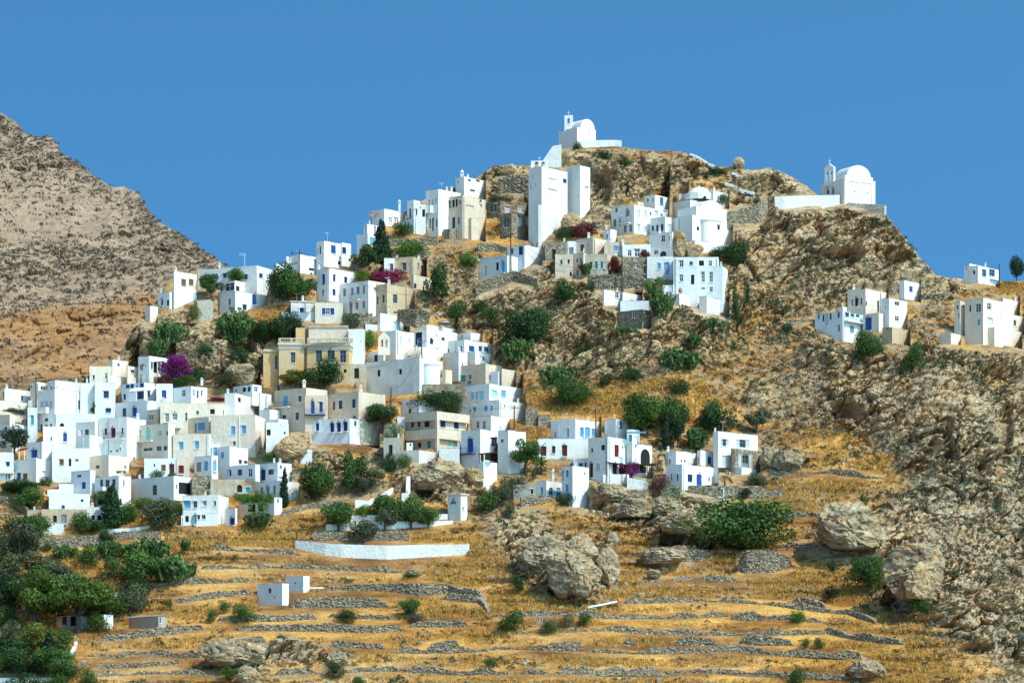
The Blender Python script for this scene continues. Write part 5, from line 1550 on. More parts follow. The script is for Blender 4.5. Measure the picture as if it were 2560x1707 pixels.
# the packed lower town stands on cut terraces: its ground lies behind the house fronts
core = sstep(1.0, .8, ((GXX - 300) / 430) ** 4 + ((GYY - 1085) / 125) ** 4)
DG = DG + 3.5 * core
KEEP = np.maximum(KEEP, core * .9)
DG = np.maximum.accumulate(DG, axis=0)      # nothing overhangs what stands below it
XX = (GXX - CX) / FPX * DG
ZZ = (YH - GYY) / FPX * DG
PT = np.stack([XX, DG, ZZ], -1).astype(np.float32)
FG = field(GRASS, 0.45, GXX, GYY)
FT = field(TONE, 0.35, GXX, GYY)
flat = PT.reshape(-1, 3)
for xm, ym, hw, hh, amp in MOUNDS:
    FG = FG * (1 - .85 * np.exp(-.9 * (((GXX - xm) / hw) ** 2 + ((GYY - ym) / hh) ** 2)))
FG = np.clip(FG + 0.20 * fbm(flat * .06, 4, 41).reshape(FG.shape), 0, 1)


def blur(a, k):
    for _ in range(2):
        c = np.cumsum(np.pad(a, ((k + 1, k), (0, 0)), mode='edge'), 0)
        a = (c[2 * k + 1:] - c[:-2 * k - 1]) / (2 * k + 1)
        c = np.cumsum(np.pad(a, ((0, 0), (k + 1, k)), mode='edge'), 1)
        a = (c[:, 2 * k + 1:] - c[:, :-2 * k - 1]) / (2 * k + 1)
    return a


KB = np.clip(np.maximum(blur(KEEP, 3) * 1.5, KEEP), 0, 1)
du = np.gradient(PT, axis=1)
dv = np.gradient(PT, axis=0)
NR3 = np.cross(du, dv)
NR3 /= np.linalg.norm(NR3, axis=-1)[..., None] + 1e-9
NR3[NR3[..., 1] > 0] *= -1
NS = np.stack([blur(NR3[..., k], 6) for k in range(3)], -1)
NS /= np.linalg.norm(NS, axis=-1)[..., None] + 1e-9
rock = sstep(0.66, 0.22, FG + .28 * fbm(flat / 7.0, 4, 191).reshape(FG.shape))
Rm = np.array([[.86, .1, .5], [-.2, .97, .1], [-.47, -.2, .86]], np.float32)
q = flat @ Rm.T * np.array([1, 1, 1.9], np.float32)
warp = 1.6 * np.stack([fbm(flat * .12, 3, 61 + k) for k in range(3)], -1)
h1, e1 = facets((q + warp) / 7.5, 3, 0.9)
h2, e2 = facets((q + warp * .6) / 2.6, 9, 0.9)
h3, e3 = facets((q + warp * .3) / 0.95, 15, 0.9)
rg1 = fbm(q / 6.0, 4, 71, True)
big = fbm(flat / 26.0, 3, 81)
sw = q[:, 2] / 1.9 + 1.1 * fbm(flat / 5.0, 4, 131) + .25 * fbm(flat / 1.2, 2, 137)
lay = sw - np.floor(sw)
lay = np.where(lay < .8, lay / .8, (1 - lay) / .2)
sw2 = q[:, 2] / .62 + .9 * fbm(flat / 2.4, 3, 141)
lay2 = sw2 - np.floor(sw2)
vary = np.clip(.75 + .9 * fbm(flat / 14.0, 3, 151), .15, 1.5)
vary2 = np.clip(.7 + 1.2 * fbm(flat / 9.0, 3, 161), .1, 1.6)
D_rock = vary * (2.2 * h1 + .75 * h2 + .38 * h3 - .9 * np.exp(-e1 * 9) - .35 * np.exp(-e2 * 9)) + vary2 * (1.0 * lay + .3 * lay2) + 0.7 * rg1
swell = np.zeros(GXX.shape, np.float32)
for xm, ym, hw, hh, amp in MOUNDS:
    swell = np.maximum(swell, np.exp(-.9 * (((GXX - xm) / hw) ** 2 + ((GYY - ym) / hh) ** 2)))
swell = swell.ravel()
vary = vary * (1 + .7 * swell)
D_rock = D_rock * (1 + .45 * swell)
cr = np.abs(fbm((q + warp * 1.5) / np.array([11, 11, 5.]), 4, 201))
D_rock = D_rock - 2.2 * np.exp(-(cr / .045) ** 2) * vary + 1.6 * fbm(flat / 11., 3, 211, True)
tz = flat[:, 2] / 2.1 + .8 * fbm(flat / np.array([30, 30, 12.]), 3, 171)
terr = tz - np.floor(tz)
terr = np.where(terr < .78, terr / .78, (1 - terr) / .22) * np.clip(.5 + 1.2 * fbm(flat / 18., 3, 181), 0, 1)
D_grass = 0.2 * fbm(flat * .8, 3, 91) + 0.3 * h3 * sstep(.3, .9, h2 + .5) - 1.3 * terr * sstep(1150, 1300, GYY.ravel())
rk = rock.ravel()
cave = np.zeros(GXX.shape)
for rgn, x0, x1, y0, y1, dep in (('T7', 285, 590, 560, 760, 5), ('S6', 480, 1010, 1290, 1540, 4.5), ('T6', 0, 225, 430, 560, 4), ('T5', 780, 940, 700, 800, 2.5), ('T8', 700, 900, 760, 920, 4), ('M1', 290, 510, 330, 560, 2.2), ('T8', 1380, 1660, 1200, 1310, 3.5),
                                 ('M2', 1560, 2000, 520, 860, 3.0), ('S5', 60, 330, 1010, 1140, 3.5), ('T7', 1120, 1500, 1000, 1150, 2.5), ('T7', 1550, 1760, 1080, 1330, 2.5), ('T7', 1840, 1990, 620, 1010, 3), ('T3', 1520, 1720, 700, 900, 2.0), ('T2', 860, 1060, 1220, 1340, 2.0), ('S2', 1180, 1450, 920, 1330, 2.5), ('T1', 400, 660, 1290, 1530, 4)):
    r_ = Reg(rgn)
    ex = ((GXX - (r_.x(x0) + r_.x(x1)) / 2) / ((x1 - x0) / 2 / r_.s)) ** 2 + ((GYY - (r_.y(y0) + r_.y(y1)) / 2) / ((y1 - y0) / 2 / r_.s)) ** 2
    ex = ex * (1 + .5 * fbm(flat / 3.0, 3, 221).reshape(ex.shape))
    cave = np.maximum(cave, dep * sstep(1.15, .55, ex))
disp = (D_rock * rk + D_grass * (1 - rk) + 1.8 * big) * (1 - KB.ravel() * .97) - cave.ravel() * (1 - KB.ravel())
edge = np.minimum(1, (1 - GT)[:, None] * 30 + .35) * np.ones_like(GXX)
disp = disp * edge.ravel()
DIRV = NS * 0.30 + np.array([0.12, -0.9, 0.10], np.float32)
DIRV /= np.linalg.norm(DIRV, axis=-1)[..., None]
PTD = PT + DIRV * disp.reshape(DG.shape)[..., None]
# small-scale roughness is strongest on bare rock; the back slope of the hill and the valley floor complete the sheet
top = PTD[-1]
rows_back = []
for (dy, dz) in ((1.5, -.3), (4, -1.6), (10, -6), (30, -20), (70, -45), (160, -75)):
    r_ = top.copy()
    r_[:, 1] += dy
    r_[:, 2] = np.maximum(r_[:, 2] + dz, -6)
    rows_back.append(r_)
bot = PTD[0]
rows_front = []
for t in (1.0, .75, .5, .25):
    r_ = bot.copy()
    r_[:, 1] = bot[:, 1] - 40 * t
    r_[:, 2] = bot[:, 2] * (1 - t) - 3.5 * t
    rows_front.append(r_)
ALL = np.concatenate([np.stack(rows_front), PTD, np.stack(rows_back)])
nf, nb_ = len(rows_front), len(rows_back)
padg = lambda a, v=None: np.concatenate([np.repeat(a[:1], nf, 0), a, np.repeat(a[-1:], nb_, 0)])
nr = ALL.shape[0]
idx = np.arange(nr * NXC).reshape(nr, NXC)
FQ = np.stack([idx[:-1, :-1], idx[:-1, 1:], idx[1:, 1:], idx[1:, :-1]], -1).reshape(-1, 4)
me = np_mesh('hillside', ALL.reshape(-1, 3), FQ, M_GROUND, False, {'grass': padg(FG).ravel(), 'tone': padg(FT).ravel()})
tag(link('hillside', me), kind='structure')
# ---- valley floor out to the horizon
gm = MB()
gm.poly([(-6000, -2000, -3.6), (6000, -2000, -3.6), (6000, 9000, -3.6), (-6000, 9000, -3.6)])
g = gm.build('ground', MAT['b'])
tag(g, kind='structure')

# ================================================================== MOUNTAIN behind on the left
MX = np.array([-900, -500, -200, 0, 40, 62, 100, 125, 145, 152, 190, 240, 282, 310, 345, 362, 395, 430, 480, 520, 560, 640, 760, 900, 1100.])
MY = np.array([60, 120, 190, 281, 306, 335, 347, 342, 362, 385, 404, 440, 466, 463, 480, 505, 552, 572, 602, 632, 662, 722, 815, 905, 1040.])
mx = np.linspace(-880, 1080, 560)
mt = np.linspace(0, 1, 330)
mtop = np.interp(mx, MX, MY)
GXm = np.repeat(mx[None], 330, 0)
msm = np.interp(mx, [-900, -200, 0, 200, 350, 560, 760, 1100], [60, 190, 285, 405, 498, 662, 815, 1040])
GYm = 1120 + (msm[None] - 1120) * mt[:, None] + (mtop - msm)[None] * mt[:, None] ** 9
Dm = np.interp(GYm, [60, 283, 480, 660, 745, 785, 960, 1120], [1085, 1010, 930, 862, 828, 800, 752, 715])
fold = 14 * np.exp(-((GYm - (775 - (GXm - 130) * 0.17)) / 16.) ** 2)
Dm = np.maximum.accumulate(Dm + 0 * fold, 0)
PM = np.stack([(GXm - CX) / FPX * Dm, Dm, (YH - GYm) / FPX * Dm], -1).astype(np.float32)
fm = PM.reshape(-1, 3)
du, dv = np.gradient(PM, axis=1), np.gradient(PM, axis=0)
NM = np.cross(du, dv)
NM /= np.linalg.norm(NM, axis=-1)[..., None] + 1e-9
NM[NM[..., 1] > 0] *= -1
qm = fm @ np.array([[.9, 0, .45], [0, 1, 0], [-.45, 0, .9]], np.float32).T * np.array([.55, .8, 1.4], np.float32)
a1, ae1 = facets(qm / 9, 5, .9)
a2, ae2 = facets(qm / 3.0, 8, .9)
dm_ = 1.0 * a1 + .8 * a2 - .4 * np.exp(-ae2 * 8) + 7 * fbm(fm / 90., 4, 31) + 1.3 * fbm(fm / 12, 4, 33, True)
fy = GYm.ravel()
fx_ = GXm.ravel()
crag = np.exp(-((fy - (790 - (fx_ - 130) * 0.15)) / 14.) ** 2) * sstep(-60, 80, fx_) * sstep(420, 280, fx_)
crag = crag * (0.4 + .8 * np.clip(fbm(fm / 22., 3, 44) + .4, 0, 1))
dm_ = dm_ + 6 * crag
DM_ = NM * .35 + np.array([0.15, -.9, .1], np.float32)
DM_ /= np.linalg.norm(DM_, axis=-1)[..., None]
PM = PM + DM_ * dm_.reshape(GXm.shape)[..., None] * np.minimum(1, (1 - mt)[:, None, None] * 20 + .3)
lowf = sstep(-25, 45, fy - (775 - (fx_ - 130) * 0.17) + 25 * fbm(fm / 40., 3, 47))
back = []
for dy, dz in ((6, -2), (40, -25), (200, -120), (600, -400)):
    r_ = PM[-1].copy()
    r_[:, 1] += dy
    r_[:, 2] = np.maximum(r_[:, 2] + dz, -6)
    back.append(r_)
front = PM[0].copy()
front[:, 2] = -5
AM = np.concatenate([front[None], PM, np.stack(back)])
idx = np.arange(AM.shape[0] * 560).reshape(AM.shape[0], 560)
FQ = np.stack([idx[:-1, :-1], idx[:-1, 1:], idx[1:, 1:], idx[1:, :-1]], -1).reshape(-1, 4)
gatt = np.concatenate([np.ones(560), lowf, np.zeros(560 * 4)])
me = np_mesh('mountain', AM.reshape(-1, 3), FQ, M_MOUNT, False, {'grass': gatt})
tag(link('mountain', me), kind='structure')

# ================================================================== VEGETATION
LEAFC = {
    'dk': ((0.028, 0.068, 0.019), None), 'md': ((0.053, 0.112, 0.022), None), 'br': ((0.076, 0.164, 0.023), None), 'ol': ((0.076, 0.096, 0.051), None),
    'yg': ((0.127, 0.148, 0.026), None), 'cy': ((0.018, 0.039, 0.017), None), 'pn': ((0.063, 0.109, 0.017), None), 'pr': ((0.087, 0.159, 0.049), None),
    'dr': ((0.172, 0.126, 0.068), None), 'gy': ((0.107, 0.109, 0.076), None),
    'bm': ((0.051, 0.087, 0.029), (0.42, 0.012, 0.13)), 'bp': ((0.051, 0.076, 0.029), (0.27, 0.015, 0.20)), 'bd': ((0.061, 0.066, 0.029), (0.20, 0.025, 0.04)), 'ok': ((0.051, 0.087, 0.029), (0.40, 0.11, 0.17)),
    'ow': ((0.061, 0.109, 0.039), (0.55, 0.58, 0.45))}
LM = {k: leaf_material('leaf_' + k, c, 0.55, f, 0.8 if k[0] == 'b' else (.5 if f else 0)) for k, (c, f) in LEAFC.items()}


def leaves(centres, normals, size, r, aspect=1.6, flower=None):
    n = len(centres)
    rv = r.normal(size=(n, 3))
    a = np.cross(normals, rv)
    a /= np.linalg.norm(a, axis=1)[:, None] + 1e-9
    b = np.cross(normals, a)
    s = size * (.6 + .8 * r.random(n))[:, None]
    p0 = centres - a * s * .5
    V = np.stack([p0, centres + b * s * .5 * aspect * .6 , centres + a * s * .5, centres - b * s * .5 * aspect * .6], 1).reshape(-1, 3)
    F = np.arange(n * 4).reshape(n, 4)
    t = np.repeat(np.clip(r.normal(.5, .22, n), 0, 1), 4)
    fl = np.repeat(r.random(n) if flower is None else flower, 4)
    return V, F, t, fl


def lobes_for(kind, r):
    """list of (centre, radius xyz) inside a unit box x,y in +-.5, z in 0..1"""
    L = []
    if kind == 'cyp':
        for k in range(15):
            z = .06 + .9 * k / 14
            w = .5 * min(1, 1.25 * (1 - z) ** .62 + .04) * (.75 if z < .12 else 1)
            L.append(((r.normal(0, .04), r.normal(0, .04), z), (w * .8, w * .8, .075)))
    elif kind == 'pine':
        for k in range(16):
            a, d = r.random() * 6.28, math.sqrt(r.random()) * .36
            L.append(((d * math.cos(a), d * math.sin(a), .50 + .34 * r.random() - d * .3), (.13 + .09 * r.random(), .13 + .08 * r.random(), .11)))
    elif kind in ('round', 'fig', 'bush', 'boug', 'olea'):
        zc = {'round': .58, 'fig': .32, 'bush': .42, 'boug': .5, 'olea': .48}[kind]
        zr = {'round': .36, 'fig': .38, 'bush': .45, 'boug': .45, 'olea': .45}[kind]
        nl = {'fig': 26}.get(kind, 15)
        for k in range(nl):
            d = r.normal(size=3)
            d /= np.linalg.norm(d)
            q = r.random() ** .4 * .62
            rr = .14 + .13 * r.random()
            L.append(((d[0] * q * .55, d[1] * q * .55, max(.1, zc + d[2] * q * zr * 1.05)), (rr, rr, rr * .85)))
    elif kind == 'loose':
        for k in range(13):
            d = r.normal(size=3)
            d /= np.linalg.norm(d)
            q = .35 + .65 * r.random()
            rr = .09 + .10 * r.random()
            L.append(((d[0] * q * .40, d[1] * q * .40, .62 + d[2] * q * .30), (rr, rr, rr * .8)))
    elif kind == 'vine':
        for k in range(22):
            L.append(((r.uniform(-.45, .45), r.uniform(-.4, .4), .62 + .25 * r.random()), (.12, .12, .16)))
        for k in range(5):
            L.append(((r.uniform(-.45, .45), -.42, .4), (.05, .05, .22)))
    return L


CROWNS = {}


def crown_mesh(kind, col, var, n=2600, size=.05):
    key = (kind, col, var)
    if key in CROWNS:
        return CROWNS[key]
    r = np.random.default_rng(abs(hash((kind, var))) % 1000 if False else sum(map(ord, kind)) * 7 + var * 13)
    if kind == 'pear':
        me = pear_mesh(r, LM[col], var / 10)
    elif kind == 'palm':
        me = palm_mesh(r, LM[col])
    else:
        L = lobes_for(kind, r)
        wts = np.array([l[1][0] * l[1][2] for l in L])
        pick = r.choice(len(L), n, p=wts / wts.sum())
        C = np.array([l[0] for l in L])[pick]
        R = np.array([l[1] for l in L])[pick]
        d = r.normal(size=(n, 3))
        d /= np.linalg.norm(d, axis=1)[:, None]
        rad = (.62 + .45 * r.random(n) ** .8)[:, None]
        pts = C + d * R * rad
        pts[:, 2] = np.maximum(pts[:, 2], .01)
        nn = d * .9 + r.normal(size=(n, 3)) * .55
        nn /= np.linalg.norm(nn, axis=1)[:, None]
        lobe_t = r.normal(0, .16, len(L))[pick]
        fl = np.clip(r.random(n) + r.normal(0, .25, len(L))[pick], 0, 1)
        V, F, t, fl = leaves(pts, nn, size, r, flower=fl)
        t = np.clip(t + np.repeat(lobe_t, 4), 0, 1)
        lo_, hi_ = np.percentile(V, 1.0, axis=0), np.percentile(V, 99.0, axis=0)
        V[:, :2] = (V[:, :2] - (lo_ + hi_)[:2] / 2) / (hi_ - lo_)[:2]
        z0_ = {'round': .16, 'loose': .2, 'pine': .3, 'cyp': .03}.get(kind, 0.0)
        V[:, 2] = z0_ + (V[:, 2] - lo_[2]) / (hi_[2] - lo_[2]) * (1 - z0_)
        me = np_mesh(kind + '_leaves', V, F, LM[col], False, {'tint': t, 'flower': fl})
    CROWNS[key] = me
    return me


def pear_mesh(r, mat, asp):
    """prickly pear: chains of flat pads; built in true proportion (height asp for width 1), then scaled to a unit box"""
    V, F, T = [], [], []
    N8 = 8

    def pad(c, up, nrm, s):
        side = np.cross(up, nrm)
        base = sum(len(v) for v in V)
        ring = np.array([c + up * s * (1 + math.sin(t)) * .52 + side * s * .42 * math.cos(t) * (1 + .25 * math.sin(t)) for t in [2 * math.pi * k / N8 for k in range(N8)]])
        V.append(np.concatenate([ring + nrm * s * .06, ring - nrm * s * .06]))
        F.append([tuple(base + k for k in range(N8)), tuple(base + N8 + k for k in reversed(range(N8)))] +
                 [(base + k, base + N8 + k, base + N8 + (k + 1) % N8, base + (k + 1) % N8) for k in range(N8)])
        T.append(np.full(2 * N8, np.clip(r.normal(.5, .28), 0, 1)))
        return c + up * s * 1.0
    for stem in range(60):
        a, d = r.random() * 6.28, math.sqrt(r.random()) * .40
        top = asp * (1.02 - (d / .46) ** 2 * .55) * r.uniform(.72, 1.05)
        pts = [np.array([d * math.cos(a), d * math.sin(a) * .8, 0.0])]
        while pts:
            new = []
            for p in pts[-3:]:
                for b in range(1 if p[2] < top * .4 else 2):
                    up = np.array([math.cos(a) * d * .8, math.sin(a) * d * .8, 1.]) + r.normal(size=3) * .5
                    up /= np.linalg.norm(up)
                    nr_ = np.cross(up, r.normal(size=3))
                    nr_ /= np.linalg.norm(nr_)
                    if p[2] < top - .05:
                        new.append(pad(p, up, nr_, .064 + .03 * r.random()))
            pts = new
    Vv = np.concatenate(V)
    Vv[:, 2] = np.maximum(Vv[:, 2], -.05) / asp
    fl = [f for g_ in F for f in g_]
    Q = np.array([f for f in fl if len(f) == 4])
    E = np.array([f for f in fl if len(f) == N8])
    return np_mesh('prickly_pads', Vv, [Q, E], mat, False, {'tint': np.concatenate(T), 'flower': np.ones(len(Vv))})


def palm_mesh(r, mat):
    V, F = [], []
    for k in range(34):
        a = r.random() * 6.28
        el = r.uniform(.1, 1.35)
        d = np.array([math.cos(a), math.sin(a)])
        side = np.array([-d[1], d[0]])
        p = np.array([0, 0, .30])
        for j in range(7):
            t = j / 6
            rr, zz = .5 * t * math.cos(el * (1 - .2 * t)), .30 + .62 * t * math.sin(el) - .42 * t * t * (1.2 - el * .6)
            w = .045 * math.sin(math.pi * min(t + .12, 1))
            n0 = len(V)
            V += [(d[0] * rr + side[0] * w, d[1] * rr + side[1] * w, zz - w * .5), (d[0] * rr, d[1] * rr, zz), (d[0] * rr - side[0] * w, d[1] * rr - side[1] * w, zz - w * .5)]
            if j:
                F += [(n0 - 3, n0 - 2, n0 + 1, n0), (n0 - 2, n0 - 1, n0 + 2, n0 + 1)]
    V = np.array(V)
    return np_mesh('palm_fronds', V, np.array(F), mat, False, {'tint': rng.random(len(V)), 'flower': np.ones(len(V))})


TRUNKS = {}


def trunk_mesh(kind, var):
    key = (kind, var)
    if key in TRUNKS:
        return TRUNKS[key]
    r = np.random.default_rng(var + 50)
    mb = MB()
    if kind == 'palm':
        mb.bar((0, 0, -.15), (0, 0, .32), .045, 7, .035)
    elif kind == 'cyp':
        mb.bar((0, 0, -.1), (0, 0, .5), .07, 6, .03)
    else:
        fk = Vector((r.normal(0, .03), r.normal(0, .03), .28))
        mb.bar((0, 0, -.22), fk, .050, 7, .036)
        for k in range(5):
            a = 6.28 * k / 5 + r.random()
            m = fk + Vector((.14 * math.cos(a), .14 * math.sin(a), .14 + .08 * r.random()))
            e = m + Vector((.16 * math.cos(a + .3), .16 * math.sin(a + .3), .16 + .1 * r.random()))
            mb.bar(fk, m, .028, 6, .018)
            mb.bar(m, e, .018, 5, .006)
            mb.bar(m, m + Vector((.06 * math.cos(a - 1), .06 * math.sin(a - 1), .2)), .012, 5, .004)
    me = bpy.data.meshes.new('trunk')
    me.from_pydata(mb.v, [], mb.f)
    me.materials.append(MAT['bark'])
    TRUNKS[key] = me
    return me


VEG = []
NVEG = [0]


def ground_at(px, py):
    """point of the built hillside seen at a pixel"""
    j = int(round((px - GX[0]) / (GX[1] - GX[0])))
    j = min(max(j, 0), NXC - 1)
    i = int(np.argmin(np.abs(GYY[:, j] - py)))
    return Vector([float(c) for c in PTD[i, j]])


def plant(kind, col, x, yb, yt, w, name, cat, label, group=None, front=0.3):
    px, pb, pt_, pw = x * 1.0884, yb * 1.0884, yt * 1.0884, w * 1.0884
    d = float(D0(px, pb)) - front
    base = P(px, pb, d)
    hz, ww = (pb - pt_) / FPX * d, pw / FPX * d
    NVEG[0] += 1
    var = NVEG[0] % 3
    rz = (NVEG[0] * 2.4) % 6.28
    size = {'cyp': .065, 'fig': .027, 'pine': .032, 'boug': .04, 'vine': .032}.get(kind, .036)
    n = {'fig': 9000, 'cyp': 3000, 'pine': 6500, 'loose': 3200, 'bush': 2600, 'vine': 4500, 'olea': 3000}.get(kind, 5000)
    cm = crown_mesh(kind, col, var if kind != 'pear' else max(4, min(14, int(round(hz / ww * 10)))), n, size)
    if kind in ('bush', 'pear', 'boug', 'olea', 'fig', 'vine') and True:
        o = link(name, cm, None, base)
        tag(o, label, cat, group)
        o.scale = (ww, ww * .85 if kind != 'vine' else 3.0, hz)
        o.rotation_euler = (0, 0, rz if kind not in ('vine', 'fig', 'boug') else 0)
        return o
    root = empty(name, base, label, cat, group)
    c = link('fronds' if kind == 'palm' else 'crown', cm, root)
    t = link('trunk', trunk_mesh('palm' if kind == 'palm' else ('cyp' if kind == 'cyp' else 'tree'), var), root)
    for o in (c, t):
        o.scale = (ww, ww * .9, hz)
        o.rotation_euler = (0, 0, rz)
    return root
TR, BU = 'tree', 'bush'
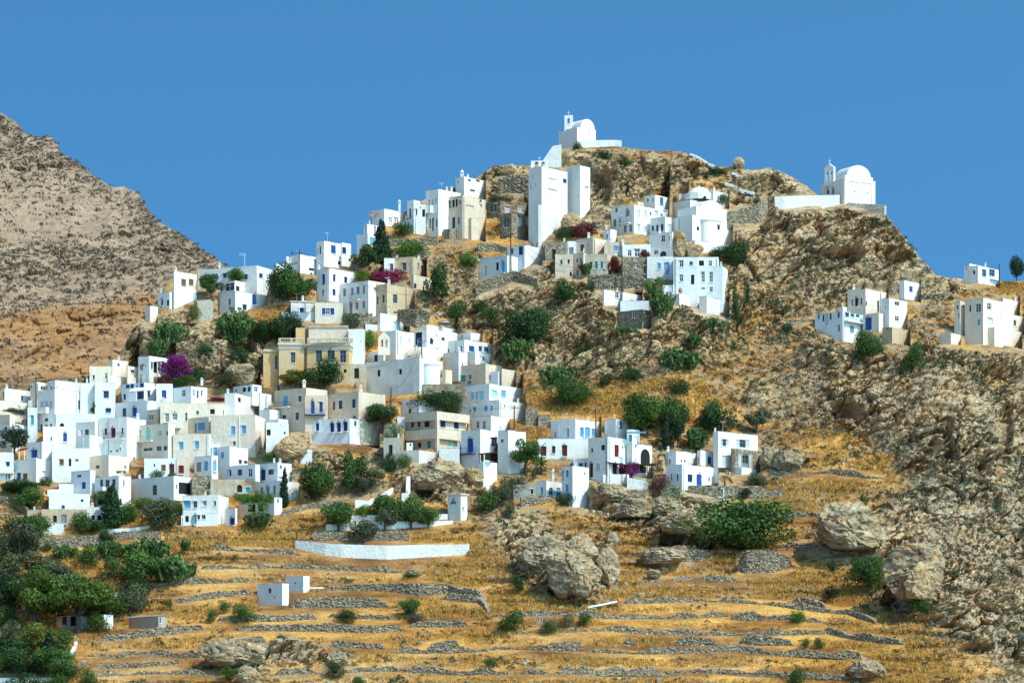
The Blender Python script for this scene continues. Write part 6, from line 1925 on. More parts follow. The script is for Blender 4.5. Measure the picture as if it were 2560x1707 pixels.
PL = [
 # kind colour x ybase ytop width name category label
 ('cyp', 'cy', 878, 607, 509, 40, 'cypress_tree', TR, 'tall dark cypress on the crest beside the sky blue shutter house'),
 ('loose', 'dk', 842, 618, 562, 76, 'tree', TR, 'dark leafy tree left of the tall crest cypress'),
 ('bush', 'md', 925, 543, 511, 64, 'bush', BU, 'dark green bush in front of the crest house with brown shutters'),
 ('bush', 'br', 935, 590, 554, 84, 'bush', BU, 'mid green bush on the terraces right of the tall crest cypress'),
 ('round', 'md', 655, 694, 610, 82, 'tree', TR, 'big leafy tree before the white two level house'),
 ('loose', 'md', 700, 694, 634, 56, 'tree', TR, 'smaller leafy tree touching the big tree by the wooden pole'),
 ('pine', 'md', 486, 690, 632, 56, 'tree', TR, 'leaning dark pine in front of the long white crest house'),
 ('round', 'br', 540, 650, 617, 40, 'tree', TR, 'small bright tree behind the glazed white porch'),
 ('pear', 'pr', 545, 790, 708, 72, 'prickly_pear', 'cactus', 'tall prickly pear below the whitewashed porch house'),
 ('round', 'dk', 600, 792, 738, 58, 'bush', BU, 'dense dark bush right of the tall prickly pear'),
 ('round', 'dk', 652, 792, 722, 84, 'bush', BU, 'large dark bush under the blue shuttered cottage'),
 ('pear', 'pr', 390, 790, 738, 66, 'prickly_pear', 'cactus', 'prickly pear spreading on the grey rock spur'),
 ('pear', 'pr', 362, 815, 778, 46, 'prickly_pear', 'cactus', 'lower prickly pear at the foot of the grey rock spur'),
 ('bush', 'yg', 445, 738, 698, 34, 'bush', BU, 'yellowish bush against the grey retaining wall'),
 ('boug', 'bm', 892, 648, 620, 80, 'bougainvillea', BU, 'bright crimson bougainvillea below the small beige house'),
 ('bush', 'br', 834, 645, 622, 44, 'bush', BU, 'bright green creeper left of the crimson bougainvillea'),
 ('boug', 'bp', 404, 872, 818, 66, 'bougainvillea', BU, 'purple bougainvillea on the shaded porch house'),
 ('boug', 'bd', 377, 884, 862, 32, 'bougainvillea', BU, 'small dull red bougainvillea below the purple one'),
 ('boug', 'bm', 499, 922, 913, 44, 'bougainvillea', BU, 'magenta flower row along a white parapet'),
 ('boug', 'bd', 668, 756, 730, 40, 'bougainvillea', BU, 'dark red bougainvillea under the blue shuttered cottage'),
 ('bush', 'dk', 457, 878, 845, 30, 'bush', BU, 'dark bush right of the purple bougainvillea'),
 ('bush', 'md', 420, 885, 862, 62, 'bush', BU, 'green shrubs above the slender white chimney house'),
 ('loose', 'dk', 1003, 700, 608, 58, 'tree', TR, 'dark thin tree right of the beige house'),
 ('round', 'br', 1077, 615, 580, 38, 'bush', BU, 'round fig bush on the bare slope left of the blue grey house'),
 ('bush', 'md', 1046, 728, 690, 58, 'bush', BU, 'shrubs below the dark thin tree'),
 ('fig', 'dk', 1208, 800, 712, 118, 'fig_bush', BU, 'dark fig thicket in the rocky gully'),
 ('bush', 'br', 1225, 745, 708, 62, 'bush', BU, 'light green dome bush on top of the gully thicket'),
 ('pear', 'pr', 1195, 832, 775, 92, 'prickly_pear', 'cactus', 'prickly pears at the foot of the gully thicket'),
 ('pear', 'pr', 1282, 882, 836, 92, 'prickly_pear', 'cactus', 'upper prickly pear patch above the yellow grass'),
 ('fig', 'md', 1318, 928, 868, 96, 'fig_bush', BU, 'bright fig bush spilling above the yellow grass'),
 ('bush', 'dk', 1298, 700, 640, 56, 'bush', BU, 'dark ivy bush on the cliff under the grey cream house'),
 ('bush', 'dk', 1358, 680, 640, 18, 'bush', BU, 'narrow ivy patch on the cliff right of the dark ivy bush'),
 ('bush', 'dk', 1661, 472, 446, 32, 'tree', TR, 'small dark tree right of the white dome'),
 ('round', 'dk', 1688, 612, 556, 62, 'tree', TR, 'dark fig tree below the domed church'),
 ('bush', 'dk', 1650, 590, 568, 64, 'bush', BU, 'dark low bush under the domed church apse'),
 ('loose', 'br', 1500, 700, 640, 50, 'tree', TR, 'crooked fig tree left of the large villa'),
 ('pear', 'pr', 1520, 742, 660, 42, 'prickly_pear', 'cactus', 'prickly pear clump left of the villa base'),
 ('bush', 'dk', 1296, 550, 520, 46, 'bush', BU, 'dark agave like bush beside the tower house'),
 ('boug', 'bd', 1338, 545, 514, 62, 'bougainvillea', BU, 'dull red bougainvillea right of the tower house'),
 ('boug', 'bd', 1480, 600, 575, 24, 'bougainvillea', BU, 'small dark red creeper by the stone ground floor'),
 ('boug', 'bd', 1410, 625, 590, 24, 'bougainvillea', BU, 'dark red creeper beside the wooden pole at the stone house'),
 ('fig', 'md', 1997, 822, 762, 74, 'fig_bush', BU, 'fig bush below the royal blue door house'),
 ('bush', 'md', 2097, 852, 788, 50, 'bush', BU, 'green bush under the slim tower house'),
 ('round', 'cy', 2335, 642, 590, 34, 'tree', TR, 'dark lone tree on the right skyline'),
 ('pear', 'pr', 1346, 632, 600, 34, 'prickly_pear', 'cactus', 'pale prickly pear in front of the teal shuttered house'),
 ('pear', 'pr', 1642, 762, 728, 56, 'prickly_pear', 'cactus', 'prickly pear on the rock under the villa'),
 ('pear', 'pr', 1560, 850, 800, 84, 'prickly_pear', 'cactus', 'broad prickly pear patch in mid cliff'),
 ('pear', 'pr', 1590, 800, 765, 50, 'prickly_pear', 'cactus', 'prickly pear above the broad mid cliff patch'),
 ('bush', 'dk', 1450, 872, 845, 60, 'bush', BU, 'dark shrub on the cliff above the golden ledge'),
 ('pear', 'pr', 1440, 780, 745, 50, 'prickly_pear', 'cactus', 'prickly pear under the stone undercroft'),
 ('bush', 'dk', 1392, 885, 858, 40, 'bush', BU, 'small dark shrub left of the golden ledge shrub'),
 ('bush', 'dk', 1690, 760, 650, 18, 'bush', BU, 'tall ivy streak on the rock right of the villa'),
 ('bush', 'dk', 1715, 720, 640, 16, 'bush', BU, 'thin dark shrub high on the spur'),
 ('bush', 'dk', 1810, 770, 742, 30, 'bush', BU, 'dark shrub on the bare spur'),
 ('bush', 'dk', 1685, 810, 780, 26, 'bush', BU, 'dark shrub low on the bare spur'),
 ('pine', 'yg', 678, 890, 850, 78, 'pine_tree', TR, 'yellow green umbrella pine before the mansion'),
 ('round', 'dk', 738, 892, 826, 96, 'tree', TR, 'dark dense tree before the mansion windows'),
 ('bush', 'md', 640, 930, 905, 24, 'bush', BU, 'creeper beside the weathered cream balcony house'),
 ('fig', 'dk', 1004, 943, 902, 112, 'hedge', 'hedge', 'long dark fig hedge below the grey rubble shed'),
 ('bush', 'dk', 1040, 950, 905, 40, 'bush', BU, 'dark bush at the right end of the fig hedge'),
 ('round', 'dk', 873, 976, 928, 78, 'bush', BU, 'dark green bush left of the white box house'),
 ('olea', 'ow', 905, 1008, 972, 50, 'oleander', BU, 'white flowering oleander left of the beige apartments'),
 ('bush', 'br', 850, 800, 760, 34, 'vine', 'vine', 'dark vine over a pergola behind the bell gable'),
 ('round', 'md', 1478, 995, 906, 92, 'tree', TR, 'broad green tree above the white loggia'),
 ('round', 'md', 1546, 988, 916, 74, 'tree', TR, 'green tree right of the broad tree'),
 ('round', 'dk', 1648, 1000, 920, 84, 'fig_tree', TR, 'dense dark fig tree above the pale shuttered house'),
 ('loose', 'ol', 1738, 990, 938, 54, 'tree', TR, 'olive brown tree alone in the yellow grass'),
 ('cyp', 'cy', 1529, 1030, 950, 19, 'cypress_tree', TR, 'narrow cypress behind the blue door cube house'),
 ('loose', 'cy', 1557, 1024, 960, 46, 'tree', TR, 'dark tree right of the narrow cypress'),
 ('pear', 'pr', 1602, 1028, 982, 58, 'prickly_pear', 'cactus', 'prickly pear below the dense dark fig tree'),
 ('bush', 'dk', 1560, 905, 868, 50, 'bush', BU, 'dark shrub on the rocks above the two green trees'),
 ('pine', 'md', 1208, 1085, 1012, 62, 'pine_tree', TR, 'green pine right of the blue balcony house'),
 ('palm', 'br', 1243, 1080, 1032, 54, 'palm_tree', TR, 'small palm beside the green pine'),
 ('olea', 'ok', 1514, 1122, 1092, 62, 'oleander', BU, 'pink oleander left of the blue door cube house'),
 ('olea', 'ow', 1540, 1152, 1112, 54, 'oleander', BU, 'white oleander below the pink oleander'),
 ('fig', 'md', 1700, 1256, 1146, 224, 'fig_thicket', BU, 'huge sprawling green fig thicket on the slope'),
 ('fig', 'md', 1990, 1352, 1278, 82, 'fig_bush', BU, 'green fig bush wedged against the right crag'),
 ('bush', 'md', 2112, 1412, 1374, 62, 'bush', BU, 'green bush under the round crag boulder'),
 ('round', 'md', 778, 1218, 1154, 78, 'tree', TR, 'round green tree left of the dovecote terraces'),
 ('loose', 'ol', 835, 1244, 1196, 64, 'olive_tree', TR, 'grey green olive tree on the front terrace'),
 ('round', 'br', 830, 1192, 1160, 36, 'tree', TR, 'small bright tree between two terrace trees'),
 ('round', 'md', 886, 1192, 1136, 74, 'tree', TR, 'green tree at the back of the dovecote terraces'),
 ('loose', 'ol', 884, 1215, 1164, 56, 'olive_tree', TR, 'grey olive tree in the middle of the dovecote terraces'),
 ('round', 'md', 944, 1212, 1138, 66, 'tree', TR, 'tall green tree left of the dovecote'),
 ('round', 'md', 984, 1210, 1166, 50, 'tree', TR, 'green tree nearest the dovecote'),
 ('round', 'md', 727, 1148, 1064, 78, 'tree', TR, 'leafy tree right of the slim cypress below the houses'),
 ('loose', 'md', 815, 1135, 1038, 62, 'tree', TR, 'tall thin tree under the three blue door house'),
 ('loose', 'ol', 840, 1132, 1076, 62, 'tree', TR, 'dull green tree behind the stair wall'),
 ('cyp', 'cy', 653, 1165, 1078, 19, 'cypress_tree', TR, 'slim cypress before the grey shaded house'),
 ('cyp', 'dk', 259, 1213, 1118, 52, 'cypress_tree', TR, 'thick dark cypress at the lower left houses'),
 ('bush', 'md', 242, 1150, 1128, 64, 'vine', 'vine', 'vine canopy beside the thick dark cypress'),
 ('round', 'br', 291, 1203, 1155, 44, 'tree', TR, 'light green tree right of the thick dark cypress'),
 ('bush', 'br', 330, 1165, 1142, 60, 'vine', 'vine', 'vine pergola right of the thick dark cypress'),
 ('round', 'ol', 366, 1218, 1148, 82, 'tree', TR, 'big round grey green tree above the stone retaining wall'),
 ('round', 'md', 398, 1188, 1150, 44, 'tree', TR, 'green tree behind the big round grey green tree'),
 ('bush', 'md', 188, 1222, 1176, 66, 'bush', BU, 'leafy green shrub before the beige house'),
 ('bush', 'dk', 225, 1222, 1195, 60, 'bush', BU, 'dark shrub between the beige house and the cypress'),
 ('round', 'dk', 45, 1135, 1100, 84, 'bush', BU, 'wide dark bush at the left edge under the balcony house'),
 ('round', 'md', 57, 1170, 1122, 78, 'bush', BU, 'round green bush below the wide dark bush'),
 ('bush', 'md', 105, 1115, 1095, 36, 'bush', BU, 'small leafy shrub beside the round green bush'),
 ('loose', 'cy', 32, 1040, 980, 62, 'conifer_tree', TR, 'dark spiky conifer before a white house at the left edge'),
 ('bush', 'dk', 35, 952, 938, 56, 'bush', BU, 'dark shrub above the cream storey at the left edge'),
 ('loose', 'br', 218, 950, 928, 22, 'tree', TR, 'tiny fig tree on the terrace of the lavender shuttered house'),
 ('fig', 'md', 60, 1240, 1185, 110, 'bush', BU, 'green shrub mass left of the beige house'),
 ('loose', 'ol', 42, 1300, 1195, 96, 'tree', TR, 'tall airy grey tree at the lower left edge'),
 ('bush', 'md', 75, 1263, 1242, 36, 'bush', BU, 'round shrub beside the tall airy grey tree'),
 ('bush', 'md', 110, 1263, 1245, 27, 'bush', BU, 'small round shrub below the tall retaining wall'),
 ('round', 'dk', 246, 1250, 1216, 38, 'bush', BU, 'round dark bush against the retaining wall'),
 ('bush', 'md', 201, 1298, 1250, 58, 'bush', BU, 'green bush below the tall retaining wall'),
 ('pear', 'pr', 148, 1280, 1250, 52, 'prickly_pear', 'cactus', 'low prickly pear left of the green bush'),
 ('pear', 'pr', 250, 1277, 1240, 58, 'prickly_pear', 'cactus', 'prickly pear under the round dark bush'),
 ('pear', 'pr', 345, 1290, 1232, 110, 'prickly_pear', 'cactus', 'wide prickly pear thicket below the shaded retaining wall'),
 ('pear', 'pr', 395, 1335, 1275, 108, 'prickly_pear', 'cactus', 'lower part prickly pear thicket on the field edge'),
 ('round', 'md', 330, 1340, 1266, 96, 'tree', TR, 'broad green tree before the prickly pear thicket'),
 ('bush', 'md', 262, 1325, 1278, 54, 'bush', BU, 'green bush left of the broad green tree'),
 ('round', 'dk', 318, 1378, 1330, 70, 'tree', TR, 'dark green tree above the grey olive'),
 ('pine', 'pn', 80, 1445, 1310, 130, 'pine_tree', TR, 'large dark pine at the lower left'),
 ('pine', 'pn', 180, 1448, 1335, 160, 'pine_tree', TR, 'wide spreading pine over the white cottage'),
 ('pine', 'pn', 245, 1425, 1365, 90, 'pine_tree', TR, 'right hand pine branch tree beside the cement shed'),
 ('round', 'ol', 12, 1345, 1275, 70, 'tree', TR, 'grey green tree cut by the lower left edge'),
 ('loose', 'ol', 92, 1330, 1268, 90, 'tree', TR, 'thin olive tree above the large dark pine'),
 ('pear', 'pr', 165, 1345, 1312, 70, 'prickly_pear', 'cactus', 'prickly pear behind the wide spreading pine'),
 ('round', 'ol', 298, 1408, 1345, 74, 'olive_tree', TR, 'grey olive tree left of the cement shed'),
 ('loose', 'yg', 78, 1505, 1432, 84, 'tree', TR, 'yellow green tree in the lower left garden'),
 ('round', 'md', 15, 1440, 1395, 50, 'bush', BU, 'bush at the left edge below the pines'),
 ('bush', 'ol', 25, 1480, 1425, 60, 'bush', BU, 'grey shrub at the left edge beside the yellow green tree'),
 ('bush', 'md', 141, 1495, 1446, 58, 'bush', BU, 'green bush at the top of the narrow white wall'),
 ('cyp', 'cy', 110, 1530, 1455, 40, 'conifer_tree', TR, 'small blue green fir in the lower left garden'),
 ('round', 'dk', 55, 1555, 1490, 90, 'bush', BU, 'dark bush mass in the lower left garden'),
 ('round', 'md', 118, 1556, 1488, 92, 'tree', TR, 'round green tree beside the narrow white wall'),
 ('bush', 'br', 150, 1530, 1488, 40, 'bush', BU, 'bright bush touching the narrow white wall'),
 ('bush', 'md', 20, 1545, 1495, 70, 'bush', BU, 'green bush in the bottom left corner'),
 ('bush', 'md', 205, 1575, 1535, 46, 'bush', BU, 'bright green bush at the bottom edge right of the white wall'),
 ('bush', 'md', 130, 1580, 1545, 60, 'bush', BU, 'green bush at the bottom edge below the round tree'),
 ('bush', 'md', 487, 1427, 1401, 33, 'bush', BU, 'small dense bush left of the terrace bush trio'),
 ('bush', 'md', 560, 1427, 1387, 57, 'bush', BU, 'large round bush below the lone white cabin'),
 ('bush', 'md', 514, 1405, 1379, 24, 'bush', BU, 'small upper bush left of the lone white cabin'),
 ('bush', 'dk', 797, 1427, 1399, 62, 'bush', BU, 'wide arched bush on a terrace wall'),
 ('round', 'md', 941, 1416, 1376, 47, 'tree', TR, 'lone small round tree on the terraces'),
 ('bush', 'gy', 955, 1428, 1407, 44, 'bush', BU, 'dead grey shrub under the lone round tree'),
 ('bush', 'md', 386, 1394, 1379, 22, 'bush', BU, 'tiny bush above the cement shed'),
 ('pear', 'pr', 426, 1264, 1238, 30, 'prickly_pear', 'cactus', 'lone prickly pear in the golden grass'),
 ('bush', 'dk', 945, 1325, 1315, 42, 'bush', BU, 'low flat green shrub below the curved white wall'),
 ('bush', 'dk', 1190, 1358, 1322, 36, 'bush', BU, 'dark leaning bush left of the big boulder'),
 ('bush', 'md', 1173, 1447, 1402, 66, 'bush', BU, 'largest round bush on the lower field'),
 ('bush', 'md', 1264, 1452, 1421, 50, 'bush', BU, 'middle one of the three round field bushes'),
 ('bush', 'md', 1343, 1438, 1406, 42, 'bush', BU, 'right hand one of the three round field bushes'),
 ('bush', 'dr', 1300, 1440, 1410, 40, 'bush', BU, 'dry brown shrub between two round field bushes'),
 ('bush', 'md', 1121, 1172, 1126, 56, 'bush', BU, 'bright bush right of the dovecote'),
 ('bush', 'ol', 1150, 1165, 1110, 60, 'bush', BU, 'grey shrubbery bush behind the dovecote right side'),
 ('boug', 'bp', 1158, 1150, 1132, 26, 'bougainvillea', BU, 'small pink bougainvillea right of the dovecote'),
 ('bush', 'dk', 1300, 1160, 1130, 42, 'bush', BU, 'dark fig bush at the foot of the tall lit gable'),
 ('bush', 'cy', 1712, 1146, 1120, 27, 'bush', BU, 'dark round bush before the stone garden wall'),
 ('bush', 'ol', 1740, 1115, 1085, 52, 'bush', BU, 'grey brown shrub beside the short white wall'),
 ('bush', 'br', 1832, 1429, 1400, 38, 'bush', BU, 'lone bright round bush on the right field'),
 ('bush', 'md', 1851, 1489, 1466, 22, 'bush', BU, 'left one of two tiny bushes at the lower right'),
 ('bush', 'md', 1882, 1488, 1464, 24, 'bush', BU, 'right one of two tiny bushes at the lower right'),
 ('bush', 'md', 1830, 1572, 1530, 44, 'bush', BU, 'green bush at the bottom edge right of centre'),
 ('bush', 'dk', 770, 1556, 1520, 52, 'bush', BU, 'dark round bush near the bottom edge in mid field'),
 ('bush', 'md', 825, 1578, 1553, 36, 'bush', BU, 'green bush tip at the bottom edge'),
 ('bush', 'md', 1126, 1530, 1508, 28, 'bush', BU, 'small bush by the stony gully'),
 ('bush', 'md', 1860, 1310, 1297, 0.1, 'bush', BU, ''),
 ('bush', 'cy', 1910, 1314, 1296, 18, 'bush', BU, 'small dark ball shrub above the rubble slope'),
 ('bush', 'cy', 1907, 1375, 1345, 44, 'bush', BU, 'dull dark shrub on the rubble slope'),
 ('bush', 'md', 1985, 1163, 1128, 22, 'bush', BU, 'small upright shrub on the yellow slope'),
 ('bush', 'md', 525, 1560, 1530, 40, 'bush', BU, 'green shrub beside the grey boulder at the bottom left'),
 ('bush', 'ol', 1168, 1195, 1152, 34, 'agave', 'plant', 'spiky grey green agave on the slope right of the dovecote'),
 ('pear', 'pr', 595, 1208, 1172, 76, 'prickly_pear', 'cactus', 'prickly pear below the vine pergola at the field edge'),
 ('vine', 'br', 585, 1172, 1130, 92, 'vine_pergola', 'vine', 'broad green vine pergola at the field edge'),
 ('bush', 'md', 615, 1060, 1038, 46, 'bush', BU, 'leafy vine on a white roof below the orange bank'),
 ('bush', 'md', 362, 1098, 1078, 34, 'bush', BU, 'dark shrub beside the brown doors'),
 ('bush', 'md', 395, 1100, 1085, 22, 'bush', BU, 'small shrub by the cream house with brown doors'),
 ('bush', 'dk', 895, 1085, 1040, 34, 'bush', BU, 'dark shrub beside the stepped white terrace wall'),
 ('bush', 'md', 925, 1075, 1040, 40, 'bush', BU, 'green shrub hanging under the beige apartments'),
 ('boug', 'bp', 1448, 1095, 1062, 44, 'bougainvillea', BU, 'purple bougainvillea on the brushwood pergola'),
 ('boug', 'bd', 1148, 1060, 1020, 30, 'bougainvillea', BU, 'faded bougainvillea on the blue balcony house'),
 ('bush', 'ol', 1180, 1130, 1090, 70, 'bush', BU, 'grey green shrubs below the blue balcony house'),
 ('bush', 'md', 880, 690, 660, 0.1, 'bush', BU, ''),
 ('bush', 'ol', 805, 760, 722, 56, 'bush', BU, 'dull green shrub above the mansion'),
 ('bush', 'ol', 965, 738, 705, 42, 'bush', BU, 'olive shrub behind the white cube house'),
 ('bush', 'dk', 1325, 350, 326, 24, 'bush', BU, 'dark shrub under the summit chapel'),
 ('bush', 'dk', 1385, 372, 345, 46, 'bush', BU, 'dark shrub in the summit cliff crack'),
 ('bush', 'dk', 1430, 385, 362, 46, 'bush', BU, 'dark shrub right of the summit cliff'),
 ('bush', 'dk', 1510, 380, 362, 30, 'bush', BU, 'dark shrub on the ridge meadow'),
 ('bush', 'dk', 1650, 405, 385, 46, 'bush', BU, 'dark shrub below the stone stump on the ridge'),
 ('bush', 'dk', 1622, 412, 398, 16, 'bush', BU, 'tiny dark shrub left of the ridge shrub'),
 ('bush', 'ol', 1150, 465, 445, 64, 'bush', BU, 'dull shrubs above the roofless stone house'),
 ('bush', 'dk', 1740, 478, 455, 26, 'bush', BU, 'dark shrub beside the white stepped path'),
 ('round', 'dk', 30, 1402, 1325, 92, 'tree', TR, 'dark tree left of the large dark pine'),
 ('round', 'md', 118, 1398, 1335, 100, 'tree', TR, 'bright tree behind the large dark pine'),
 ('loose', 'pn', 218, 1398, 1345, 92, 'tree', TR, 'green tree behind the wide spreading pine'),
 ('round', 'dk', 18, 1522, 1462, 84, 'tree', TR, 'dark tree at the left edge below the grey shrub'),
 ('bush', 'pn', 95, 1472, 1440, 64, 'bush', BU, 'green bush under the large dark pine'),
 ('round', 'md', 160, 1566, 1515, 56, 'bush', BU, 'bush along the lower end of the narrow white wall'),
 ('bush', 'dk', 60, 1595, 1545, 96, 'bush', BU, 'dark bush row under the bottom left white wall'),
 ('bush', 'md', 20, 1268, 1235, 56, 'bush', BU, 'green bush at the left edge beside the tall grey tree'),
 ('round', 'ol', 130, 1335, 1290, 70, 'bush', BU, 'grey green shrub in the dry grass above the pines'),
 ('bush', 'pn', 225, 1450, 1405, 60, 'bush', BU, 'green shrub hiding the white cottage corner'),
 ('pear', 'pr', 300, 1275, 1245, 70, 'prickly_pear', 'cactus', 'prickly pear row at the foot of the shaded retaining wall'),
 ('bush', 'dk', 470, 830, 790, 60, 'bush', BU, 'dark shrub in the shade of the grey rock face'),
 ('bush', 'dk', 560, 850, 800, 64, 'bush', BU, 'dark shrub in the hollow left of the mansion'),
 ('bush', 'ol', 520, 880, 855, 50, 'bush', BU, 'yellowish shrub on the grey rocks above the glazed rooftop cube'),
 ('bush', 'md', 1130, 745, 700, 56, 'bush', BU, 'green shrub on the slope left of the fig thicket'),
 ('bush', 'dk', 1100, 720, 690, 44, 'bush', BU, 'dark shrub below the blue grey house wall'),
 ('bush', 'md', 1335, 820, 800, 40, 'bush', BU, 'green shrub in the middle of the central cliff'),
]
for t in PL:
    if t[5] >= 1:
        plant(*t[:5], t[5], t[6], t[7], t[8])
# ================================================================== BOULDERS
import bmesh
ICO = None


def boulder(reg, x0, x1, yt, yb, mat, label, seed, flat=0.0, front=0.0, deep=0.8, sub=5):
    rg = Reg(reg)
    xa, xb, ya, yb_ = rg.x(x0), rg.x(x1), rg.y(yt), rg.y(yb)
    xm = (xa + xb) / 2
    d = float(D0(xm, yb_)) - front
    a = (xb - xa) / 2 / FPX * d
    c = (yb_ - ya) / 2 / FPX * d
    b = a * deep
    bm = bmesh.new()
    bmesh.ops.create_icosphere(bm, subdivisions=sub, radius=1)
    me = bpy.data.meshes.new('boulder')
    bm.to_mesh(me)
    bm.free()
    n = len(me.vertices)
    v = np.empty(n * 3, np.float32)
    me.vertices.foreach_get('co', v)
    v = v.reshape(-1, 3)
    nrm = v.copy()
    w = v * np.array([a, b, c * 1.12], np.float32)
    off = np.array([seed * 31.7, seed * 17.1, seed * 5.3])
    R = max(a, c)
    p = (w + off)
    rr = np.random.default_rng(seed * 7 + 1)
    u_ = v * (1 + .10 * fbm(p / (R * .8), 3, seed))[:, None]
    for k in range(26):
        dn = rr.normal(size=3) * np.array([1, 1, .8])
        dn /= np.linalg.norm(dn)
        of = rr.uniform(.62, .97)
        ov = np.maximum(u_ @ dn - of, 0)
        u_ = u_ - ov[:, None] * dn * (.97 if k % 3 else .8)
    w = u_ * np.array([a, b, c * 1.12], np.float32) * 1.12
    h2_, e2_ = facets(p / (R * .33) * np.array([1, 1, 1.6]), seed + 4, .9)
    h3_, e3_ = facets(p / max(R * .10, .35) * np.array([1, 1, 1.8]), seed + 8, .9)
    cr_ = np.abs(fbm(p / (R * .9) * np.array([1, 1, 2.0]), 4, seed + 2))
    dsp = R * (.07 * h2_ + .035 * h3_ - .03 * np.exp(-e2_ * 9) - .10 * np.exp(-(cr_ / .05) ** 2))
    lay_ = (p[:, 2] + .35 * p[:, 0]) / (R * .16) + fbm(p / (R * .6), 3, seed + 2)
    dsp = dsp + R * .045 * (lay_ - np.floor(lay_))
    w = w + nrm * dsp[:, None] * np.array([1, 1, .8])
    if flat:
        zc = -c * (1 - flat)
        w[:, 2] = np.where(w[:, 2] < zc, zc + (w[:, 2] - zc) * .15, w[:, 2])
    me.vertices.foreach_set('co', w.ravel())
    me.materials.append(M_GROUND)
    me.update()
    nz = np.empty(n * 3, np.float32)
    me.vertices.foreach_get('normal', nz)
    nz = nz.reshape(-1, 3)[:, 2]
    for an, av in (('grass', .02 + .36 * sstep(.55, .9, nz) + .25 * fbm(p / 2.2, 3, seed + 5)), ('tone', np.full(n, .25 if mat == 'rockb' else .95))):
        at_ = me.attributes.new(an, 'FLOAT', 'POINT')
        at_.data.foreach_set('value', np.asarray(av, np.float32))
    o = link('boulder', me, None, P(xm, (ya + yb_) / 2, d + b * .62))
    tag(o, label, 'boulder')
    return o


for i, t in enumerate(BOULDERS):
    if t[0] in ('S4', 'S5', 'S6') or (t[0] == 'S2' and t[3] < 1300) or (t[0] == 'M1' and t[1] > 1200) or (t[0] == 'T7') or (t[0] == 'M2' and t[1] != 1560) or (t[0] == 'T8' and t[1] in (1190, 1350, 1750)):
        continue                    # these swell the hillside itself
    boulder(*t[:7], seed=i + 3, flat=t[7], front=t[8], sub=5 if (t[2] - t[1]) > 250 else 4)

# ================================================================== POLES, WIRES, SMALL THINGS


def pole(reg, x, yt, yb, label, arms=True, xtop=None, back=0.0):
    rg = Reg(reg)
    px, y0, y1 = rg.x(x), rg.y(yb), rg.y(yt)
    d = float(D0(px, y0)) - 0.6 + back
    b = P(px, y0, d)
    t = P(rg.x(xtop if xtop is not None else x), y1, d)
    root = empty('utility_pole', b, label, 'utility pole')
    mb = MB()
    tt = t - b
    mb.bar((0, 0, -1), tt, .16, 7, .11)
    mb.build('pole', MAT['pole'], root)
    if arms:
        m = MB()
        m.box(tt + Vector((-.7, -.17, -.55)), Vector((1.4, 0, 0)), Vector((0, .1, 0)), UP * .12)
        o = m.build('crossarm', MAT['pole'], root)
        m = MB()
        for s in (-.6, -.2, .2, .6):
            m.bar(tt + Vector((s, -.12, -.43)), tt + Vector((s, -.12, -.18)), .05, 6, .03)
        m.build('insulators', MAT['metal'], o)
    return t


tops = {}
tops['a'] = pole('R1', 472, 205, 620, 'brown wooden pole beside the lavender shuttered house')
tops['b'] = pole('R4', 567, 135, 790, 'dark wooden pole rising beside the big leafy tree', )
tops['c'] = pole('S8', 826, 470, 985, 'leaning wooden pole in front of the barrel roofed church', xtop=800)
tops['d'] = pole('S8', 405, 1090, 1600, 'thin brown pole on the slope above the white box house', arms=False)
tops['e'] = pole('S4', 614, 150, 680, 'tall brown pole before the blue grey house', xtop=608)
tops['f'] = pole('S4', 452, 930, 1575, 'slim brown pole in the rocky gully')
tops['g'] = pole('S5', 393, 185, 645, 'brown pole beside the plain stone ground floor')
tops['h'] = pole('T1', 1703, 280, 560, 'short wooden pole on the yellow bank', )
tops['i'] = pole('T2', 995, -10, 375, 'brown pole behind the sky blue door house', xtop=988)
tops['j'] = pole('S7', 2102, 40, 245, 'dark pole beside the skyline house', arms=False)
tops['k'] = pole('R7', 1890, 1290, 1420, 'short thin post above the curved white wall', arms=False)


def wire(a, b, sag, label):
    pts = []
    for k in range(17):
        t = k / 16
        p = a.lerp(b, t)
        pts.append(p - UP * (sag * 4 * t * (1 - t)))
    mb = MB()
    for p, q_ in zip(pts, pts[1:]):
        mb.bar(p, q_, .035, 4)
    o = mb.build('power_line', MAT['iron'], None)
    tag(o, label, 'power line')


R4_, S8_ = Reg('R4'), Reg('S8')
wire(tops['b'], P(R4_.x(2075), R4_.y(725), 636), 2.0, 'thin power line from the tree side pole past the lavender shaded house')
wire(tops['c'], P(S8_.x(90), S8_.y(830), 612), 1.4, 'power line running left from the leaning church pole')
wire(tops['c'], P(S8_.x(1270), S8_.y(300), 634), 1.2, 'power line running right from the leaning church pole')
wire(tops['c'], tops['d'], 3.0, 'slack power line between the leaning church pole and the thin brown pole')
wire(tops['h'], P(S8_.x(1100), S8_.y(1290), 606), 1.0, 'power line left of the short pole on the yellow bank')
wire(tops['e'], tops['g'], 5.0, 'long slack power line below the stone houses')


wire(tops['a'], P(Reg('R1').x(1240), Reg('R1').y(470), 645), 1.5, 'power line from the brown wooden pole over the tall white house')
wire(tops['e'], P(Reg('S4').x(1560), Reg('S4').y(600), 668), 4.0, 'power line from the tall brown pole to the grey cream house')
wire(tops['i'], tops['h'], 2.5, 'power line crossing the yellow bank between two poles')


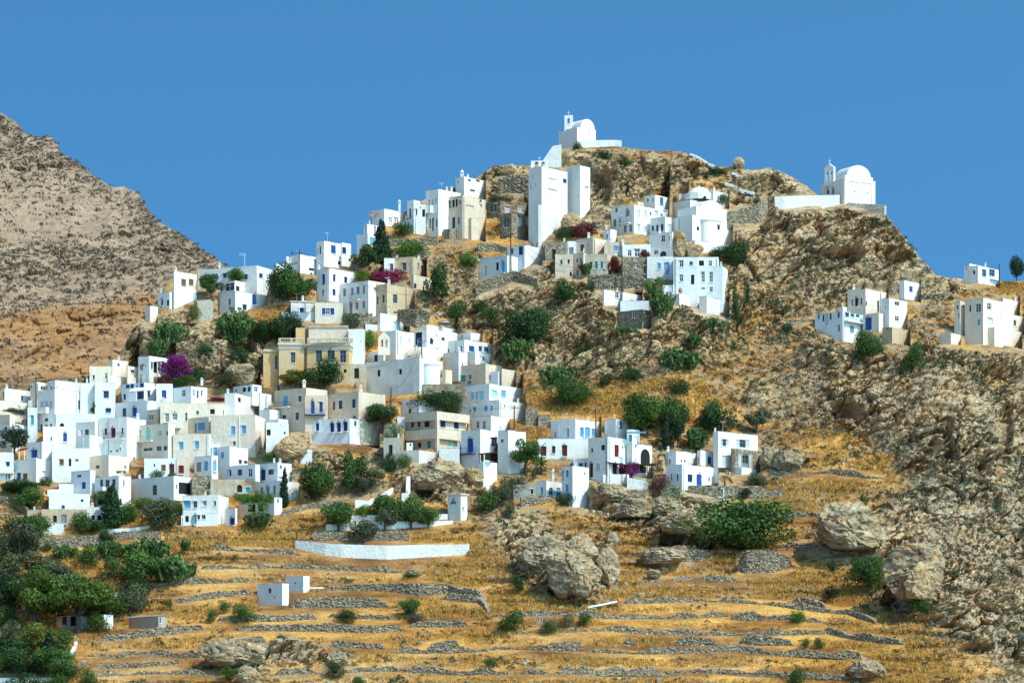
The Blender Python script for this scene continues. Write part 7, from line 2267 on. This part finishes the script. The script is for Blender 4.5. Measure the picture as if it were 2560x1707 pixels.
def antenna():
    rg = Reg('R3')
    b = P(rg.x(1420), rg.y(345), float(D0(rg.x(1420), rg.y(620))) + 3)
    t = P(rg.x(1420), rg.y(185), b.y)
    root = empty('antenna', b, 'thin white mast antenna on the long white crest house', 'antenna')
    mb = MB()
    mb.bar((0, 0, -.5), t - b, .06, 6)
    mb.build('mast', MAT['metal'], root)
    mb = MB()
    k = t - b
    mb.bar(k + Vector((-1.1, 0, -.05)), k + Vector((.3, 0, -.05)), .035, 4)
    for x in (-1.0, -.75, -.5, -.2, .1):
        mb.bar(k + Vector((x, 0, -.45)), k + Vector((x, 0, .3)), .025, 4)
    mb.build('aerial', MAT['metal'], root)


antenna()


def tank(reg, x, yt, yb, w, mat, label):
    rg = Reg(reg)
    d = float(D0(rg.x(x), rg.y(yb))) - 2
    p, t = P(rg.x(x), rg.y(yb), d), P(rg.x(x), rg.y(yt), d)
    r_ = w / rg.s / FPX * d / 2
    root = empty('water_tank', p, label, 'water tank')
    mb = MB()
    hh = t.z - p.z
    mb.bar((0, 0, 0), (0, 0, hh * .8), r_, 14, r_ * .97)
    mb.bar((0, 0, hh * .8), (0, 0, hh * .92), r_ * .9, 14, r_ * .4)
    mb.build('barrel', MAT[mat], root)
    mb = MB()
    mb.bar((0, 0, hh * .92), (0, 0, hh), r_ * .35, 10)
    mb.build('cap', MAT['iron'], root)


tank('R4', 478, 158, 192, 34, 'B', 'round blue water tank on a white roof by the wooden pole')


def solar(reg, x0, x1, yt, yb, label):
    rg = Reg(reg)
    xm = (x0 + x1) / 2
    d = float(D0(rg.x(xm), rg.y(yb + 60)))
    p, q_ = P(rg.x(x0), rg.y(yb), d), P(rg.x(x1), rg.y(yt), d)
    w, h = q_.x - p.x, q_.z - p.z
    root = empty('solar_heater', p, label, 'solar water heater')
    mb = MB()
    mb.box((0, 0, 0), (w, 0, 0), (0, h * .9, h * .75), (0, -.07, .08))
    mb.build('panel', MAT['glass'], root)
    mb = MB()
    mb.bar((.1, h * .95, h * .85), (w - .1, h * .95, h * .85), h * .18, 10)
    mb.build('cylinder_tank', MAT['metal'], root)
    mb = MB()
    for x in (.15, w - .15):
        mb.bar((x, h * .95, -.3), (x, h * .95, h * .8), .04, 4)
    mb.build('stand', MAT['metal'], root)


solar('S8', 1050, 1170, 225, 275, 'solar water heater on the white roof below the rocky gully')
solar('R1', 1520, 1640, 1440, 1475, 'solar water heater above the three arched grey windows')
solar('R1', 1910, 2030, 300, 350, 'solar water heater behind the white canopy terrace')

# ---- clay jar on the villa terrace
rg = Reg('S5')
d = float(D0(rg.x(1064), rg.y(720))) - 0.9
p = P(rg.x(1156), rg.y(695), d)
mb = MB()
s = (695 - 628) / rg.s / FPX * d
prof = [(.22, 0), (.38, .25), (.42, .5), (.36, .75), (.24, .9), (.28, 1.0), (.2, 1.0)]
for (r1, z1), (r2, z2) in zip(prof, prof[1:]):
    mb.bar((0, 0, z1 * s), (0, 0, z2 * s + 1e-3), r1 * s, 14, r2 * s)
tag(mb.build('clay_jar', MAT['terra'], None, p), 'large terracotta jar on the white villa terrace', 'jar')

# ---- vents on the dovecote: a triangle pattern of raised tiles
rg = Reg('T4')
dv_root, dv_bl, dv_off = HOUSES['tall plain white dovecote hut with a triangle pattern of vents']
B = dv_bl[0]
mb = MB()
o = Vector((B.C.x, B.C.y, 0)) - dv_off
for (x, y) in [(1800, 152), (1815, 152), (1830, 152), (1808, 138), (1823, 138), (1815, 124), (1822, 110), (1838, 140), (1795, 160), (1838, 158)]:
    s_, z_ = B.hit(rg.x(x), rg.y(y), 0)
    mb.box(o + B.u * s_ - B.v * .06 + UP * (z_ - .12), B.u * .22, B.v * .055, UP * .2)
mb.build('vents', MAT['dark'], dv_root)
mb = MB()
mb.box(o - B.v * .35 - B.u * .35 + UP * (B.zt - .12), B.u * (B.w + .7), B.v * (B.dd + .7), UP * .14)
mb.build('eaves', MAT['w'], dv_root)

# ---- tiled eaves, pergolas, awnings that belong to a house


def plank(reg, lab, name, mat, x0, x1, y0, y1, th=.12, out=1.6, dz=0.0, d=None, posts=()):
    """thin slab roof reaching from the wall towards the viewer, seen edge on, with posts"""
    rg = Reg(reg)
    root, bl, off = HOUSES[lab]
    xm = rg.x((x0 + x1) / 2)
    c = [b for b in bl if b.x0 - 8 <= xm <= b.x1 + 8] or bl
    dd_ = min(b.depth_at(min(max(xm, b.x0), b.x1)) for b in c) if d is None else d
    a, b = P(rg.x(x0), rg.y(y0), dd_ - out) - off, P(rg.x(x1), rg.y(y1), dd_ - out) - off
    mb = MB()
    mb.box(a, b - a, Vector((0, out, dz)), UP * th)
    o = mb.build(name, MAT[mat], root)
    for (x, yb) in posts:
        k = MB()
        t = (x - x0) / (x1 - x0)
        tp = a.lerp(b, t)
        lo = P(rg.x(x), rg.y(yb), dd_ - out) - off
        k.box(Vector((tp.x - .07, tp.y + .1, lo.z - .3)), Vector((.14, 0, 0)), Vector((0, .14, 0)), UP * (tp.z - lo.z + .3))
        k.build('post', MAT['W' if mat != 'wood' else 'wood'], root)


PG = 'white house with maroon shutters and a brushwood pergola'
plank('T2', PG, 'pergola', 'wood', 1128, 1420, 706, 745, .12, 2.4, 0, None, [(1140, 860), (1395, 870)])
plank('T2', 'white arched loggia house at the end of the maroon shutter house', 'pergola', 'wood', 1420, 1775, 745, 735, .22, 3.0, 0, None, [(1665, 905), (1690, 905), (1745, 900)])
plank('T2', 'white arched loggia house at the end of the maroon shutter house', 'awning', 'L', 1405, 1650, 318, 318, .16, 1.6, 0, None, [(1560, 450)])
plank('R1', 'white house with a royal blue garage door and red awning on its terrace', 'awning', 'R', 235, 345, 1190, 1168, .12, 2.2, .5, None, [(250, 1280), (318, 1280)])
plank('R1', 'white terrace house with a covered blue trimmed roof terrace and white canopy', 'canopy', 'W', 1690, 2042, 412, 376, .15, 3.0, .8, None, [(1780, 520), (1915, 520)])
plank('R4', 'beige house with a shaded brick edged side and one grey shutter', 'tiled_eaves', 'tile', 1440, 1715, 668, 585, .25, .4, .15)
plank('S1', 'white house with two brown shutters and a tiled roof edge', 'tiled_eaves', 'tile', 222, 420, 738, 690, .25, .6, .2)
plank('T1', 'white house with a royal blue door and blue iron balcony', 'porch_roof', 'wood', 1235, 1480, 915, 890, .14, 1.6, 0, None, [(1245, 1010), (1385, 1000)])
plank('T1', 'white house with a royal blue door and blue iron balcony', 'shade', 'wood', 1385, 1480, 705, 692, .1, 1.2, 0)
plank('R4', 'white cottage with bright blue shutters thrown open around a window', 'pergola', 'W', 440, 772, 800, 812, .12, 2.5, 0, None, [(470, 975), (565, 1000), (700, 1010)])
plank('M2', 'white house with a dark shaded porch beside purple bougainvillea', 'porch_roof', 'W', 445, 820, 852, 830, .18, 2.0, .5, None, [(548, 980), (602, 980)])
plank('R8', 'grey cement shed with a sloping slab roof beside the pine cottage', 'slab_roof', 'g', 1225, 1618, 938, 912, .18, .6, 0)
plank('T3', 'white house with pale shutters and a stone clad front bay', 'pergola', 'wood', 985, 1100, 878, 878, .1, 2.0, 0, None, [(992, 1000), (1092, 1010)])
plank('M4', 'lone white cube cabin on the terraced field', 'lean_to_roof', 'W', 1190, 1312, 74, 72, .14, 1.6, .2)

# ---- white stepped path on the ridge slope
rg = Reg('M1')
mb = MB()
pts = [(410, 205), (490, 235), (560, 285), (640, 340), (720, 365)]
for seg_i, pts in enumerate([[(400, 200), (500, 240), (610, 310), (720, 370)], [(960, 455), (1110, 515), (1090, 560)], [(870, 590), (990, 630), (1090, 690), (1250, 715)]]):
    mb = MB()
    for (xa, ya), (xb, yb) in zip(pts, pts[1:]):
        nst = 7
        for k in range(nst):
            t, t2 = k / nst, (k + 1) / nst
            x, y, x2 = xa + (xb - xa) * t, ya + (yb - ya) * t, xa + (xb - xa) * t2
            g_ = P(rg.x(x), rg.y(y), float(D0(rg.x(x), rg.y(y))) - 1.0)
            e = (rg.x(x2) - rg.x(x)) / FPX * g_.y
            h_ = 7 / rg.s / FPX * g_.y
            mb.box((g_.x - .1, g_.y - .7, g_.z - .5), (e * 1.25 + .2, 0, 0), (0, 1.5, 0), (0, 0, h_ + .55))
    o = mb.build('stone_steps', MAT['x'])
    tag(o, ['whitewashed steps just under the ridge line', 'whitewashed step landing below the stone stump', 'whitewashed steps behind the domed church'][seg_i], 'steps')

# ---- walker on the ridge path
g_ = ground_at(rg.x(1000), rg.y(590))
pb = P(rg.x(1000), rg.y(592), g_.y - 1.2)


def person(base, label):
    me = bpy.data.meshes.new('person')
    J = {'pel': (0, 0, .92, .15), 'che': (0, 0, 1.28, .17), 'nek': (0, 0, 1.46, .065), 'hea': (0, -.01, 1.62, .10), 'cro': (0, 0, 1.72, .07),
         'kl': (.10, -.10, .50, .075), 'al': (.10, .02, .08, .055), 'tl': (.11, -.14, .03, .04), 'kr': (-.10, .04, .50, .075), 'ar': (-.10, .18, .09, .055), 'tr': (-.11, .05, .03, .04),
         'sl': (.20, 0, 1.38, .075), 'el': (.27, .04, 1.10, .05), 'wl': (.28, -.08, .88, .04), 'hl': (.28, -.12, .80, .04),
         'sr': (-.20, 0, 1.38, .075), 'er': (-.27, .02, 1.10, .05), 'wr': (-.27, -.10, .89, .04), 'hr': (-.27, -.13, .81, .04)}
    K = list(J)
    E = [('pel', 'che'), ('che', 'nek'), ('nek', 'hea'), ('hea', 'cro'), ('pel', 'kl'), ('kl', 'al'), ('al', 'tl'), ('pel', 'kr'), ('kr', 'ar'), ('ar', 'tr'),
         ('che', 'sl'), ('sl', 'el'), ('el', 'wl'), ('wl', 'hl'), ('che', 'sr'), ('sr', 'er'), ('er', 'wr'), ('wr', 'hr')]
    me.from_pydata([J[k][:3] for k in K], [(K.index(a), K.index(b)) for a, b in E], [])
    o = link('person', me, None, base)
    me.materials.append(MAT['cloth'])
    sk = o.modifiers.new('skin', 'SKIN')
    for i, k in enumerate(K):
        me.skin_vertices[0].data[i].radius = (J[k][3], J[k][3])
    me.skin_vertices[0].data[0].use_root = True
    sb = o.modifiers.new('sub', 'SUBSURF')
    sb.levels = sb.render_levels = 1
    tag(o, label, 'person')
    mb = MB()
    mb.bar((0, -.015, 1.53), (0, -.015, 1.66), .085, 10, .10)
    mb.build('face', MAT['skin'], o)
    mb = MB()
    mb.bar((0, .01, 1.66), (0, .01, 1.76), .115, 10, .05)
    mb.build('hair', MAT['wood'], o)
    return o


person(pb, 'person in dark clothes walking on the ridge path')
# ---- white plank and cut branches lying in the lower field
rg = Reg('T5')
a, b = ground_at(rg.x(1130), rg.y(908)), ground_at(rg.x(1385), rg.y(862))
mb = MB()
mb.bar(a + UP * .25, b + UP * .25, .2, 6, .16)
tag(mb.build('white_beam', MAT['W']), 'long white beam lying on the grass below the huge boulder', 'beam')
c = ground_at(rg.x(725), rg.y(1050))
mb = MB()
for k in range(9):
    mb.bar((c.x + (k - 4) * .18, c.y, c.z - .2), (c.x + (k - 4) * .42, c.y - .3, c.z + 1.9 + .4 * (k % 3)), .05, 5, .03)
tag(mb.build('cut_branches', MAT['Q']), 'fan of bleached cut branches behind a field bush', 'branches')

# ================================================================== GROUND COVER (uncountable)
free = (1 - KB)
inside = (GXX > -200) & (GXX < 2760) & (GT[:, None] < .995)
cellw = np.abs(np.gradient(GYY, axis=0)) * DG ** 2


def scatter(weight, n):
    w_ = (weight * inside * cellw).ravel()
    w_ = w_ / w_.sum()
    i = rng.choice(w_.size, n, p=w_)
    return PTD.reshape(-1, 3)[i].astype(np.float64) + rng.normal(0, .12, (n, 3)) * np.array([1, 1, 0]), NS.reshape(-1, 3)[i]


def tufts(pts, blades, h, spread, r):
    n = len(pts) * blades
    c = np.repeat(pts, blades, 0) + r.normal(0, spread, (n, 3)) * np.array([1, 1, .1])
    a = r.random(n) * 6.28
    hh = h * (.5 + r.random(n))
    w = .045 + .05 * r.random(n)
    lean = r.normal(0, .35, (n, 2)) * hh[:, None]
    sx, sy = np.cos(a) * w, np.sin(a) * w
    V = np.stack([c + np.stack([-sx, -sy, -.1 + 0 * w], 1), c + np.stack([sx, sy, -.1 + 0 * w], 1), c + np.stack([lean[:, 0], lean[:, 1], hh], 1)], 1).reshape(-1, 3)
    return V, np.arange(n * 3).reshape(n, 3), np.repeat(np.clip(r.normal(.5, .2, n), 0, 1), 3)


patch = np.clip(.5 + 1.3 * fbm(flat * np.array([.10, .25, .3]), 3, 101).reshape(FG.shape), 0.02, 1)
pts, _ = scatter(sstep(.45, .8, FG) * free * patch, 38000)
V, F, T = tufts(pts, 6, .42, .25, rng)
M_DRY = leaf_material('dry_grass_blades', (0.58, 0.34, 0.085), .45)
tag(link('dry_grass', np_mesh('dry_grass', V, F, M_DRY, False, {'tint': T, 'flower': np.ones(len(V))})), 'golden dry grass covering the terraced fields', 'grass', kind='stuff')


def shrublets(pts, q, rad, size, r, squash=.8):
    n = len(pts)
    R = rad * (.4 + 1.0 * r.random(n) ** 1.5)
    d = r.normal(size=(n * q, 3))
    d /= np.linalg.norm(d, axis=1)[:, None]
    d[:, 2] = np.abs(d[:, 2]) * squash
    c = np.repeat(pts, q, 0) + d * np.repeat(R, q)[:, None] * (.55 + .5 * r.random(n * q))[:, None]
    nn = d + r.normal(size=d.shape) * .5
    nn /= np.linalg.norm(nn, axis=1)[:, None]
    V, F, t, fl = leaves(c, nn, 1.0, r)
    cc = np.repeat(c, 4, 0)
    V = cc + (V - cc) * np.repeat(np.repeat(R, q), 4)[:, None] * size
    t = np.clip(t * .6 + np.repeat(np.repeat(r.random(n), q), 4) * .45, 0, 1)
    return V, F, t, fl


clump = np.clip(.4 + 1.6 * fbm(flat * .09, 3, 111).reshape(FG.shape), 0.0, 1)
pts, _ = scatter((0.25 + sstep(.9, .3, FG)) * free * clump, 4800)
V, F, t, fl = shrublets(pts, 30, .72, .40, rng)
tag(link('undergrowth', np_mesh('undergrowth', V, F, leaf_material('leaf_scrub', (0.075, 0.085, 0.038), .6), False, {'tint': t, 'flower': fl})), 'low dark scrub dotted over rock and grass', 'undergrowth', kind='stuff')
pts, _ = scatter((0.35 + .65 * sstep(.1, .6, FG)) * free * (1.05 - clump * .8), 12000)
V, F, t, fl = shrublets(pts, 16, .5, .5, rng, .6)
tag(link('dry_undergrowth', np_mesh('dry_undergrowth', V, F, leaf_material('leaf_dry_scrub', (0.20, 0.125, 0.055), .5), False, {'tint': t, 'flower': fl})), 'brown dry scrub dotted over the slopes', 'undergrowth', kind='stuff')
# loose stones
pts, _ = scatter((.3 + sstep(.2, .6, FG) * .6) * free * np.clip(.2 + 1.5 * fbm(flat * .07, 3, 121).reshape(FG.shape), 0, 1), 12000)
bmx = bmesh.new()
bmesh.ops.create_icosphere(bmx, subdivisions=1, radius=1)
iv = np.array([v.co[:] for v in bmx.verts])
iff = np.array([[v.index for v in f.verts] for f in bmx.faces])
bmx.free()
nS = len(pts)
sc = (.10 + .38 * rng.random(nS) ** 3)[:, None, None] * rng.uniform(.6, 1.3, (nS, 1, 3))
V = pts[:, None, :] + iv[None] * sc * (1 + .25 * rng.normal(size=(nS, len(iv), 1)))
F = (iff[None] + (np.arange(nS) * len(iv))[:, None, None]).reshape(-1, 3)
tag(link('rubble', np_mesh('rubble', V.reshape(-1, 3), F, MAT['rockg'])), 'loose grey stones scattered on the slopes', 'rubble', kind='stuff')
# mountain scrub
wgt = (np.clip(.35 + 1.2 * fbm(fm / 45., 3, 131), 0.03, 1) * np.abs(np.gradient(GYm, axis=0)).ravel() * Dm.ravel() ** 2) * (.4 + .6 * (1 - lowf)) * (GXm.ravel() < 760)
i = rng.choice(wgt.size, 11000, p=wgt / wgt.sum())
pts = PM.reshape(-1, 3)[i].astype(np.float64)
V, F, t, fl = shrublets(pts, 12, .75, .6, rng, .7)
tag(link('mountain_undergrowth', np_mesh('mountain_undergrowth', V, F, leaf_material('leaf_mountain_scrub', (0.125, 0.105, 0.075), .4), False, {'tint': t, 'flower': fl})), 'dark scrub speckling the bare mountain', 'undergrowth', kind='stuff')

# ================================================================== LIGHT, SKY, CAMERA
w = bpy.data.worlds.new('World')
scene.world = w
w.use_nodes = True
nt = w.node_tree
bg = nt.nodes['Background']
sky = nt.nodes.new('ShaderNodeTexSky')
sky.sky_type = 'NISHITA'
sky.sun_disc = False
sky.sun_elevation = SUN_EL
sky.sun_rotation = math.pi - SUN_AZ
sky.altitude = 300
sky.air_density = 0.5
sky.dust_density = 3.5
sky.ozone_density = 5.0
tc = nt.nodes.new('ShaderNodeTexCoord')
mp = nt.nodes.new('ShaderNodeMapping')
mp.inputs['Scale'].default_value = (1, 1, 1)
mp.inputs['Location'].default_value = (0, 0, 0.27)
nt.links.new(tc.outputs['Generated'], mp.inputs['Vector'])
nt.links.new(mp.outputs['Vector'], sky.inputs['Vector'])
tint = mix(nt, 1.0, sky.outputs['Color'], (0.58, 1.32, 1.38), 'MULTIPLY')
nt.links.new(tint, bg.inputs['Color'])
bg.inputs['Strength'].default_value = 0.15
sun = bpy.data.lights.new('sun', 'SUN')
sun.energy = 3.0
sun.angle = math.radians(0.53)
sun.color = (1.0, 0.93, 0.81)
so = bpy.data.objects.new('sun', sun)
COL.objects.link(so)
so.rotation_euler = Vector(SUN_DIR).to_track_quat('Z', 'Y').to_euler()
so.location = (200, 300, 400)
cam = bpy.data.cameras.new('camera')
cam.sensor_width = 36
cam.lens = FPX / 2560 * 36
cam.shift_y = (YH - 853.5) / 2560
cam.clip_start = 1
cam.clip_end = 20000
co = bpy.data.objects.new('camera', cam)
COL.objects.link(co)
co.rotation_euler = (math.radians(90), 0, 0)
scene.camera = co
scene.view_settings.view_transform = 'Standard'
scene.view_settings.look = 'None'
scene.view_settings.exposure = 0.6
scene.view_settings.gamma = 1.0
